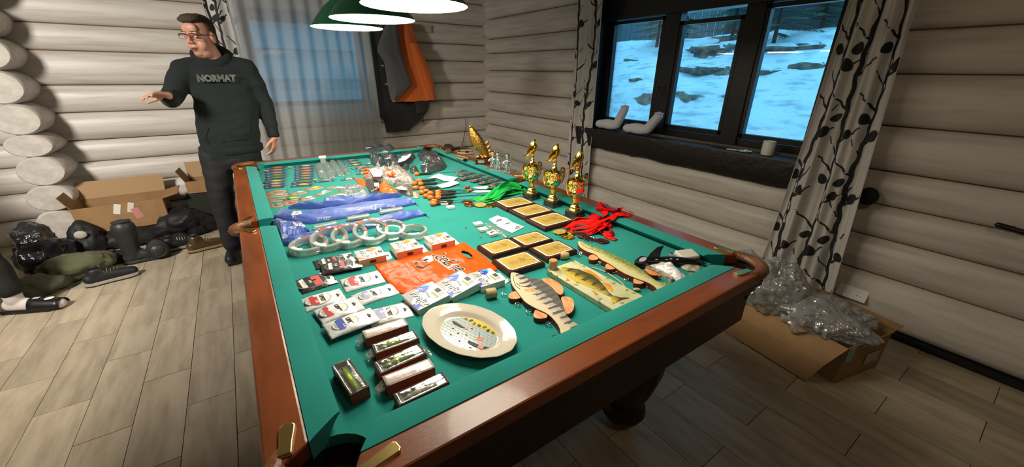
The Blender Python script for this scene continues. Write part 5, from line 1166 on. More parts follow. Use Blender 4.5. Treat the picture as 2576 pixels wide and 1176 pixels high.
# empty clear bags
def clear_bag(zc, pts, z0, amp, seed, lab, m=CRINK, grp=None, name='clear_plastic_bag', cat='plastic bag'):
    o = pz(zc, pts, ZC + .01); t = thing(name, lab, cat, group=grp)
    puffy(o, None, z0, amp, seed, 'plastic_film', m, t, 26); return t
for k, (pts, l) in enumerate((([(70, 330), (200, 240), (330, 480), (330, 590), (150, 560)], 'crinkled clear bag leftmost of the empty ones'), ([(190, 250), (300, 220), (480, 430), (470, 560), (340, 570)], 'crinkled clear bag second from left under the white tag'),
                              ([(340, 260), (470, 240), (620, 440), (640, 520), (500, 520)], 'crinkled clear bag third from left'), ([(470, 230), (570, 240), (740, 440), (760, 500), (650, 490)], 'crinkled clear bag rightmost of the empty ones'))):
    clear_bag(zn, pts, .803, .022, k + 20, l, CRINK, 'empty clear bags at the far cushion')
clear_bag(zn, [(700, 650), (1000, 690), (1080, 850), (880, 890), (560, 860), (520, 760)], .803, .012, 31, 'large flat clear bag in front of the orange bag heap')
p = P(808, 396, .845); t = thing('white_tag', 'small white tag standing at the far cushion on a grey clip', 'tag', (p.x, 3.50, ZC)); MB().box((0, 0, .056), (.055, .012, .022)).build('tag_card', WHITEC, t, bevel=.003)
MB().prism([(-.02, -.01), (.02, -.01), (.012, .01), (-.012, .01)], 0, .048).build('grey_clip', mat('grey_translucent_plastic', (.25, .28, .27, 1), .3), t)
# orange lure heap in clear bags
ORG = mat('bright_orange_soft_lures', (1.0, .13, .01, 1), .35, bump=.5, bscale=40)
zo = crop(900, 360, 7.35)
t = thing('bag_of_orange_lures', 'clear bag full of bright orange lures with a white label', 'lure bag'); random.seed(4)
for k in range(13):
    p = P(*zo(ru(120, 700), ru(530, 650)), .815); b = MB(); b.ell((0, 0, 0), (.030, .011, .010), Rz(ru(0, 3)) @ Matrix.Rotation(ru(-.4, .4), 3, 'Y'), 12, 7); b.build('orange_lure', ORG, t, loc=(p.x, p.y, ZC + .012 + .016 * (k % 3)))
pp = pz(zo, [(215, 510), (300, 490), (430, 510), (470, 590), (430, 640), (290, 640)], .845); MB().prism(pp, .852, .8535).build('white_label', mat('white_paper_label', (.9, .88, .82, 1), .5), t, smooth=False)
puffy(pz(zo, [(110, 640), (170, 530), (300, 460), (520, 480), (740, 420), (900, 500), (1050, 640), (1060, 740), (880, 720), (500, 690), (160, 670)], .815), None, .802, .050, 9, 'clear_bag', film('pink_tinted_bag', (1, .86, .80, 1), .8, .1, 1, .8, 70), t, 30)
def blob_pts(zc, pts, z, h, name, m, parent, seed):
    return puffy(chaik(pz(zc, pts, z)), None, ZC + .002, h, seed, name, m, parent, 26, 9)
t = thing('orange_bait_sleeve', 'orange bait in a pointed clear sleeve at the left of the orange heap', 'lure bag'); blob_pts(zo, [(-90, 590), (0, 640), (130, 650), (150, 800), (30, 750), (-60, 640)], .815, .03, 'orange_filling', ORG, t, 3)
t = thing('orange_bait_bag', 'two-part orange pouch with black stripe in front of the orange heap', 'lure bag'); blob_pts(zo, [(400, 710), (500, 700), (620, 760), (700, 860), (790, 910), (640, 960), (500, 930), (370, 840)], .82, .042, 'orange_pouch', ORG, t, 6)
q = [P(*zo(*a), .846) for a in ((530, 760), (600, 770), (640, 800))]; MB().tube([(a.x, a.y, .846) for a in q], .004, 6, flat=.3).build('black_stripe', INK, t)
t = thing('dark_lure_bag', 'black and silver lure pouch left of the orange pouch', 'lure bag'); blob_pts(zo, [(140, 660), (270, 670), (400, 665), (400, 830), (330, 950), (250, 950), (190, 860), (150, 760)], .81, .024, 'dark_pouch', mat('dark_tinted_pouch', (.06, .06, .05, 1), .25, bump=.5), t, 8)
flat(pz(zo, [(305, 745), (390, 740), (395, 810), (310, 812)], .827), .829, 'white_sticker', WHITEC, t)
b = MB()
for k in range(5): p = P(*zo(265 + 30 * k, 900 - 18 * k), .825); b.ell((p.x, p.y, .828), (.008, .005, .004), n=8, h=5)
b.build('silver_beads', SILVER, t, kind='stuff')
t = thing('grey_lure_bag', 'clear bag of grey and silver jigs right of the orange pouch', 'lure bag')
blob_pts(zo, [(620, 700), (800, 650), (900, 760), (1030, 790), (1020, 900), (1000, 960), (860, 930), (740, 870)], .815, .030, 'jig_filling', mat('grey_metal_jigs', (.22, .22, .19, 1), .25, .5, bump=1, bscale=60), t, 12)
flat(pz(zo, [(690, 840), (800, 800), (910, 850), (880, 880), (760, 860)], .832), .834, 'white_card', WHITEC, t)
clear_bag(zo, [(1000, 870), (1090, 900), (1140, 950), (1130, 1000), (1030, 1000)], .803, .02, 41, 'small brownish clear bag tip at the end of the blue bags', film('brown_tint_bag', (.8, .68, .55, 1), .6, .15, 1, .8, 70))
WRAP = film('clear_wrap_film', (.9, .93, .93, 1), .97, .12, 1.0, .7, 60)
# dark gaiters / reel bags in plastic along the far cushion
SMOKE = mat('dark_grey_soft_bag', (.030, .036, .042, 1), .3, bump=.6, bscale=18, coat=.4, var=.5, vscale=14, col2=(.075, .085, .09, 1))
for k, (pts, hgt, l) in enumerate((([(95, 110), (180, 90), (400, 110), (600, 90), (700, 110), (705, 160), (600, 200), (400, 210), (260, 260), (190, 240), (120, 170)], .075, 'dark grey bagged glove with white badge, farthest left on the cushion'),
                                    ([(220, 290), (330, 250), (450, 260), (500, 330), (430, 390), (330, 390), (250, 350)], .06, 'round dark bagged bundle below the far glove'),
                                    ([(430, 230), (620, 200), (760, 220), (700, 330), (560, 400), (470, 330)], .055, 'dark bagged bundle in the middle with a pale card'),
                                    ([(560, 430), (640, 330), (760, 260), (1000, 190), (1080, 230), (960, 330), (800, 400), (640, 450)], .06, 'large dark clear-wrapped bundle with cream leaf-shaped card'),
                                    ([(1090, 180), (1180, 150), (1350, 160), (1470, 190), (1560, 260), (1600, 330), (1400, 340), (1150, 280)], .05, 'dark bundle in clear wrap at the far right end'),
                                    ([(1140, 400), (1300, 380), (1500, 310), (1640, 380), (1600, 450), (1400, 500), (1230, 540), (1180, 480)], .055, 'dark grey bundle with white badge nearest the far right pocket'),
                                    ([(950, 430), (1040, 400), (1110, 430), (1120, 500), (1040, 530), (970, 500)], .045, 'small dark green-black bundle between the grey ones'),
                                    ([(780, 430), (860, 380), (960, 380), (930, 440), (850, 490), (790, 480)], .04, 'striped grey bundle above the orange heap'))):
    t = thing('bagged_bundle', l, 'bagged gear', group='dark bagged bundles along the far cushion'); o = blob_pts(zo, pts, .82, hgt, 'dark_bundle', SMOKE, t, k + 50)
    puffy([(x + .006 * math.cos(i * 2), y + .006 * math.sin(i * 2)) for i, (x, y) in enumerate(pz(zo, pts, .825))], None, .804, hgt * 1.15, k + 70, 'clear_wrap', WRAP, t, 18)
    c = [((205, 135), .85), None, ((560, 290), .85), ((860, 260), .86), None, ((1240, 400), .85), None, None][k]
    if c:
        p = P(*zo(*c[0]), c[1]); rr_ = rect(p.x, p.y, .05, .03, .3) if k != 3 else [tuple(P(*zo(*a), .862)[:2]) for a in ((740, 355), (770, 270), (850, 220), (990, 190), (960, 250), (870, 320))]
        zz = ZC + hgt * .95; b = MB().prism(rr_, zz, zz + .002).build('pale_card', WHITEC if k == 3 else mat('badge_print', (.55, .5, .52, 1), .4), t, smooth=False)
# floats / ice rods with orange tips
FOAM = mat('orange_float_tip', (.98, .17, .01, 1), .4, coat=.3); HANDLE = mat('dark_foam_handle', (.02, .025, .018, 1), .7)
zf = crop(860, 350, 5.6)
for k, (x, y, l) in enumerate(((1065, 495, 'alone farthest from the blue bags'), (1100, 590, 'upper of the upper trio'), (1025, 630, 'left of the upper trio, redder'), (1120, 635, 'right of the upper trio'), (1050, 690, 'long one lying across below the trio'), (1140, 700, 'amber one right of the lying red one'), (1200, 740, 'small red one in the middle'), (1135, 755, 'flat amber one left of the small red one'),
                               (1255, 770, 'bright one right of the small red one'), (1195, 805, 'amber one at the front left'), (1260, 830, 'second amber one at the front'), (1365, 750, 'top of the banded right stack'), (1365, 785, 'middle of the banded right stack'), (1365, 825, 'bottom of the banded right stack'), (1310, 880, 'nearest the white boxes'), (1300, 915, 'under the front one, dark rim'))):
    A = P(*zf(x, y), .812); B = P(*zf(x + 190, y - 6), .806); an = math.atan2(B.y - A.y, B.x - A.x) + ru(-.05, .05)
    t = thing('orange_tipped_rod', 'short ice rod with orange tip, ' + l, 'fishing rod', (A.x, A.y, ZC + .012), an, 'short ice rods with orange tips')
    MB().ell((-.004, 0, .002), (.021, .0155, .0145), n=14, h=8).build('orange_tip', FOAM, t)
    MB().tube([(.008, 0, 0), (.03, 0, -.001), (.09, 0, -.003), (.11, 0, -.004)], [.009, .0085, .008, .004], 10).build('handle', HANDLE, t)
    MB().tube([(.11, 0, -.004), (.22, .002, -.008), (.33, .0, -.0108)], [.0018, .0012, .0008], 5).build('rod_blank', BLACKP, t)
# white cards of hooks, small boxes
for k, (pts, l) in enumerate((([(1225, 560), (1300, 510), (1370, 490), (1450, 520), (1635, 545), (1560, 600), (1450, 595), (1330, 555)], 'curved white card at the far side of the orange tipped rods'), ([(1330, 655), (1580, 590), (1665, 625), (1500, 685), (1400, 690)], 'flat white card nearer the grey hook packs'))):
    t = thing('white_card', l, 'card', group='white cards by the rods'); o = pz(zf, pts, .806)
    b = MB().prism(o, 0, .0015); b.v = [(x, y, ZC + .003 + z + .006 * abs(math.sin(x * 22))) for x, y, z in b.v]; b.build('card_sheet', WHITEC, t, smooth=False)
    c = o[0]; q = pz(zf, [(pts[0][0] + 60, pts[0][1] - 5), (pts[-1][0] + 40, pts[-1][1] - 20)], .81)
    MB().tube([(q[0][0], q[0][1], .813), (q[1][0], q[1][1], .813)], .0008, 5).build('printed_line', INK, t)
def small_box(p, w, d, h, a, lab, grp='small white lure boxes', slot=False):
    t = thing('small_white_box', lab, 'box', (p.x, p.y, ZC), a, grp)
    MB().box((0, 0, h * .35), (w, d, h * .7)).build('box_base', mat('ivory_plastic', (.74, .72, .64, 1), .35), t, bevel=.003)
    MB().box((0, 0, h * .86), (w * 1.01, d * 1.01, h * .28)).build('box_lid', mat('ivory_plastic', (.74, .72, .64, 1), .35), t, bevel=.003)
    flat(rect(-w * .02, d * .28, w * .8, .0012), h + .0002, 'lid_line', GREYINK, t, .0004)
    if slot: flat([(-w * .35, -d * .1), (-w * .1, d * .12), (w * .3, d * .16), (w * .32, d * .04), (-w * .2, -d * .16)], h + .0004, 'lure_print', INK, t)
    return t
zq = crop(1160, 480, 4.9)
small_box(P(*zf(1435, 905), .808), .045, .040, .013, -.2, 'white box behind, touching the orange tipped rods'); small_box(P(*zf(1530, 960), .808), .045, .040, .014, -.15, 'white box in front, by the orange tipped rods')
small_box(P(*zq(208, 410), .808), .045, .038, .014, -.1, 'white box farthest back in the row of three'); small_box(P(*zq(270, 478), .808), .045, .038, .014, -.1, 'white box in the middle of the row of three'); small_box(P(*zq(385, 530), .808), .046, .044, .015, -.05, 'white box with dark lure print at the front of the row of three', slot=True)
clear_bag(zq, [(290, 385), (360, 380), (470, 450), (600, 530), (560, 560), (480, 520), (380, 470)], .802, .010, 61, 'thin clear sleeve between the small white boxes and the cards')
for k, (x, y, a, l) in enumerate(((60, 455, 1.0, 'tiny olive tab left of the row of white boxes'), (240, 570, 1.3, 'tiny olive tab in front of the row of white boxes'))):
    p = P(*zq(x, y), .803); MB().box((p.x, p.y, .803), (.020, .006, .004), Rz(a)).build('olive_tab', mat('olive_tab', (.18, .15, .04, 1), .5), bevel=.001, label=l, cat='tab')
for k, (pts, l) in enumerate((([(340, 350), (450, 303), (500, 325), (560, 335), (640, 395), (520, 430), (470, 430), (400, 400)], 'white card with small jigs nearer the plaques, rear one'), ([(430, 430), (530, 400), (650, 395), (780, 445), (630, 522), (530, 480)], 'white card with bent wire jigs, front one'))):
    t = thing('jig_card', l, 'card', group='white jig cards'); MB().prism(pz(zq, pts, .803), .8008 + .001 * k, .8022 + .001 * k).build('card_sheet', WHITEC, t, smooth=False)
    for j, (x, y) in enumerate((((470, 365), (460, 380)) if k == 0 else ((570, 410), (700, 450), (690, 470)))):
        p = P(*zq(x, y), .805); MB().tube([(p.x - .014, p.y - .004, .806), (p.x - .008, p.y + .004, .808), (p.x + .002, p.y - .002, .807), (p.x + .012, p.y + .004, .808), (p.x + .015, p.y - .003, .806)], .0018, 6).build('wire_jig', mat('dark_steel', (.16, .15, .13, 1), .3, .8), t)
# heap of grey hook packets
zh = crop(1080, 300, 4.9); random.seed(12)
for k in range(13):
    f = k / 12; x = 380 + 450 * f + ru(-15, 15); y = 665 + 110 * f + (k % 3) * 38 - 30
    pack(zh, (x - 55, y + 20), (x + 75, y - 8 + ru(-8, 8)), .050, mat('grey_hooks', (.30, .29, .26, 1), .25, .7), mat('smoky_card', (.10, .105, .10, 1), .35), 'smoky hook packet, %s in the heap by the right cushion' % ('first second third fourth fifth sixth seventh eighth ninth tenth eleventh twelfth thirteenth'.split()[k] + ' from its far end'), 'smoky hook packets heaped by the right cushion', nm='hook_packet', z=.004 * (k % 3), name_l='hook_bundle')
for k, (pts, l) in enumerate((([(540, 840), (700, 825), (820, 835), (730, 860), (600, 860)], 'thin white strip card behind the green ribbons, rear'), ([(515, 900), (580, 880), (800, 880), (740, 900), (600, 905)], 'thin white strip card behind the green ribbons, front'))):
    MB().prism(pz(zh, pts, .806), .804, .8065).build('strip_card', WHITEC, smooth=False, label=l, cat='card', group='thin strip cards')
for k, (x, y) in enumerate(((460, 845), (500, 885))):
    p = P(*zh(x, y), .806); t = thing('orange_banded_float', ['orange and brown banded float, rear of two', 'orange and brown banded float, front of two'][k], 'float', (p.x, p.y, ZC + .008), .2, 'banded floats')
    for j in range(4): MB().lathe([(.006, 0), (.0075, .003), (.0075, .007), (.006, .010)], 12, (-.02 + .011 * j, 0, 0), Matrix.Rotation(PI / 2, 3, 'Y')).build('band', [FOAM, mat('brown_band', (.20, .05, .02, 1), .5)][j % 2], t)

# ---- gold fish statue, straps, silver figures on the far right rail
zs = crop(1060, 300, 7.84)
t = thing('golden_fish_statue', 'large golden fish statue leaping nose up from a dark wooden plinth', 'statue', (1.555, 2.66, ZR), math.radians(-32))
MB().box((0, 0, .022), (.115, .085, .044)).build('plinth', WALNUT, t, bevel=.003)
MB().box((-.012, -.0435, .024), (.05, .002, .020)).build('name_plate', mat('pale_brass_plate', (.60, .55, .42, 1), .35, .6), t, bevel=.0006)
OLDG = mat('antique_gold', (.62, .33, .075, 1), .30, 1, bump=.5, bscale=90)
b = MB(); rs = []
for i in range(17):
    u = i / 16; r = .042 * (math.sin(PI * (u * .90 + .05)) ** .8) + .003; cx_ = .040 - .130 * u - .012 * math.sin(PI * u); cz = .055 + .225 * u
    rs.append([(cx_ + r * 1.05 * math.cos(a), r * .62 * math.sin(a), cz + r * .35 * math.cos(a)) for a in [2 * PI * k / 16 for k in range(16)]])
b.rings(rs).build('fish_body', OLDG, t, fixn=True)
b = MB(); b.ell((-.092, 0, .283), (.012, .010, .018), n=10, h=6); b.ell((-.084, 0, .296), (.004, .008, .010), Matrix.Rotation(.5, 3, 'Y'), 8, 5); b.ell((-.106, 0, .290), (.004, .008, .012), Matrix.Rotation(-.3, 3, 'Y'), 8, 5); b.build('open_jaw', OLDG, t)
for k, (x, z, a, l) in enumerate(((.045, .16, .9, .03), (.055, .125, .8, .034), (.062, .095, .6, .034), (.066, .07, .3, .03))): MB().ell((x - .012, 0, z), (l * .8, .005, .014), Matrix.Rotation(-a, 3, 'Y'), 10, 6).build('dorsal_fin', OLDG, t)
MB().ell((-.052, -.016, .135), (.012, .005, .030), Matrix.Rotation(.2, 3, 'Y'), 10, 6).build('side_fin', OLDG, t)
b = MB(); b.ell((.075, 0, .075), (.040, .006, .020), Matrix.Rotation(-.5, 3, 'Y'), 10, 6); b.ell((.070, 0, .055), (.036, .006, .014), Matrix.Rotation(.3, 3, 'Y'), 10, 6); b.build('tail_fin', OLDG, t)
b = MB()
for k in range(9): b.ell((-.045 + .012 * k, ru(-.02, .02), .050 + .008 * abs(math.sin(k * 1.7))), (.018, .014, .013), n=10, h=6)
b.build('golden_water', OLDG, t)
t = thing('silver_figurine_group', 'three little silver anglers with rods on a clear base, on the right rail', 'figurine', (1.555, 2.40, ZR), math.radians(-68))
MB().box((0, 0, .003), (.23, .085, .006)).build('clear_base', mat('grey_mirror_base', (.35, .36, .36, 1), .15, .6), t, bevel=.001)
def angler(x, y, rz):
    g = thing('angler', None, None, (x, y, .006), rz); del_ = g; g.parent = t; g.scale = (1.35, 1.35, 1.35)
    b = MB(); b.capsule((-.010, 0, .008), (-.008, 0, .030), .006, .006, 8, 3); b.capsule((.010, 0, .008), (.008, 0, .030), .006, .006, 8, 3); b.capsule((0, 0, .032), (0, -.004, .052), .012, .010, 10, 3); b.capsule((.012, -.002, .052), (.024, -.014, .040), .005, .004, 8, 3); b.capsule((-.012, -.002, .052), (-.022, -.012, .038), .005, .004, 8, 3)
    b.ell((0, -.004, .074), (.011, .011, .012), n=12, h=7); b.ell((0, -.004, .083), (.016, .016, .004), n=12, h=5); b.ell((0, -.004, .088), (.009, .009, .006), n=10, h=5)
    b.ell((.0, -.02, .006), (.014, .008, .006), n=8, h=5); b.build('figure_body', SILVER, g)
    MB().tube([(.024, -.014, .030), (.024, -.016, .085 + .015 * (x > 0)), (.026, -.020, .105)], .0014, 5).build('fishing_rod', SILVER, g)
angler(-.075, .01, .3); angler(-.015, -.005, -.2); angler(.065, 0, .2)
BELT = mat('pale_leather_strap', (.36, .22, .11, 1), .5); DBELT = mat('dark_brown_leather', (.045, .02, .014, 1), .4)
def strap(pts, w, m, lab, zc=zs, buckle=None):
    t = thing('leather_strap', lab, 'strap'); q = [P(*zc(x, y), ZR + h) for x, y, h in pts]
    b = MB(); n = 40; seg = len(q) - 1; vs = []
    for i in range(n + 1):
        u = i / n * seg; k = min(int(u), seg - 1); f = u - k; f = f * f * (3 - 2 * f) * .3 + f * .7; c = q[k].lerp(q[k + 1], f); vs += [(c.x, c.y, c.z), (c.x, c.y, c.z + w)]
    b.add(vs, [(i * 2, i * 2 + 2, i * 2 + 3, i * 2 + 1) for i in range(n)]); b.build('strap_band', m, t, solid=.003)
    if buckle: p = P(*zc(*buckle), ZR + .02); MB().box((p.x, p.y, ZR + .016), (.03, .012, .022)).build('buckle', BLACKP, t, bevel=.003)
    return t
strap([(1040, 700, .0), (850, 705, .001), (720, 690, .001), (700, 665, .002), (760, 640, .002), (900, 640, .002), (1020, 640, .002)], .018, BELT, 'tan leather strap loop with dark buckle left of the golden fish, upper', buckle=(900, 650))
strap([(690, 730, .0), (780, 760, .0), (880, 780, .0), (930, 810, .0), (880, 830, .0), (760, 810, .0), (690, 780, .0)], .016, BELT, 'tan leather strap loop nearest the green cushion, lower', buckle=(860, 800))
strap([(430, 600, 0), (560, 640, 0), (640, 620, 0), (760, 600, .002), (900, 620, .002)], .030, DBELT, 'dark brown leather strap folded along the rail by the far right pocket')
p = P(*zs(560, 540), ZR + .03); MB().lathe([(.001, 0), (.045, 0), (.050, .006), (.045, .013), (.001, .014)], 24, M=Matrix.Rotation(.35, 3, 'X')).build('dark_leather_disc', DBELT, loc=(p.x, p.y + .02, ZR + .018), label='dark brown oval leather case behind the straps at the far right pocket', cat='case')
p = P(*zs(560, 690), ZR); MB().box((0, 0, .018), (.05, .03, .036)).build('small_dark_tin', mat('dark_green_tin', (.03, .05, .02, 1), .3, .3, var=.6, vscale=60, col2=(.3, .3, .1, 1)), bevel=.004, loc=(p.x, p.y + .03, ZR), label='small dark green patterned tin by the straps on the far rail', cat='tin')

# ---- cluster by the near right pocket
zr = crop(1580, 610, 10.69)
p = P(*zr(390, 500), .82)
t = thing('black_oval_tin', 'black box with pale oval window right of the pike board', 'box', (p.x, p.y, ZC), .25)
MB().prism(rrect(.075, .045, .014), 0, .026, .003).build('box_body', BLACKP, t, bevel=.002); MB().prism(ellp(0, 0, .026, .011, 20), .026, .0268).build('pale_window', mat('pale_mauve_label', (.48, .40, .40, 1), .4), t, smooth=False); MB().box((0, -.0228, .012), (.05, .001, .010)).build('side_label', mat('tan_label', (.40, .26, .16, 1), .5), t, smooth=False)
p = P(*zr(900, 560), .81)
FINB = mat('black_rubber', (.008, .008, .009, 1), .35)
t = thing('black_orca_lure', 'black fish lure with tall fin lying behind the white crinkled bag', 'lure', (p.x, p.y, ZC), -.55)
b = MB(); rs = []
for i in range(15):
    u = i / 14; r = .022 * math.sin(PI * min(1, u * .96 + .04) ** 1.1) ** .8 + .002; rs.append([(-.09 + .24 * u, r * math.cos(a), .018 + r * .8 * math.sin(a)) for a in [2 * PI * k / 14 for k in range(14)]])
b.rings(rs).build('lure_body', FINB, t, fixn=True)
MB().prism([(-.065, 0), (-.01, 0), (-.012, .03), (-.004, .058), (-.03, .050), (-.052, .026)], -.002, .002).build('tall_fin', FINB, t).matrix_local = Matrix.Translation((0, 0, .03)) @ Matrix.Rotation(PI / 2, 4, 'X')
MB().prism([(.14, -.004), (.17, -.026), (.168, 0), (.175, .024), (.14, .006)], .016, .020).build('tail_fin', FINB, t)
for k, (x, y) in enumerate(((-.03, -.014), (.01, -.018), (.03, -.012), (.055, -.016))): MB().ell((x, y, .034), (.006, .003, .002), n=8, h=5).build('white_spot', PEARL, t)
t = thing('white_crinkled_bag', 'white crinkled plastic sleeve next to the pike tail', 'plastic bag'); puffy(pz(zr, [(500, 520), (640, 480), (800, 460), (960, 530), (1250, 620), (1480, 760), (1640, 900), (1640, 960), (1350, 1055), (1240, 900), (1050, 780), (800, 660), (600, 600)], .815), None, .802, .034, 4, 'crinkled_film', mat('milky_crinkled_plastic', (.62, .62, .60, 1), .22, bump=.9, bscale=35, coat=.5), t, 34)
t = thing('slim_wooden_fish', 'slim orange and cream fish lure between the pike and the white bag', 'lure'); MB().prism(pz(zr, [(420, 600), (520, 610), (640, 660), (740, 700), (900, 770), (1060, 850), (1140, 920), (1230, 940), (1160, 1050), (1090, 960), (960, 880), (820, 820), (700, 770), (520, 700), (430, 640)], .812), .801, .813, .002).build('fish_body', mat('cream_striped_lure', (.68, .52, .33, 1), .3, var=.5, vscale=60, col2=(.12, .12, .12, 1), coat=.5), t, smooth=False)
MB().prism(pz(zr, [(430, 710), (520, 715), (700, 780), (880, 860), (840, 890), (700, 885), (600, 830)], .81), .8005, .806).build('orange_fin', FINW, t, smooth=False)
t = thing('white_padded_box', 'off-white box by the near right cushion, largest of the corner heap', 'box'); c = P(*zr(1540, 330), .825)
MB().box((0, 0, .018), (.085, .060, .030)).build('box_body', mat('offwhite_card', (.66, .64, .54, 1), .5), t, bevel=.006); t.location = (c.x, c.y - .005, ZC + .004); t.rotation_euler = (.15, 0, -.35)
for k, (pts, l, m, h_) in enumerate((([(1030, 390), (1150, 340), (1350, 370), (1600, 430), (1500, 480), (1250, 500), (1100, 470)], 'frosted pale sleeve in front of the off-white box', CRINK, .03), ([(1380, 560), (1600, 500), (1900, 560), (1990, 650), (1900, 740), (1600, 720), (1450, 640)], 'bundle of beige tackle in a clear sleeve at the corner pocket', mat('beige_tackle_mix', (.34, .27, .19, 1), .3, bump=1, bscale=50, var=.7, vscale=40, col2=(.6, .58, .5, 1)), .022), ([(1640, 480), (1940, 410), (1900, 500), (1740, 530)], 'pointed frosted film corner sticking out of the corner heap', CRINK, .03), ([(1640, 780), (1760, 770), (1870, 800), (1820, 860), (1700, 850)], 'small orange-brown jig head nearest the rail', LCOL[0], .014))):
    t = thing('tackle_bundle', l, 'tackle', group='tackle heap by the near right pocket'); puffy(pz(zr, pts, .812), None, .802, h_, 80 + k, 'bundle', m, t, 22)
p = P(*zr(1160, 270), .82); MB().ell((0, 0, 0), (.012, .009, .008), n=12, h=8).build('chrome_bell', CHROME, loc=(p.x, p.y, ZC + .010), label='small chrome bell behind the tall black fin', cat='bell')

# ================================================================== CURTAINS
PRINTB = mat('black_leaf_print', (.014, .016, .016, 1), .7); CURT = mat('white_linen_curtain', (.62, .59, .56, 1), .8, bump=.15, bscale=150, var=.15, vscale=4)
def curtain_leaf(name, lab, S, stems, v0, v1, seed, H):
    """S(u,v) -> point and outward offset; print follows the folds"""
    t = thing(name, lab, 'curtain'); MB().grid(220, 60, lambda u, v: S(u, v, 0)).build('curtain_cloth', CURT, t, solid=.002)
    random.seed(seed); W_m = (Vector(S(1, .5, 0)) - Vector(S(0, .5, 0))).length
    st = MB(); lf = MB()
    def line(a, b, w0, w1, n=6):
        a = Vector(a); b = Vector(b); d = (b - a); L = Vector((d.x * W_m, d.y * H)).length; nrm = Vector((-d.y * H, d.x * W_m)).normalized(); vs = []
        for i in range(n + 1):
            f = i / n; c = a.lerp(b, f) + Vector((.012 * math.sin(f * 9 + a.y * 40) / 1, 0)); w = w0 + (w1 - w0) * f
            for s in (-1, 1): vs.append(S(min(.99, max(.01, c.x + s * nrm.x * w / W_m)), min(.999, max(.001, c.y + s * nrm.y * w / H)), .0050))
        st.add(vs, [(i * 2, i * 2 + 1, i * 2 + 3, i * 2 + 2) for i in range(n)])
    def leaf(c, a, r):
        n = 16; vs = [S(min(.99, max(.01, c[0])), min(.999, max(.001, c[1])), .0055)]; fs = [(0, k + 1, (k + 1) % n + 1) for k in range(n)]
        for j in (1, 2, 3):
            for k in range(n):
                q = 2 * PI * k / n; rr = r * j / 3; x = rr * math.cos(q) * (1 + .25 * math.cos(q)); y = rr * .62 * math.sin(q); vs.append(S(min(.99, max(.01, c[0] + (x * math.cos(a) - y * math.sin(a)) / W_m)), min(.999, max(.001, c[1] + (x * math.sin(a) + y * math.cos(a)) / H)), .0055))
            if j > 1: fs += [((j - 2) * n + 1 + k, (j - 1) * n + 1 + k, (j - 1) * n + 1 + (k + 1) % n, (j - 2) * n + 1 + (k + 1) % n) for k in range(n)]
        lf.add(vs, fs)
    for u0 in stems:
        v = v0; u = u0; side = 1
        while v < v1:
            v2 = v + .075; u2 = u0 + .05 * math.sin(v2 * 11 + u0 * 9); line((u, v), (u2, v2), .0095, .008)
            side = -side; tl = ru(.06, .11); tw = (u2 + side * tl / W_m * .8, v2 + tl / H * .9); line((u2, v2), tw, .0065, .0035)
            k2 = (tw[0] + side * .02 / W_m, tw[1] + .03 / H); line(tw, k2, .0025, .004, 2)
            if rnd() < .9: leaf((u2 + side * .035 / W_m, v2 + .050 / H * side), ru(.8, 1.9), ru(.028, .038))
            if rnd() < .5: line((u2, v2 - .03), (u2 - side * .05 / W_m, v2 + .03 / H), .003, .002, 3)
            u, v = u2, v2
    st.build('stem_print', PRINTB, t, kind='stuff', smooth=False); lf.build('leaf_print', PRINTB, t, kind='stuff', smooth=False); return t
def SRc(u, v, o):
    z = .02 + 2.5 * v; l = 1.045 - .05 * min(1, z / 1.9); r = .585 + .115 * min(1, z / 1.9); Y = l + (r - l) * u
    X = 2.99 + .030 * math.sin(u * 17 + .6 * math.sin(v * 5)) + .012 * math.sin(u * 41) - .10 * (1 - v) ** 3 * (1 - u)
    return (X - o, Y, z)
curtain_leaf('patterned_curtain', 'white curtain with black twig and leaf print at the right of the window', SRc, (.16, .50, .82), .0, .97, 3, 2.5)
def SLc(u, v, o):
    z = .04 + 2.5 * v; Y = 3.30 - .37 * u; X = 3.045 + .022 * math.sin(u * 15 + v * 2) + .008 * math.sin(u * 37); return (X - o, Y, z)
curtain_leaf('patterned_curtain', 'white curtain with black twig and leaf print at the left of the window', SLc, (.22, .72), .0, .97, 8, 2.5)
def SBc(u, v, o):
    z = .04 + 2.5 * v; return (-.03 + .26 * u, 5.12 + .014 * math.sin(u * 12) - o, z)
curtain_leaf('patterned_curtain', 'strip of leaf print curtain showing left of the sheer curtain', SBc, (.12, .38, .75), .3, .97, 12, 2.5)
def sheer():
    m = bpy.data.materials.new('sheer_voile'); m.use_nodes = True; nt = m.node_tree; nt.nodes.clear(); N = nt.nodes.new
    o = N('ShaderNodeOutputMaterial'); t = N('ShaderNodeBsdfTransparent'); tl = N('ShaderNodeBsdfTranslucent'); d = N('ShaderNodeBsdfDiffuse'); a = N('ShaderNodeMixShader'); b = N('ShaderNodeMixShader')
    t.inputs[0].default_value = (.95, .97, 1, 1); tl.inputs[0].default_value = (.66, .66, .64, 1); d.inputs[0].default_value = (.56, .55, .53, 1); a.inputs[0].default_value = .55; b.inputs[0].default_value = .55
    tc = N('ShaderNodeTexCoord'); mp = N('ShaderNodeMapping'); mp.inputs['Scale'].default_value = (14, 1, .4); n = N('ShaderNodeTexNoise'); n.inputs['Scale'].default_value = 2.2; n.inputs['Detail'].default_value = 3
    mr = N('ShaderNodeMapRange'); mr.inputs[3].default_value = .60; mr.inputs[4].default_value = .86
    nt.links.new(tc.outputs['Object'], mp.inputs[0]); nt.links.new(mp.outputs[0], n.inputs['Vector']); nt.links.new(n.outputs[0], mr.inputs[0]); nt.links.new(mr.outputs[0], b.inputs[0])
    nt.links.new(tl.outputs[0], a.inputs[1]); nt.links.new(d.outputs[0], a.inputs[2]); nt.links.new(t.outputs[0], b.inputs[1]); nt.links.new(a.outputs[0], b.inputs[2]); nt.links.new(b.outputs[0], o.inputs[0]); return m
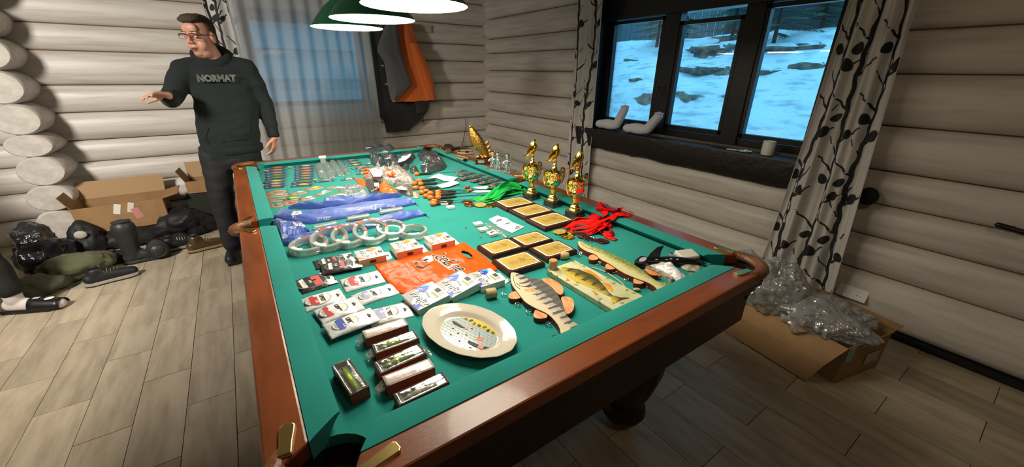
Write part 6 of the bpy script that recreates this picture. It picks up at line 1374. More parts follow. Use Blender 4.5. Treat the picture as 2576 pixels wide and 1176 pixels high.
def SS(u, v):
    z = .04 + 2.5 * v; x = .17 + (1.30) * u - .05 * (1 - v) * (1 - u); a = .030 * math.sin(u * 62 + 1.5 * math.sin(v * 2.2 + u * 5)) + .012 * math.sin(u * 23 + v * 3)
    return (x, 5.03 + a * (.45 + .55 * (1 - v)), z)
MB().grid(220, 24, SS).build('sheer_curtain', sheer(), label='grey sheer voile curtain in long folds behind the table and the man', cat='curtain')
MB().tube([(-.1, 5.08, 2.56), (1.6, 5.08, 2.56)], .012).build('curtain_rod', STEEL, label='dark curtain rod above the sheer curtain', cat='rod')
MB().tube([(3.03, .4, 2.56), (3.03, 3.5, 2.56)], .012).build('curtain_rod', STEEL, label='dark curtain rod above the wide dark window', cat='rod')

# ================================================================== JACKETS ON THE BACK WALL
def garment(rows, Y, depth, seed, name, m, parent):
    rs = []
    for k in range(len(rows) * 5 - 4):
        i = min(k // 5, len(rows) - 2); f = (k - i * 5) / 5; a, b = rows[i], rows[i + 1]; y = a[0] + (b[0] - a[0]) * f; l = a[1] + (b[1] - a[1]) * f; r = a[2] + (b[2] - a[2]) * f
        L = QY(l, y, Y); Rr = QY(r, y, Y); c = (L + Rr) / 2; hw = (Rr.x - L.x) / 2; ring = []
        for q in range(40):
            an = 2 * PI * q / 40; w = 1 + .25 * math.sin(an * 5 + seed + c.z * 4) * .35 + .22 * nz((math.cos(an), math.sin(an), c.z * 3), 2.2, seed)
            ring.append((c.x + hw * math.cos(an) * (1 + .05 * nz((an, c.z * 6, 0), 2, seed)), Y + depth * math.sin(an) * w, c.z + .01 * nz((an, 0, c.z), 3, seed)))
        rs.append(ring)
    return MB().rings(rs).build(name, m, parent, fixn=True)
def fab(n, c, r=.75): return mat(n, c, r, bump=.3, bscale=60, sheen=.2)
t = thing('black_coat', 'black winter coat hanging lowest on the back wall hook', 'coat')
garment([(60, 940, 990), (90, 925, 985), (150, 935, 1010), (210, 940, 1040), (262, 930, 1078), (284, 945, 1075), (300, 965, 1062), (330, 972, 1030)], 5.12, .05, 2, 'coat_body', fab('black_wool', (.012, .012, .013, 1)), t)
garment([(240, 1035, 1082), (265, 1045, 1080), (284, 1050, 1072)], 5.02, .05, 4, 'sleeve', fab('black_wool', (.012, .012, .013, 1)), t)
p = QY(1062, 284, 5.0); q = QY(1066, 311, 5.0); MB().tube([p, q], .007, 6).build('hanging_strap', INK, t)
for a, b_ in ((962, 165), (972, 212)): p = QY(a, b_, 4.995); MB().box(p, (.03, .004, .012), Matrix.Rotation(.3, 3, 'Y')).build('pale_patch', mat('pale_grey_patch', (.35, .34, .36, 1), .6), t)
t = thing('orange_jacket', 'bright orange jacket hanging at the right of the coat hooks', 'jacket')
garment([(50, 1000, 1030), (72, 990, 1040), (120, 1000, 1052), (170, 1012, 1072), (205, 1005, 1090), (235, 990, 1094), (254, 987, 1094)], 5.01, .045, 7, 'jacket_body', fab('orange_workwear', (.62, .13, .015, 1)), t)
garment([(110, 1030, 1052), (160, 1045, 1075), (215, 1062, 1092), (252, 1072, 1096)], 4.96, .03, 9, 'sleeve', fab('orange_workwear', (.62, .13, .015, 1)), t)
t = thing('grey_trousers', 'grey work trousers hanging between the black coat and the orange jacket', 'trousers')
garment([(52, 975, 1000), (78, 964, 1002), (110, 952, 1006), (130, 950, 1010), (160, 968, 1018), (212, 975, 1036), (236, 980, 1012), (252, 984, 994)], 4.90, .035, 5, 'trouser_cloth', fab('grey_canvas', (.085, .085, .088, 1)), t)
MB().box((1.85, 5.19, 2.02), (.9, .03, .09)).build('coat_rack', mat('pale_pine_board', (.45, .38, .28, 1), .5), label='pale wooden coat rack board on the back wall behind the lamps', cat='coat rack')
p = QY(1170, 296, 5.2); q = QY(1168, 372, 5.12)
t = thing('power_cord', 'thin black cord running down the back wall near the corner', 'cord'); MB().tube([(p.x, 5.19, p.z), (p.x, 5.18, p.z - .12), (q.x, 5.17, q.z + .05), (q.x, 5.17, q.z)], .004, 6).build('cord_line', INK, t)
MB().box((q.x + .03, 5.16, q.z - .01), (.07, .03, .04)).build('plug', BLACKP, t, bevel=.006)

# ================================================================== THINGS ON THE SILL AND THE WINDOW WALL
FELT = mat('white_felt_liner', (.66, .66, .68, 1), .85, bump=.3, bscale=80)
def liner(Y, Yt, lean, lab, X=3.115, flip=1):
    t = thing('felt_boot_liner', lab, 'boot liner', (X, Y, .987), 0, 'white felt boot liners on the sill'); b = MB()
    b.ell((0, .0, .052), (.048, .15, .050), n=18, h=10); b.ell((0, .11 * flip, .045), (.044, .07, .042), n=16, h=9); b.capsule((0, -.10 * flip, .06), (0, Yt, .215 + lean), .046, .040, 14, 5)
    o = put(remesh(b, .009, 5), 'liner_foot', t); o.data.materials.append(FELT)
    MB().tube([(.0 + .038 * math.cos(a), Yt + .034 * math.sin(a), .238 + lean) for a in [2 * PI * k / 18 for k in range(18)]], .006, 6, closed=True).build('top_binding', FELT, t); return t
liner(2.78, -.18, .0, 'white felt boot liner at the left end of the sill, shaft upright')
liner(2.40, -.20, -.03, 'white felt boot liner on the sill before the left mullion, shaft leaning right', 3.10)
p = Vector((3.10, 1.255, .987)); MB().lathe([(.030, 0), (.038, .002), (.040, .010), (.040, .095), (.037, .099), (.035, .097), (.034, .06), (.001, .06)], 28, cap=False).build('white_candle', mat('white_wax', (.74, .72, .67, 1), .45), loc=p, label='white pillar candle on the sill by the right curtain', cat='candle')
t = thing('small_saucer', 'small white saucer with bits on it left of the candle', 'saucer', (3.08, 1.40, .987)); MB().lathe([(.02, 0), (.045, .004), (.050, .008), (.044, .007), (.02, .003), (.001, .003)], 24, cap=False).build('dish', WHITEC, t); MB().ell((0, 0, .012), (.012, .015, .009), n=10, h=6).build('metal_bit', SILVER, t)
MB().prism(rect(3.09, 1.50, .03, .07, .3), .987, .992).build('paper_scrap', WHITEC, label='scrap of white paper on the sill left of the saucer', cat='paper')
MB().ell((3.07, .625, .845), (.035, .05, .055), n=18, h=10).build('black_tieback', mat('black_velvet', (.006, .006, .006, 1), .8), label='black round curtain tieback at the right of the patterned curtain', cat='tieback')
t = thing('black_wall_knob', 'small black knob on the logs at the right edge of the photo', 'knob', (3.085, .055, .815)); MB().capsule((0, -.045, 0), (0, .045, .012), .014, .014, 10, 4).build('knob_bar', BLACKP, t); MB().tube([(0, 0, 0), (.06, 0, 0)], .01).build('stem', BLACKP, t)
t = thing('wall_socket', 'white double socket on the log above the cardboard box', 'socket', (3.105, .53, .20), 0); M_ = Matrix.Rotation(.5, 3, 'Y')
MB().box((0, 0, 0), (.035, .16, .085), M_).build('socket_plate', WHITEC, t, bevel=.006)
for y in (-.038, .038):
    r_ = MB().lathe([(.001, 0), (.026, 0), (.028, .002), (.024, .003), (.022, .001), (.001, .001)], 20, (-.019, y, 0), M_ @ Matrix.Rotation(-PI / 2, 3, 'Y'), cap=False).build('socket_face', WHITEC, t)
    h = MB(); h.ell((-.0215, y - .009, 0), (.002, .003, .003), n=8, h=5); h.ell((-.0215, y + .009, 0), (.002, .003, .003), n=8, h=5); h.build('pin_hole', INK, r_)

# ---- cardboard box with bubble film on the right floor
CARD = mat('brown_cardboard', (.34, .195, .085, 1), .75, var=.18, vscale=9, bump=.1, bscale=60); CARDIN = mat('cardboard_inside', (.38, .24, .12, 1), .8)
t = thing('open_cardboard_box', 'open cardboard box with a drooping flap, full of clear film, by the window wall', 'box', (2.34, .33, 0)); u = Vector((.36, -.085)); v = Vector((.085, .56)); Hb = .225
def wall4(a, b, z0, z1, th=.006):
    a = Vector(a); b = Vector(b); d = (b - a).normalized(); n = Vector((-d.y, d.x)) * th; return MB().prism([tuple(a), tuple(b), tuple(b + n), tuple(a + n)], z0, z1)
O2 = Vector((0, 0))
for a, b_, nm in ((O2, u, 'front_panel'), (u, u + v, 'right_panel'), (u + v, v, 'back_panel'), (v, O2, 'left_panel')): wall4(a, b_, 0, Hb).build(nm, CARD, t, smooth=False)
MB().prism([tuple(O2), tuple(u), tuple(u + v), tuple(v)], 0, .005).build('bottom_panel', CARDIN, t, smooth=False)
b = MB(); A = Vector((0, .0, Hb)); B = Vector((v.x, v.y, Hb)); o1 = Vector((-.085, .03, -.10)); o2 = Vector((-.125, .05, -.215))
b.add([A, B, B + o1 + Vector((0, .05, .0)), A + o1 + Vector((0, .02, 0)), A + o2 + Vector((0, .04, 0)), B + o2 + Vector((0, .10, 0))], [(0, 1, 2, 3), (3, 2, 5, 4)]); b.build('drooping_flap', CARD, t, solid=.005, smooth=False)
b = MB(); A = Vector((v.x, v.y, Hb)); B = A + Vector((u.x, u.y, 0)); b.add([A, B, B + Vector((.02, .06, .13)), A + Vector((.02, .07, .14))], [(0, 1, 2, 3)]); b.build('rear_flap', CARD, t, solid=.005, smooth=False)
b = MB(); A = Vector((u.x, u.y, Hb)); B = A + Vector((v.x, v.y, 0)); b.add([A, B, B + Vector((.11, .0, .03)), A + Vector((.10, -.02, .02))], [(0, 1, 2, 3)]); b.build('right_flap', CARD, t, solid=.005, smooth=False)
flat([(0, 0)], 0, 'x', CARD, t) if False else None
fr2 = MB().box((0, 0, 0), (.055, .0015, .085)).build('teal_label', mat('teal_label', (.22, .42, .38, 1), .5), t); fr2.location = (.030, -.012, Hb - .045); fr2.rotation_euler = (0, 0, math.atan2(u.y, u.x))
fr3 = MB().box((0, 0, 0), (.12, .0015, .07)).build('pale_label', mat('pale_grey_label', (.42, .38, .34, 1), .6), t); fr3.location = (.25, -.064, Hb * .45); fr3.rotation_euler = (0, 0, math.atan2(u.y, u.x))
fm_ = film('silvery_film_heap', (.85, .86, .86, 1), .72, .12, 3.5, .8, 30)
for k, (cx, cy, cz, rx, ry, rz_) in enumerate(((.20, .20, .25, .19, .22, .10), (.16, .44, .30, .15, .16, .16), (.10, .62, .33, .10, .12, .14))):
    b = MB().ell((0, 0, 0), (rx, ry, rz_), n=80, h=46); b.v = [tuple(Vector(p_) * (1 + .30 * nz(p_, 9, k) + .34 * abs(nz(p_, 20, k + 3)) + .16 * abs(nz(p_, 45, k + 5)))) for p_ in b.v]
    b.build('bubble_film', fm_, loc=(2.34 + cx, .33 + cy, cz), label=['crumpled clear film at the near end of the cardboard box', 'tall crumpled clear film in the middle of the cardboard box', 'crumpled clear film at the far end of the box against the curtain'][k], cat='plastic film', group='crumpled film in the cardboard box')

# ================================================================== MAN IN THE DARK HOODIE
SKIN = mat('skin', (.60, .33, .23, 1), .45, var=.22, vscale=18, col2=(.62, .27, .19, 1), bump=.05, bscale=200); HAIRM = mat('brown_hair', (.075, .048, .030, 1), .7, bump=.8, bscale=120, stretch=(1, 4, 1))
HOOD = mat('dark_green_grey_fleece', (.017, .022, .022, 1), .9, bump=.25, bscale=150, sheen=.03, spec=.2); TROU = mat('black_trousers', (.012, .013, .015, 1), .75, bump=.2, bscale=120)
def hand(B, w, fdir, ndir, side, curl=.5, s=1.0, thumb=1.0):
    """w wrist point, fdir towards the fingers, ndir palm normal (palm side), side +1/-1 for the thumb side"""
    f = Vector(fdir).normalized(); n = Vector(ndir); n = (n - f * n.dot(f)).normalized(); l = f.cross(n).normalized() * side
    w = Vector(w); 
    for k in range(4):
        o = (k - 1.5) * -.0195 * s; B.capsule(w + l * o * .55, w + f * .088 * s + l * o, .0145 * s, .0115 * s, 10, 3)
        L = [.075, .083, .077, .060][k] * s; c = curl * (1 + .12 * k); p = w + f * .090 * s + l * o; d = f.copy()
        for j, (q, r0, r1) in enumerate(((.44, .0098, .0090), (.31, .0090, .0082), (.25, .0082, .0070))):
            d = (d * math.cos(c * (.45 + .2 * j)) + n * math.sin(c * (.45 + .2 * j))).normalized(); sp = l * (-(k - 1.5) * .10); e = p + (d + sp * .6).normalized() * L * q; B.capsule(p, e, r0 * s, r1 * s, 10, 3); p = e
    p = w + f * .022 * s + l * .026 * s; d1 = (f * .62 + l * .68 * thumb + n * .30).normalized(); e = p + d1 * .042 * s; B.capsule(w + f * .012 * s, p, .016 * s, .015 * s, 10, 3); B.capsule(p, e, .0145 * s, .0115 * s, 10, 3)
    d2 = (f * .85 + l * .35 + n * .25).normalized(); g = e + d2 * .030 * s; B.capsule(e, g, .0115 * s, .0105 * s, 10, 3); B.capsule(g, g + (d2 + n * .15).normalized() * .022 * s, .0105 * s, .0085 * s, 10, 3)
BY = 3.89
base = Vector((-.06, BY, 0)); man = thing('person', 'man in a dark green-grey hoodie and glasses, gesturing behind the far left table corner', 'person', base)
def toM(o): o.location = (-base.x, -base.y, 0); return o
HC = QY(503, 92, BY - .02); yaw = math.radians(-36); HM = Rz(yaw) @ Matrix.Rotation(math.radians(6), 3, 'X') @ Matrix.Diagonal((1.08, 1.08, 1.08))
def H(x, y, z): return HC + HM @ Vector((x, y, z))
BD = MB()
def he(c, r, rot=None): BD.ell(H(*c), r, HM @ rot if rot else HM, 18, 12)
he((0, .012, .030), (.077, .094, .096)); he((0, -.018, -.040), (.062, .072, .078)); he((0, -.058, -.096), (.030, .027, .023)); he((.038, -.048, -.045), (.030, .030, .036)); he((-.038, -.048, -.045), (.030, .030, .036)); he((0, -.012, -.098), (.055, .060, .042))
he((0, -.070, .050), (.052, .022, .035)); he((.030, -.079, .024), (.024, .012, .010)); he((-.030, -.079, .024), (.024, .012, .010))
BD.capsule(H(0, -.084, .014), H(0, -.110, -.026), .0095, .0135, 12, 4); he((.012, -.100, -.032), (.010, .011, .009)); he((-.012, -.100, -.032), (.010, .011, .009)); he((0, -.086, -.056), (.024, .014, .010)); he((0, -.086, -.063), (.022, .012, .006)); he((0, -.080, -.082), (.020, .012, .007))
for s in (1, -1): he((s * .080, .014, -.006), (.010, .020, .033)); he((s * .078, .018, -.03), (.010, .012, .014))
NB = QY(535, 150, BY + .03); BD.capsule(H(0, .02, -.07), NB, .064, .072, 18, 5)
rows = [(158, 478, 600, .075), (172, 455, 622, .10), (200, 470, 636, .115), (250, 488, 642, .125), (300, 492, 648, .14), (340, 497, 652, .145), (385, 508, 655, .13), (410, 515, 655, .12)]
def torso(B, infl, top=0, rr=rows, n=28):
    rs = []
    for (y, l, r, d) in rr[top:]:
        L = QY(l, y, BY); Rr = QY(r, y, BY); c = (L + Rr) / 2; hw = (Rr.x - L.x) / 2 + infl
        rs.append([(c.x + hw * (abs(math.cos(a)) ** .85) * (1 if math.cos(a) > 0 else -1), BY + .01 + (d + infl) * (abs(math.sin(a)) ** .85) * (1 if math.sin(a) > 0 else -1), c.z) for a in [2 * PI * k / n for k in range(n)]])
    B.rings(rs)
torso(BD, -.012)
S1 = QY(462, 180, BY); E1 = QY(430, 247, BY - .03); W1 = QY(424, 241, BY - .25); S2 = QY(618, 176, BY); E2 = QY(664, 258, BY + .02); W2 = QY(690, 346, BY - .05)
BD.capsule(S1, E1, .058, .048, 14); BD.capsule(E1, W1, .046, .030, 14); BD.capsule(S2, E2, .060, .048, 14); BD.capsule(E2, W2, .046, .029, 14)
hand(BD, W1, QY(375, 236, BY - .33) - W1, Vector((-.15, -.6, -.75)), -1, .50, 1.02, 1.1)
hand(BD, W2, QY(688, 400, BY - .07) - W2, Vector((-.85, .45, 0)), -1, .65, 1.0)
HP = [QY(545, 405, BY), QY(622, 405, BY)]; KN = [Vector((-.235, BY - .02, .50)), Vector((.04, BY, .50))]; AN = [Vector((-.255, BY, .10)), Vector((.06, BY + .02, .10))]
for i in range(2):
    BD.capsule(HP[i], KN[i], .088, .062, 16); BD.capsule(KN[i], AN[i], .058, .042, 14); BD.capsule(AN[i] + Vector((0, .02, -.05)), AN[i] + Vector((-.03, -.15, -.06)), .038, .034, 12)
o = put(remesh(BD, .0062, 3, .5), 'body', man); o.data.materials.append(SKIN); toM(o)
# hoodie
HB = MB(); torso(HB, .008, 0)
HB.capsule(S1, E1, .082, .068, 18); HB.capsule(E1, E1.lerp(W1, .88), .066, .050, 18); HB.capsule(S2, E2, .082, .066, 18); HB.capsule(E2, E2.lerp(W2, .88), .064, .048, 18)
HB.capsule(S1, NB + Vector((-.05, 0, -.05)), .085, .08, 18); HB.capsule(S2, NB + Vector((.05, 0, -.05)), .085, .08, 18); 
o = put(remesh(HB, .010, 7, .6, lambda p: .009 * nz((p.x * .6, p.y, p.z * 2.2), 5, 3) + .005 * nz((p.x, p.y, p.z * 1.8), 14, 5)), 'hoodie', man); o.data.materials.append(HOOD); toM(o); hoodie = o
cu = MB(); q = QY(581, 380, BY); L = QY(497, 372, BY); Rr = QY(662, 366, BY); hw = (Rr.x - L.x) / 2 
cu.lathe([(.96, 0), (1.0, .012), (1.0, .050), (.97, .060)], 40, ((L.x + Rr.x) / 2, BY + .01, L.z - .055), Matrix.Diagonal((hw, .150, 1))); toM(cu.build('hem_band', HOOD, hoodie)).location = (0, 0, 0)
for (E, Wp, r) in ((E1, W1, .043), (E2, W2, .042)):
    d_ = (Wp - E).normalized(); Mq = d_.to_track_quat('Z', 'Y').to_matrix(); MB().lathe([(r * .98, 0), (r * 1.06, .010), (r * 1.04, .045), (r * .86, .055), (r * .8, .04)], 24, Wp - d_ * .055, Mq, cap=False).build('cuff', HOOD, hoodie)
HD = MB(); pts = []
for k in range(25):
    a = 2 * PI * k / 24; front = max(0, -math.sin(a)); pts.append(NB + Vector((.100 * math.cos(a) + .012, .088 * math.sin(a), .018 - .052 * front + .045 * max(0, math.sin(a)))) + Vector((-.01, 0, .0)))
HD.tube(pts[:-1], [.036 + .014 * max(0, math.sin(2 * PI * k / 24)) for k in range(24)], 12, closed=True, flat=1.1)
HD.ell(NB + Vector((0, .12, -.02)), (.13, .07, .09), n=18, h=10)
o = put(remesh(HD, .009, 6, .6, lambda p: .006 * nz(p, 16, 2)), 'hood', hoodie); o.data.materials.append(HOOD)
bpy.context.view_layer.update(); DG = bpy.context.evaluated_depsgraph_get()
BVH = BVHTree([v.co.copy() for v in hoodie.data.vertices], [tuple(p.vertices) for p in hoodie.data.polygons])
def on_chest(mb, off, name, m):
    vs = []
    for v in mb.v:
        h = BVH.ray_cast(Vector((v[0], 3.0, v[2])), Vector((0, 1, 0))); vs.append((v[0], (h[0].y if h[0] else v[1]) - off, v[2]))
    mb.v = vs; return mb.build(name, m, hoodie, smooth=False)
cc = QY(545, 198, BY - .13); PR = mat('grey_camo_print', (.16, .17, .15, 1), .7, var=.4, vscale=40, col2=(.07, .08, .07, 1))
MT = Matrix.Translation(cc) @ Matrix.Rotation(PI / 2, 4, 'X')
on_chest(text_mb('NORMAT', .062, .0004, .0040, 0, MT, .235), .0010, 'chest_lettering', PR)
pk = MB(); pk.tube([QY(x, y, BY - .14) for x, y in ((515, 318), (500, 345), (508, 358))], .003, 5); pk.tube([QY(x, y, BY - .14) for x, y in ((640, 300), (640, 330), (625, 348), (560, 358))], .003, 5); on_chest(pk, .001, 'pocket_seam', mat('seam_shadowless_black', (.010, .012, .012, 1), .9))
# trousers, boots
TB = MB()
for i in range(2): TB.capsule(HP[i] + Vector((0, 0, .05)), KN[i], .108, .086, 18); TB.capsule(KN[i], AN[i] + Vector((0, 0, .02)), .082, .074, 18)
TB.ell((HP[0] + HP[1]) / 2 + Vector((0, 0, .02)), (.19, .13, .11), n=20, h=10)
o = put(remesh(TB, .010, 6, .6, lambda p: .007 * nz((p.x, p.y, p.z * 2), 9, 8)), 'trousers', man); o.data.materials.append(TROU); toM(o)
for i in range(2):
    b = MB(); a = AN[i]; b.capsule(a + Vector((0, .03, -.045)), a + Vector((-.03, -.17, -.055)), .052, .044, 14); b.capsule(a + Vector((0, .02, -.04)), a + Vector((0, .01, .08)), .055, .060, 14); b.box(a + Vector((-.015, -.07, -.088)), (.085, .29, .024))
    o = put(remesh(b, .008, 4), 'boot', man); o.data.materials.append(mat('black_boot', (.010, .010, .011, 1), .5)); toM(o)
# hair, glasses, eyes, mouth
HR = MB()
def hr(c, r): HR.ell(H(*c), r, HM, 20, 12)
hr((0, .030, .045), (.0805, .088, .091)); hr((0, -.030, .106), (.064, .062, .030)); hr((-.006, -.068, .100), (.054, .028, .022)); hr((.0, .0, .108), (.066, .08, .026)); hr((0, .060, -.01), (.068, .05, .07))
o = put(remesh(HR, .0055, 3, .5, lambda p: .0030 * nz(p, 45, 4)), 'hair', man); o.data.materials.append(HAIRM); toM(o)
g = MB()
for s in (1, -1):
    g.tube([H(s * .034 + .027 * (abs(math.cos(a)) ** .6) * (1 if math.cos(a) > 0 else -1), -.106 + .010 * abs(math.cos(a)) * 0 + .004, .004 + .0155 * (abs(math.sin(a)) ** .7) * (1 if math.sin(a) > 0 else -1)) for a in [2 * PI * k / 22 for k in range(22)]], .0016, 6, closed=True)
    g.tube([H(s * .061, -.102, .010), H(s * .076, -.08, .011), H(s * .085, -.01, .010), H(s * .086, .020, .000)], .0030, 6)
    g.tube([H(s * .008, -.104, .018), H(s * .034, -.104, .021), H(s * .060, -.102, .017)], .0026, 6)
g.tube([H(-.009, -.104, .010), H(0, -.108, .013), H(.009, -.104, .010)], .002, 6); toM(g.build('glasses', mat('dark_red_brown_frame', (.10, .018, .015, 1), .3), man))
for s in (1, -1):
    toM(MB().ell(H(s * .032, -.083, .002), (.013, .008, .0065), HM, 12, 8).build('eye', mat('eye_white', (.62, .55, .52, 1), .3), man)); toM(MB().ell(H(s * .030 - .002, -.0895, .002), (.0048, .003, .0048), HM, 10, 6).build('iris', mat('grey_blue_iris', (.05, .07, .09, 1), .2), man))
    toM(MB().tube([H(s * .014, -.096, .030), H(s * .034, -.094, .035), H(s * .054, -.082, .029)], [.0022, .0034, .0018], 6, flat=.6).build('eyebrow', HAIRM, man))
toM(MB().ell(H(0, -.0905, -.070), (.017, .008, .0052), HM, 14, 8).build('mouth', mat('mouth_dark_red', (.10, .018, .016, 1), .4), man))
toM(MB().tube([H(-.020, -.088, -.066), H(-.008, -.099, -.0625), H(.008, -.099, -.0625), H(.020, -.088, -.066)], [.002, .004, .004, .002], 8).build('upper_lip', mat('lip', (.45, .15, .12, 1), .4), man)); toM(MB().tube([H(-.017, -.088, -.076), H(0, -.098, -.0785), H(.017, -.088, -.076)], [.002, .0048, .002], 8).build('lower_lip', mat('lip', (.45, .15, .12, 1), .4), man))

# ================================================================== SEATED PERSON AT THE LEFT EDGE
DARKT = mat('dark_olive_black_cloth', (.014, .016, .012, 1), .85, bump=.3, bscale=90)
ps = thing('person', 'seated person cut off by the left photo edge, dark trousers, white socks and black slippers', 'person', (-1.62, 3.72, 0)); pl = Vector((-1.62, 3.72, 0))
def loc_(o): o.location = tuple(-pl); return o
KA = [Vector((-1.52, 3.70, .50)), Vector((-1.70, 3.52, .50))]; HA = [Vector((-2.02, 3.98, .50)), Vector((-2.10, 3.80, .50))]; FA = [Vector((-1.46, 3.66, .10)), Vector((-1.72, 3.42, .10))]; TF = [Vector((-1.26, 3.585, .035)), Vector((-1.54, 3.30, .035))]
b = MB()
for i in range(2): b.capsule(HA[i], KA[i], .085, .065, 14); b.capsule(KA[i], FA[i], .058, .040, 14); b.capsule(FA[i] + Vector((-.03, .02, -.05)), TF[i], .040, .032, 14)
b.capsule(Vector((-2.08, 3.90, .56)), Vector((-2.10, 3.92, .98)), .15, .17, 18); b.capsule(Vector((-2.1, 3.92, 1.10)), Vector((-2.1, 3.90, 1.2)), .06, .055, 14); b.ell((-2.1, 3.88, 1.32), (.08, .095, .12), n=16, h=10)
for s in (0, 1): sh_ = Vector((-2.06 + .0 * s, 3.72 + .40 * s, 1.05)); el = Vector((-1.90, 3.62 + .46 * s, .80)); wr = Vector((-1.70, 3.66 + .22 * s, .64)); b.capsule(sh_, el, .05, .042, 12); b.capsule(el, wr, .040, .028, 12); hand(b, wr, Vector((1, -.1 + .1 * s, -.15)), Vector((0, 0, -1)), 1, .4)
o = put(remesh(b, .009, 4), 'body', ps); o.data.materials.append(SKIN); loc_(o)
b = MB()
for i in range(2): b.capsule(HA[i], KA[i], .11, .090, 16); b.capsule(KA[i], FA[i] + Vector((0, 0, .09)), .088, .070, 16)
b.capsule(Vector((-2.08, 3.80, .52)), Vector((-2.08, 4.0, .52)), .13, .13, 16); o = put(remesh(b, .012, 6, .6, lambda p: .012 * nz(p, 9, 8)), 'trousers', ps); o.data.materials.append(DARKT); loc_(o)
b = MB(); b.capsule(Vector((-2.08, 3.90, .60)), Vector((-2.10, 3.92, 1.0)), .17, .19, 18)
for s in (0, 1): b.capsule(Vector((-2.06, 3.72 + .40 * s, 1.05)), Vector((-1.90, 3.62 + .46 * s, .80)), .07, .06, 14); b.capsule(Vector((-1.90, 3.62 + .46 * s, .80)), Vector((-1.72, 3.66 + .22 * s, .65)), .058, .045, 14)
o = put(remesh(b, .013, 5), 'jumper', ps); o.data.materials.append(DARKT); loc_(o)
for i in range(2):
    d_ = (TF[i] - FA[i]); d_.z = 0; d_.normalize(); n_ = Vector((-d_.y, d_.x, 0)); a = FA[i] + Vector((-.02, .01, 0)); a.z = 0
    b = MB(); b.capsule(FA[i] + Vector((-.03, .02, -.045)), TF[i] + d_ * .004, .045, .038, 14); b.capsule(FA[i], FA[i] + Vector((0, 0, .08)), .045, .048, 12); o = put(remesh(b, .008, 4), 'sock', ps); o.data.materials.append(mat('pale_sock', (.60, .54, .52, 1), .9)); loc_(o)
    ol_ = [a - d_ * .06 + n_ * .035, a - d_ * .075, a - d_ * .06 - n_ * .035, a + d_ * .10 - n_ * .045, a + d_ * .20 - n_ * .050, a + d_ * .25 - n_ * .03, a + d_ * .262, a + d_ * .25 + n_ * .03, a + d_ * .20 + n_ * .050, a + d_ * .10 + n_ * .045]
    sl = MB().prism([(p.x, p.y) for p in ol_], .002, .026).build('slipper', BLACKP, ps, bevel=.004); loc_(sl)
    b = MB(); rs = []
    for k in range(7):
        c = a + d_ * (.10 + .0275 * k); w = .054 - .0002 * k * k; rs.append([(c.x + n_.x * w * math.cos(q), c.y + n_.y * w * math.cos(q), .022 + (.070 - .0040 * k) * math.sin(q)) for q in [PI * j / 12 for j in range(13)]])
    b.add([v for r in rs for v in r], [(k * 13 + j, k * 13 + j + 1, (k + 1) * 13 + j + 1, (k + 1) * 13 + j) for k in range(6) for j in range(12)]); b.build('slipper_strap', BLACKP, sl, solid=.004)
    c = a + d_ * .20; MB().ell((c.x, c.y, .079), (.026, .020, .005), n=14, h=6).build('white_motif', WHITEC, sl); c = a + d_ * .135
    wb = MB(); 
    for k in range(3): q_ = c + d_ * (.012 * (k - 1)); wb.box((q_.x, q_.y, .0905), (.008, .020, .002), Rz(math.atan2(d_.y, d_.x)))
    wb.build('white_logo_bars', WHITEC, sl, smooth=False)
b = MB().box((0, 0, .185), (.50, .60, .37)); b.build('low_bench', mat('dark_bench_wood', (.05, .035, .025, 1), .6), loc=(-2.20, 3.92, .0), bevel=.01, label='dark low bench under the seated person, mostly outside the photo', cat='bench')

# ================================================================== CLUTTER ALONG THE BACK WALL
def cbox(x, y, z, w, d, h, rz, lab, flaps=True, tilt=0):
    t = thing('cardboard_box', lab, 'box', (x, y, z), rz); t.rotation_euler = (tilt, 0, rz); th = .006
    MB().box((0, -d / 2, h / 2), (w, th, h)).build('front_panel', CARD, t, smooth=False); MB().box((0, d / 2, h / 2), (w, th, h)).build('back_panel', CARD, t, smooth=False)
    MB().box((-w / 2, 0, h / 2), (th, d, h)).build('side_panel', CARD, t, smooth=False); MB().box((w / 2, 0, h / 2), (th, d, h)).build('side_panel', CARD, t, smooth=False); MB().box((0, 0, .004), (w, d, .008)).build('bottom_panel', CARDIN, t, smooth=False)
    if flaps:
        b = MB(); b.add([(-w / 2, d / 2, h), (w / 2, d / 2, h), (w / 2 + .01, d / 2 + .05, h + .15), (-w / 2 - .01, d / 2 + .05, h + .15)], [(0, 1, 2, 3)]); b.build('rear_flap', CARDIN, t, solid=.005, smooth=False)
        b = MB(); b.add([(w / 2, -d / 2, h), (w / 2, d / 2, h), (w / 2 + .12, d / 2, h + .03), (w / 2 + .12, -d / 2, h + .03)], [(0, 1, 2, 3)]); b.build('side_flap', CARD, t, solid=.005, smooth=False)
        b = MB(); b.add([(-w / 2, -d / 2, h), (-w / 2, d / 2, h), (-w / 2 - .05, d / 2, h + .11), (-w / 2 - .05, -d / 2, h + .11)], [(0, 1, 2, 3)]); b.build('side_flap', CARD, t, solid=.005, smooth=False)
    return t
t = cbox(-1.03, 4.86, .16, .60, .34, .235, .02, 'large open cardboard box lying on dark bags by the back wall')
for x, c, w in ((-.02, (.75, .72, .66, 1), .045), (.07, (.70, .62, .50, 1), .04)): MB().box((x, -.1735, .19), (w, .001, .09), Matrix.Rotation(.3, 3, 'Y')).build('packing_tape', mat('tape%d' % int(c[1] * 100), c, .35), t, smooth=False)
MB().box((.10, -.1738, .13), (.055, .001, .10), Matrix.Rotation(-.25, 3, 'Y')).build('pink_label', mat('pink_red_label', (.55, .22, .20, 1), .5), t, smooth=False)
cbox(-.42, 4.98, .36, .24, .20, .12, -.1, 'small open cardboard box on top of the dark crate behind the man')
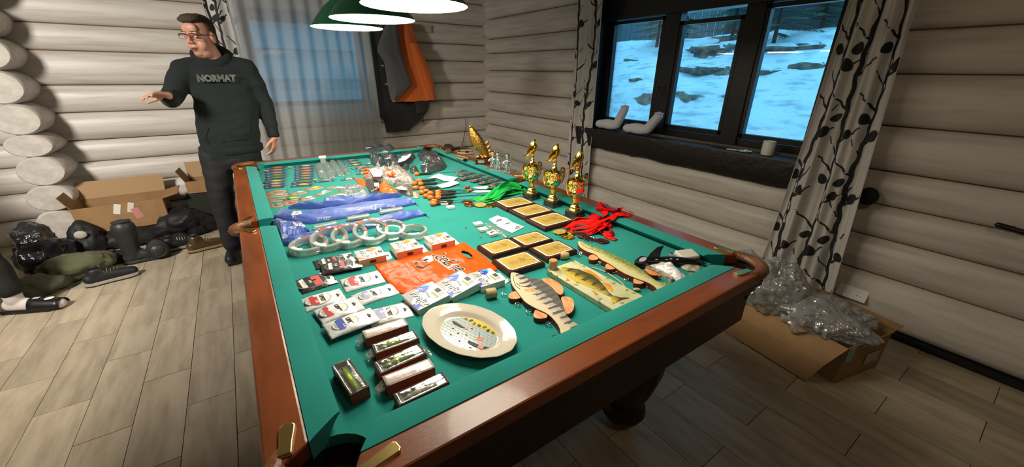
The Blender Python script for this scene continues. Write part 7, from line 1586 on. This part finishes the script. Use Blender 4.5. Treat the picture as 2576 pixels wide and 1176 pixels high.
def sack(name, lab, cat, c, r, m, seed, amp=.25, grp=None, f=6):
    b = MB().ell((0, 0, 0), r, n=64, h=36); b.v = [tuple(Vector(v) * (1 + amp * 1.5 * nz(v, f, seed) + amp * .8 * nz(v, f * 2.5, seed + 2) + amp * .5 * abs(nz(v, f * 6, seed + 4)))) for v in b.v]; b.v = [(x, y, max(z, -c[2] + .004)) for x, y, z in b.v]
    return b.build(name, m, loc=c, label=lab, cat=cat, group=grp)
BLKBAG = mat('black_gear_bag', (.010, .010, .011, 1), .6, bump=.4, bscale=30)
sack('black_duffel_bag', 'black duffel bag under the large cardboard box', 'bag', (-1.05, 4.80, .085), (.36, .24, .10), BLKBAG, 1, .12)
sack('black_bin_bag', 'shiny black bin bag left of the duffel, by the log ends', 'bag', (-1.50, 4.42, .17), (.15, .15, .19), mat('shiny_black_polythene', (.02, .02, .022, 1), .2, bump=1, bscale=22, coat=.5), 5, .3)
sack('olive_sack', 'olive cloth bundle lying behind the black hiking shoe', 'bag', (-1.24, 4.12, .09), (.20, .15, .11), mat('olive_cloth', (.10, .10, .055, 1), .9, bump=.4, bscale=60), 9, .2)
sack('olive_sack', 'dark olive cloth heap beside the seated person', 'bag', (-1.42, 3.92, .06), (.16, .12, .075), mat('olive_cloth2', (.075, .075, .045, 1), .9, bump=.4, bscale=60), 12, .2)
sack('black_rucksack', 'dark rucksack with a pale patch between bin bag and duffel', 'bag', (-1.28, 4.62, .13), (.13, .12, .15), BLKBAG, 15, .2)
MB().ell((-1.28, 4.50, .22), (.04, .012, .035), n=12, h=6).build('pale_patch', mat('pale_patch_cloth', (.45, .42, .36, 1), .8), label='pale oval patch on the dark rucksack', cat='patch')
t = thing('dark_crate', 'dark green fabric crate behind the man, holding the small box', 'crate', (-.42, 4.96, 0), -.05); b = MB(); b.rings([[(w * x, w * .85 * y, z) for x, y in ((-1, -1), (1, -1), (1, 1), (-1, 1))] for w, z in ((.13, 0), (.155, .34), (.145, .34), (.125, .02))]); b.build('crate_body', mat('dark_green_fabric', (.018, .024, .014, 1), .8), t, bevel=.006, smooth=False); MB().box((0, -.02, .345), (.26, .2, .02)).build('folded_rim', BLKBAG, t, bevel=.004)
RUB = mat('dark_grey_rubber', (.025, .028, .028, 1), .45, bump=.1, bscale=30); SOLE = mat('pale_rubber_sole', (.33, .31, .26, 1), .6); BSOLE = mat('black_sole', (.008, .008, .008, 1), .6)
def shoe(name, lab, x, y, rz, m, hs, solem, L=.29, z=0, grp=None, laces=None, fallen=False):
    t = thing(name, lab, 'footwear', (x, y, z), rz, grp)
    if fallen: t.rotation_euler = (math.radians(84), 0, rz); t.location.z = z + .05
    b = MB(); b.capsule((-L * .36, 0, .058), (-L * .05, 0, .062), .042, .044, 14); b.capsule((-L * .05, 0, .060), (L * .38, 0, .044), .044, .036, 14); b.capsule((-L * .28, 0, .08), (-L * .25, 0, hs), .052 if hs > .15 else .042, .078 if hs > .15 else .042, 18); b.capsule((-L * .12, 0, .075), (-L * .2, 0, min(hs, .12)), .038, .036, 12)
    o = put(remesh(b, .0075, 4), 'shoe_upper', t); o.data.materials.append(m)
    ol_ = [(-L * .48, -.02), (-L * .5, 0), (-L * .48, .02), (-L * .35, .038), (0, .036), (L * .3, .046), (L * .46, .030), (L * .5, 0), (L * .46, -.030), (L * .3, -.046), (0, -.036), (-L * .35, -.038)]
    MB().prism([(a_, b_ * 1.05) for a_, b_ in ol_], .008, .030).build('midsole', solem, t, bevel=.003); MB().prism(ol_, 0, .010).build('outsole', BSOLE, t)
    MB().lathe([(.062 if hs > .15 else .036, 0), (.055 if hs > .15 else .030, .002), (.001, -.03)], 18, (-L * (.25 if hs > .15 else .28), 0, hs + (.060 if hs > .15 else .039)), cap=False).build('shoe_opening', INK, t)
    if laces:
        q = MB()
        for k in range(5): q.tube([(-L * .10 + .018 * k, -.030, .100 - .006 * k), (-L * .09 + .018 * k, 0, .116 - .005 * k), (-L * .08 + .018 * k, .030, .100 - .006 * k)], .0022, 5)
        q.build('laces', laces, t)
    return t
LB = mat('black_leather_shoe', (.012, .013, .017, 1), .55); LACE = mat('tan_lace', (.30, .20, .10, 1), .8)
shoe('hiking_shoe', 'black hiking shoe with pale midsole alone in front of the olive bundle', -1.04, 3.885, .22, LB, .105, SOLE, .31, laces=LACE)
shoe('rubber_boot', 'tall dark grey rubber boot standing before the large cardboard box', -.87, 4.20, .10, RUB, .31, RUB, .30)
shoe('rubber_boot', 'second tall dark rubber boot lying on its side behind the standing one', -.76, 4.50, .15, RUB, .30, RUB, .30, fallen=True)
shoe('trainer', 'black trainer with a pale sole edge right of the rubber boots', -.66, 4.34, .25, LB, .10, SOLE, .28, laces=mat('white_lace', (.6, .6, .58, 1), .8))
shoe('leather_boot', 'brown leather boot with gold eyelets next to the man', -.46, 4.20, .22, mat('brown_oiled_leather', (.07, .042, .018, 1), .35, coat=.4), .12, mat('ochre_sole', (.28, .18, .07, 1), .6), .29, laces=mat('gold_lace', (.55, .40, .10, 1), .5))
shoe('rubber_clog', 'black rubber shoe tucked behind the standing rubber boot', -1.02, 4.28, .3, LB, .08, BSOLE, .27)
sack('dark_jacket_heap', 'dark jacket heap between the fallen boot and the crate', 'clothes', (-.62, 4.72, .12), (.22, .15, .13), BLKBAG, 22, .25)
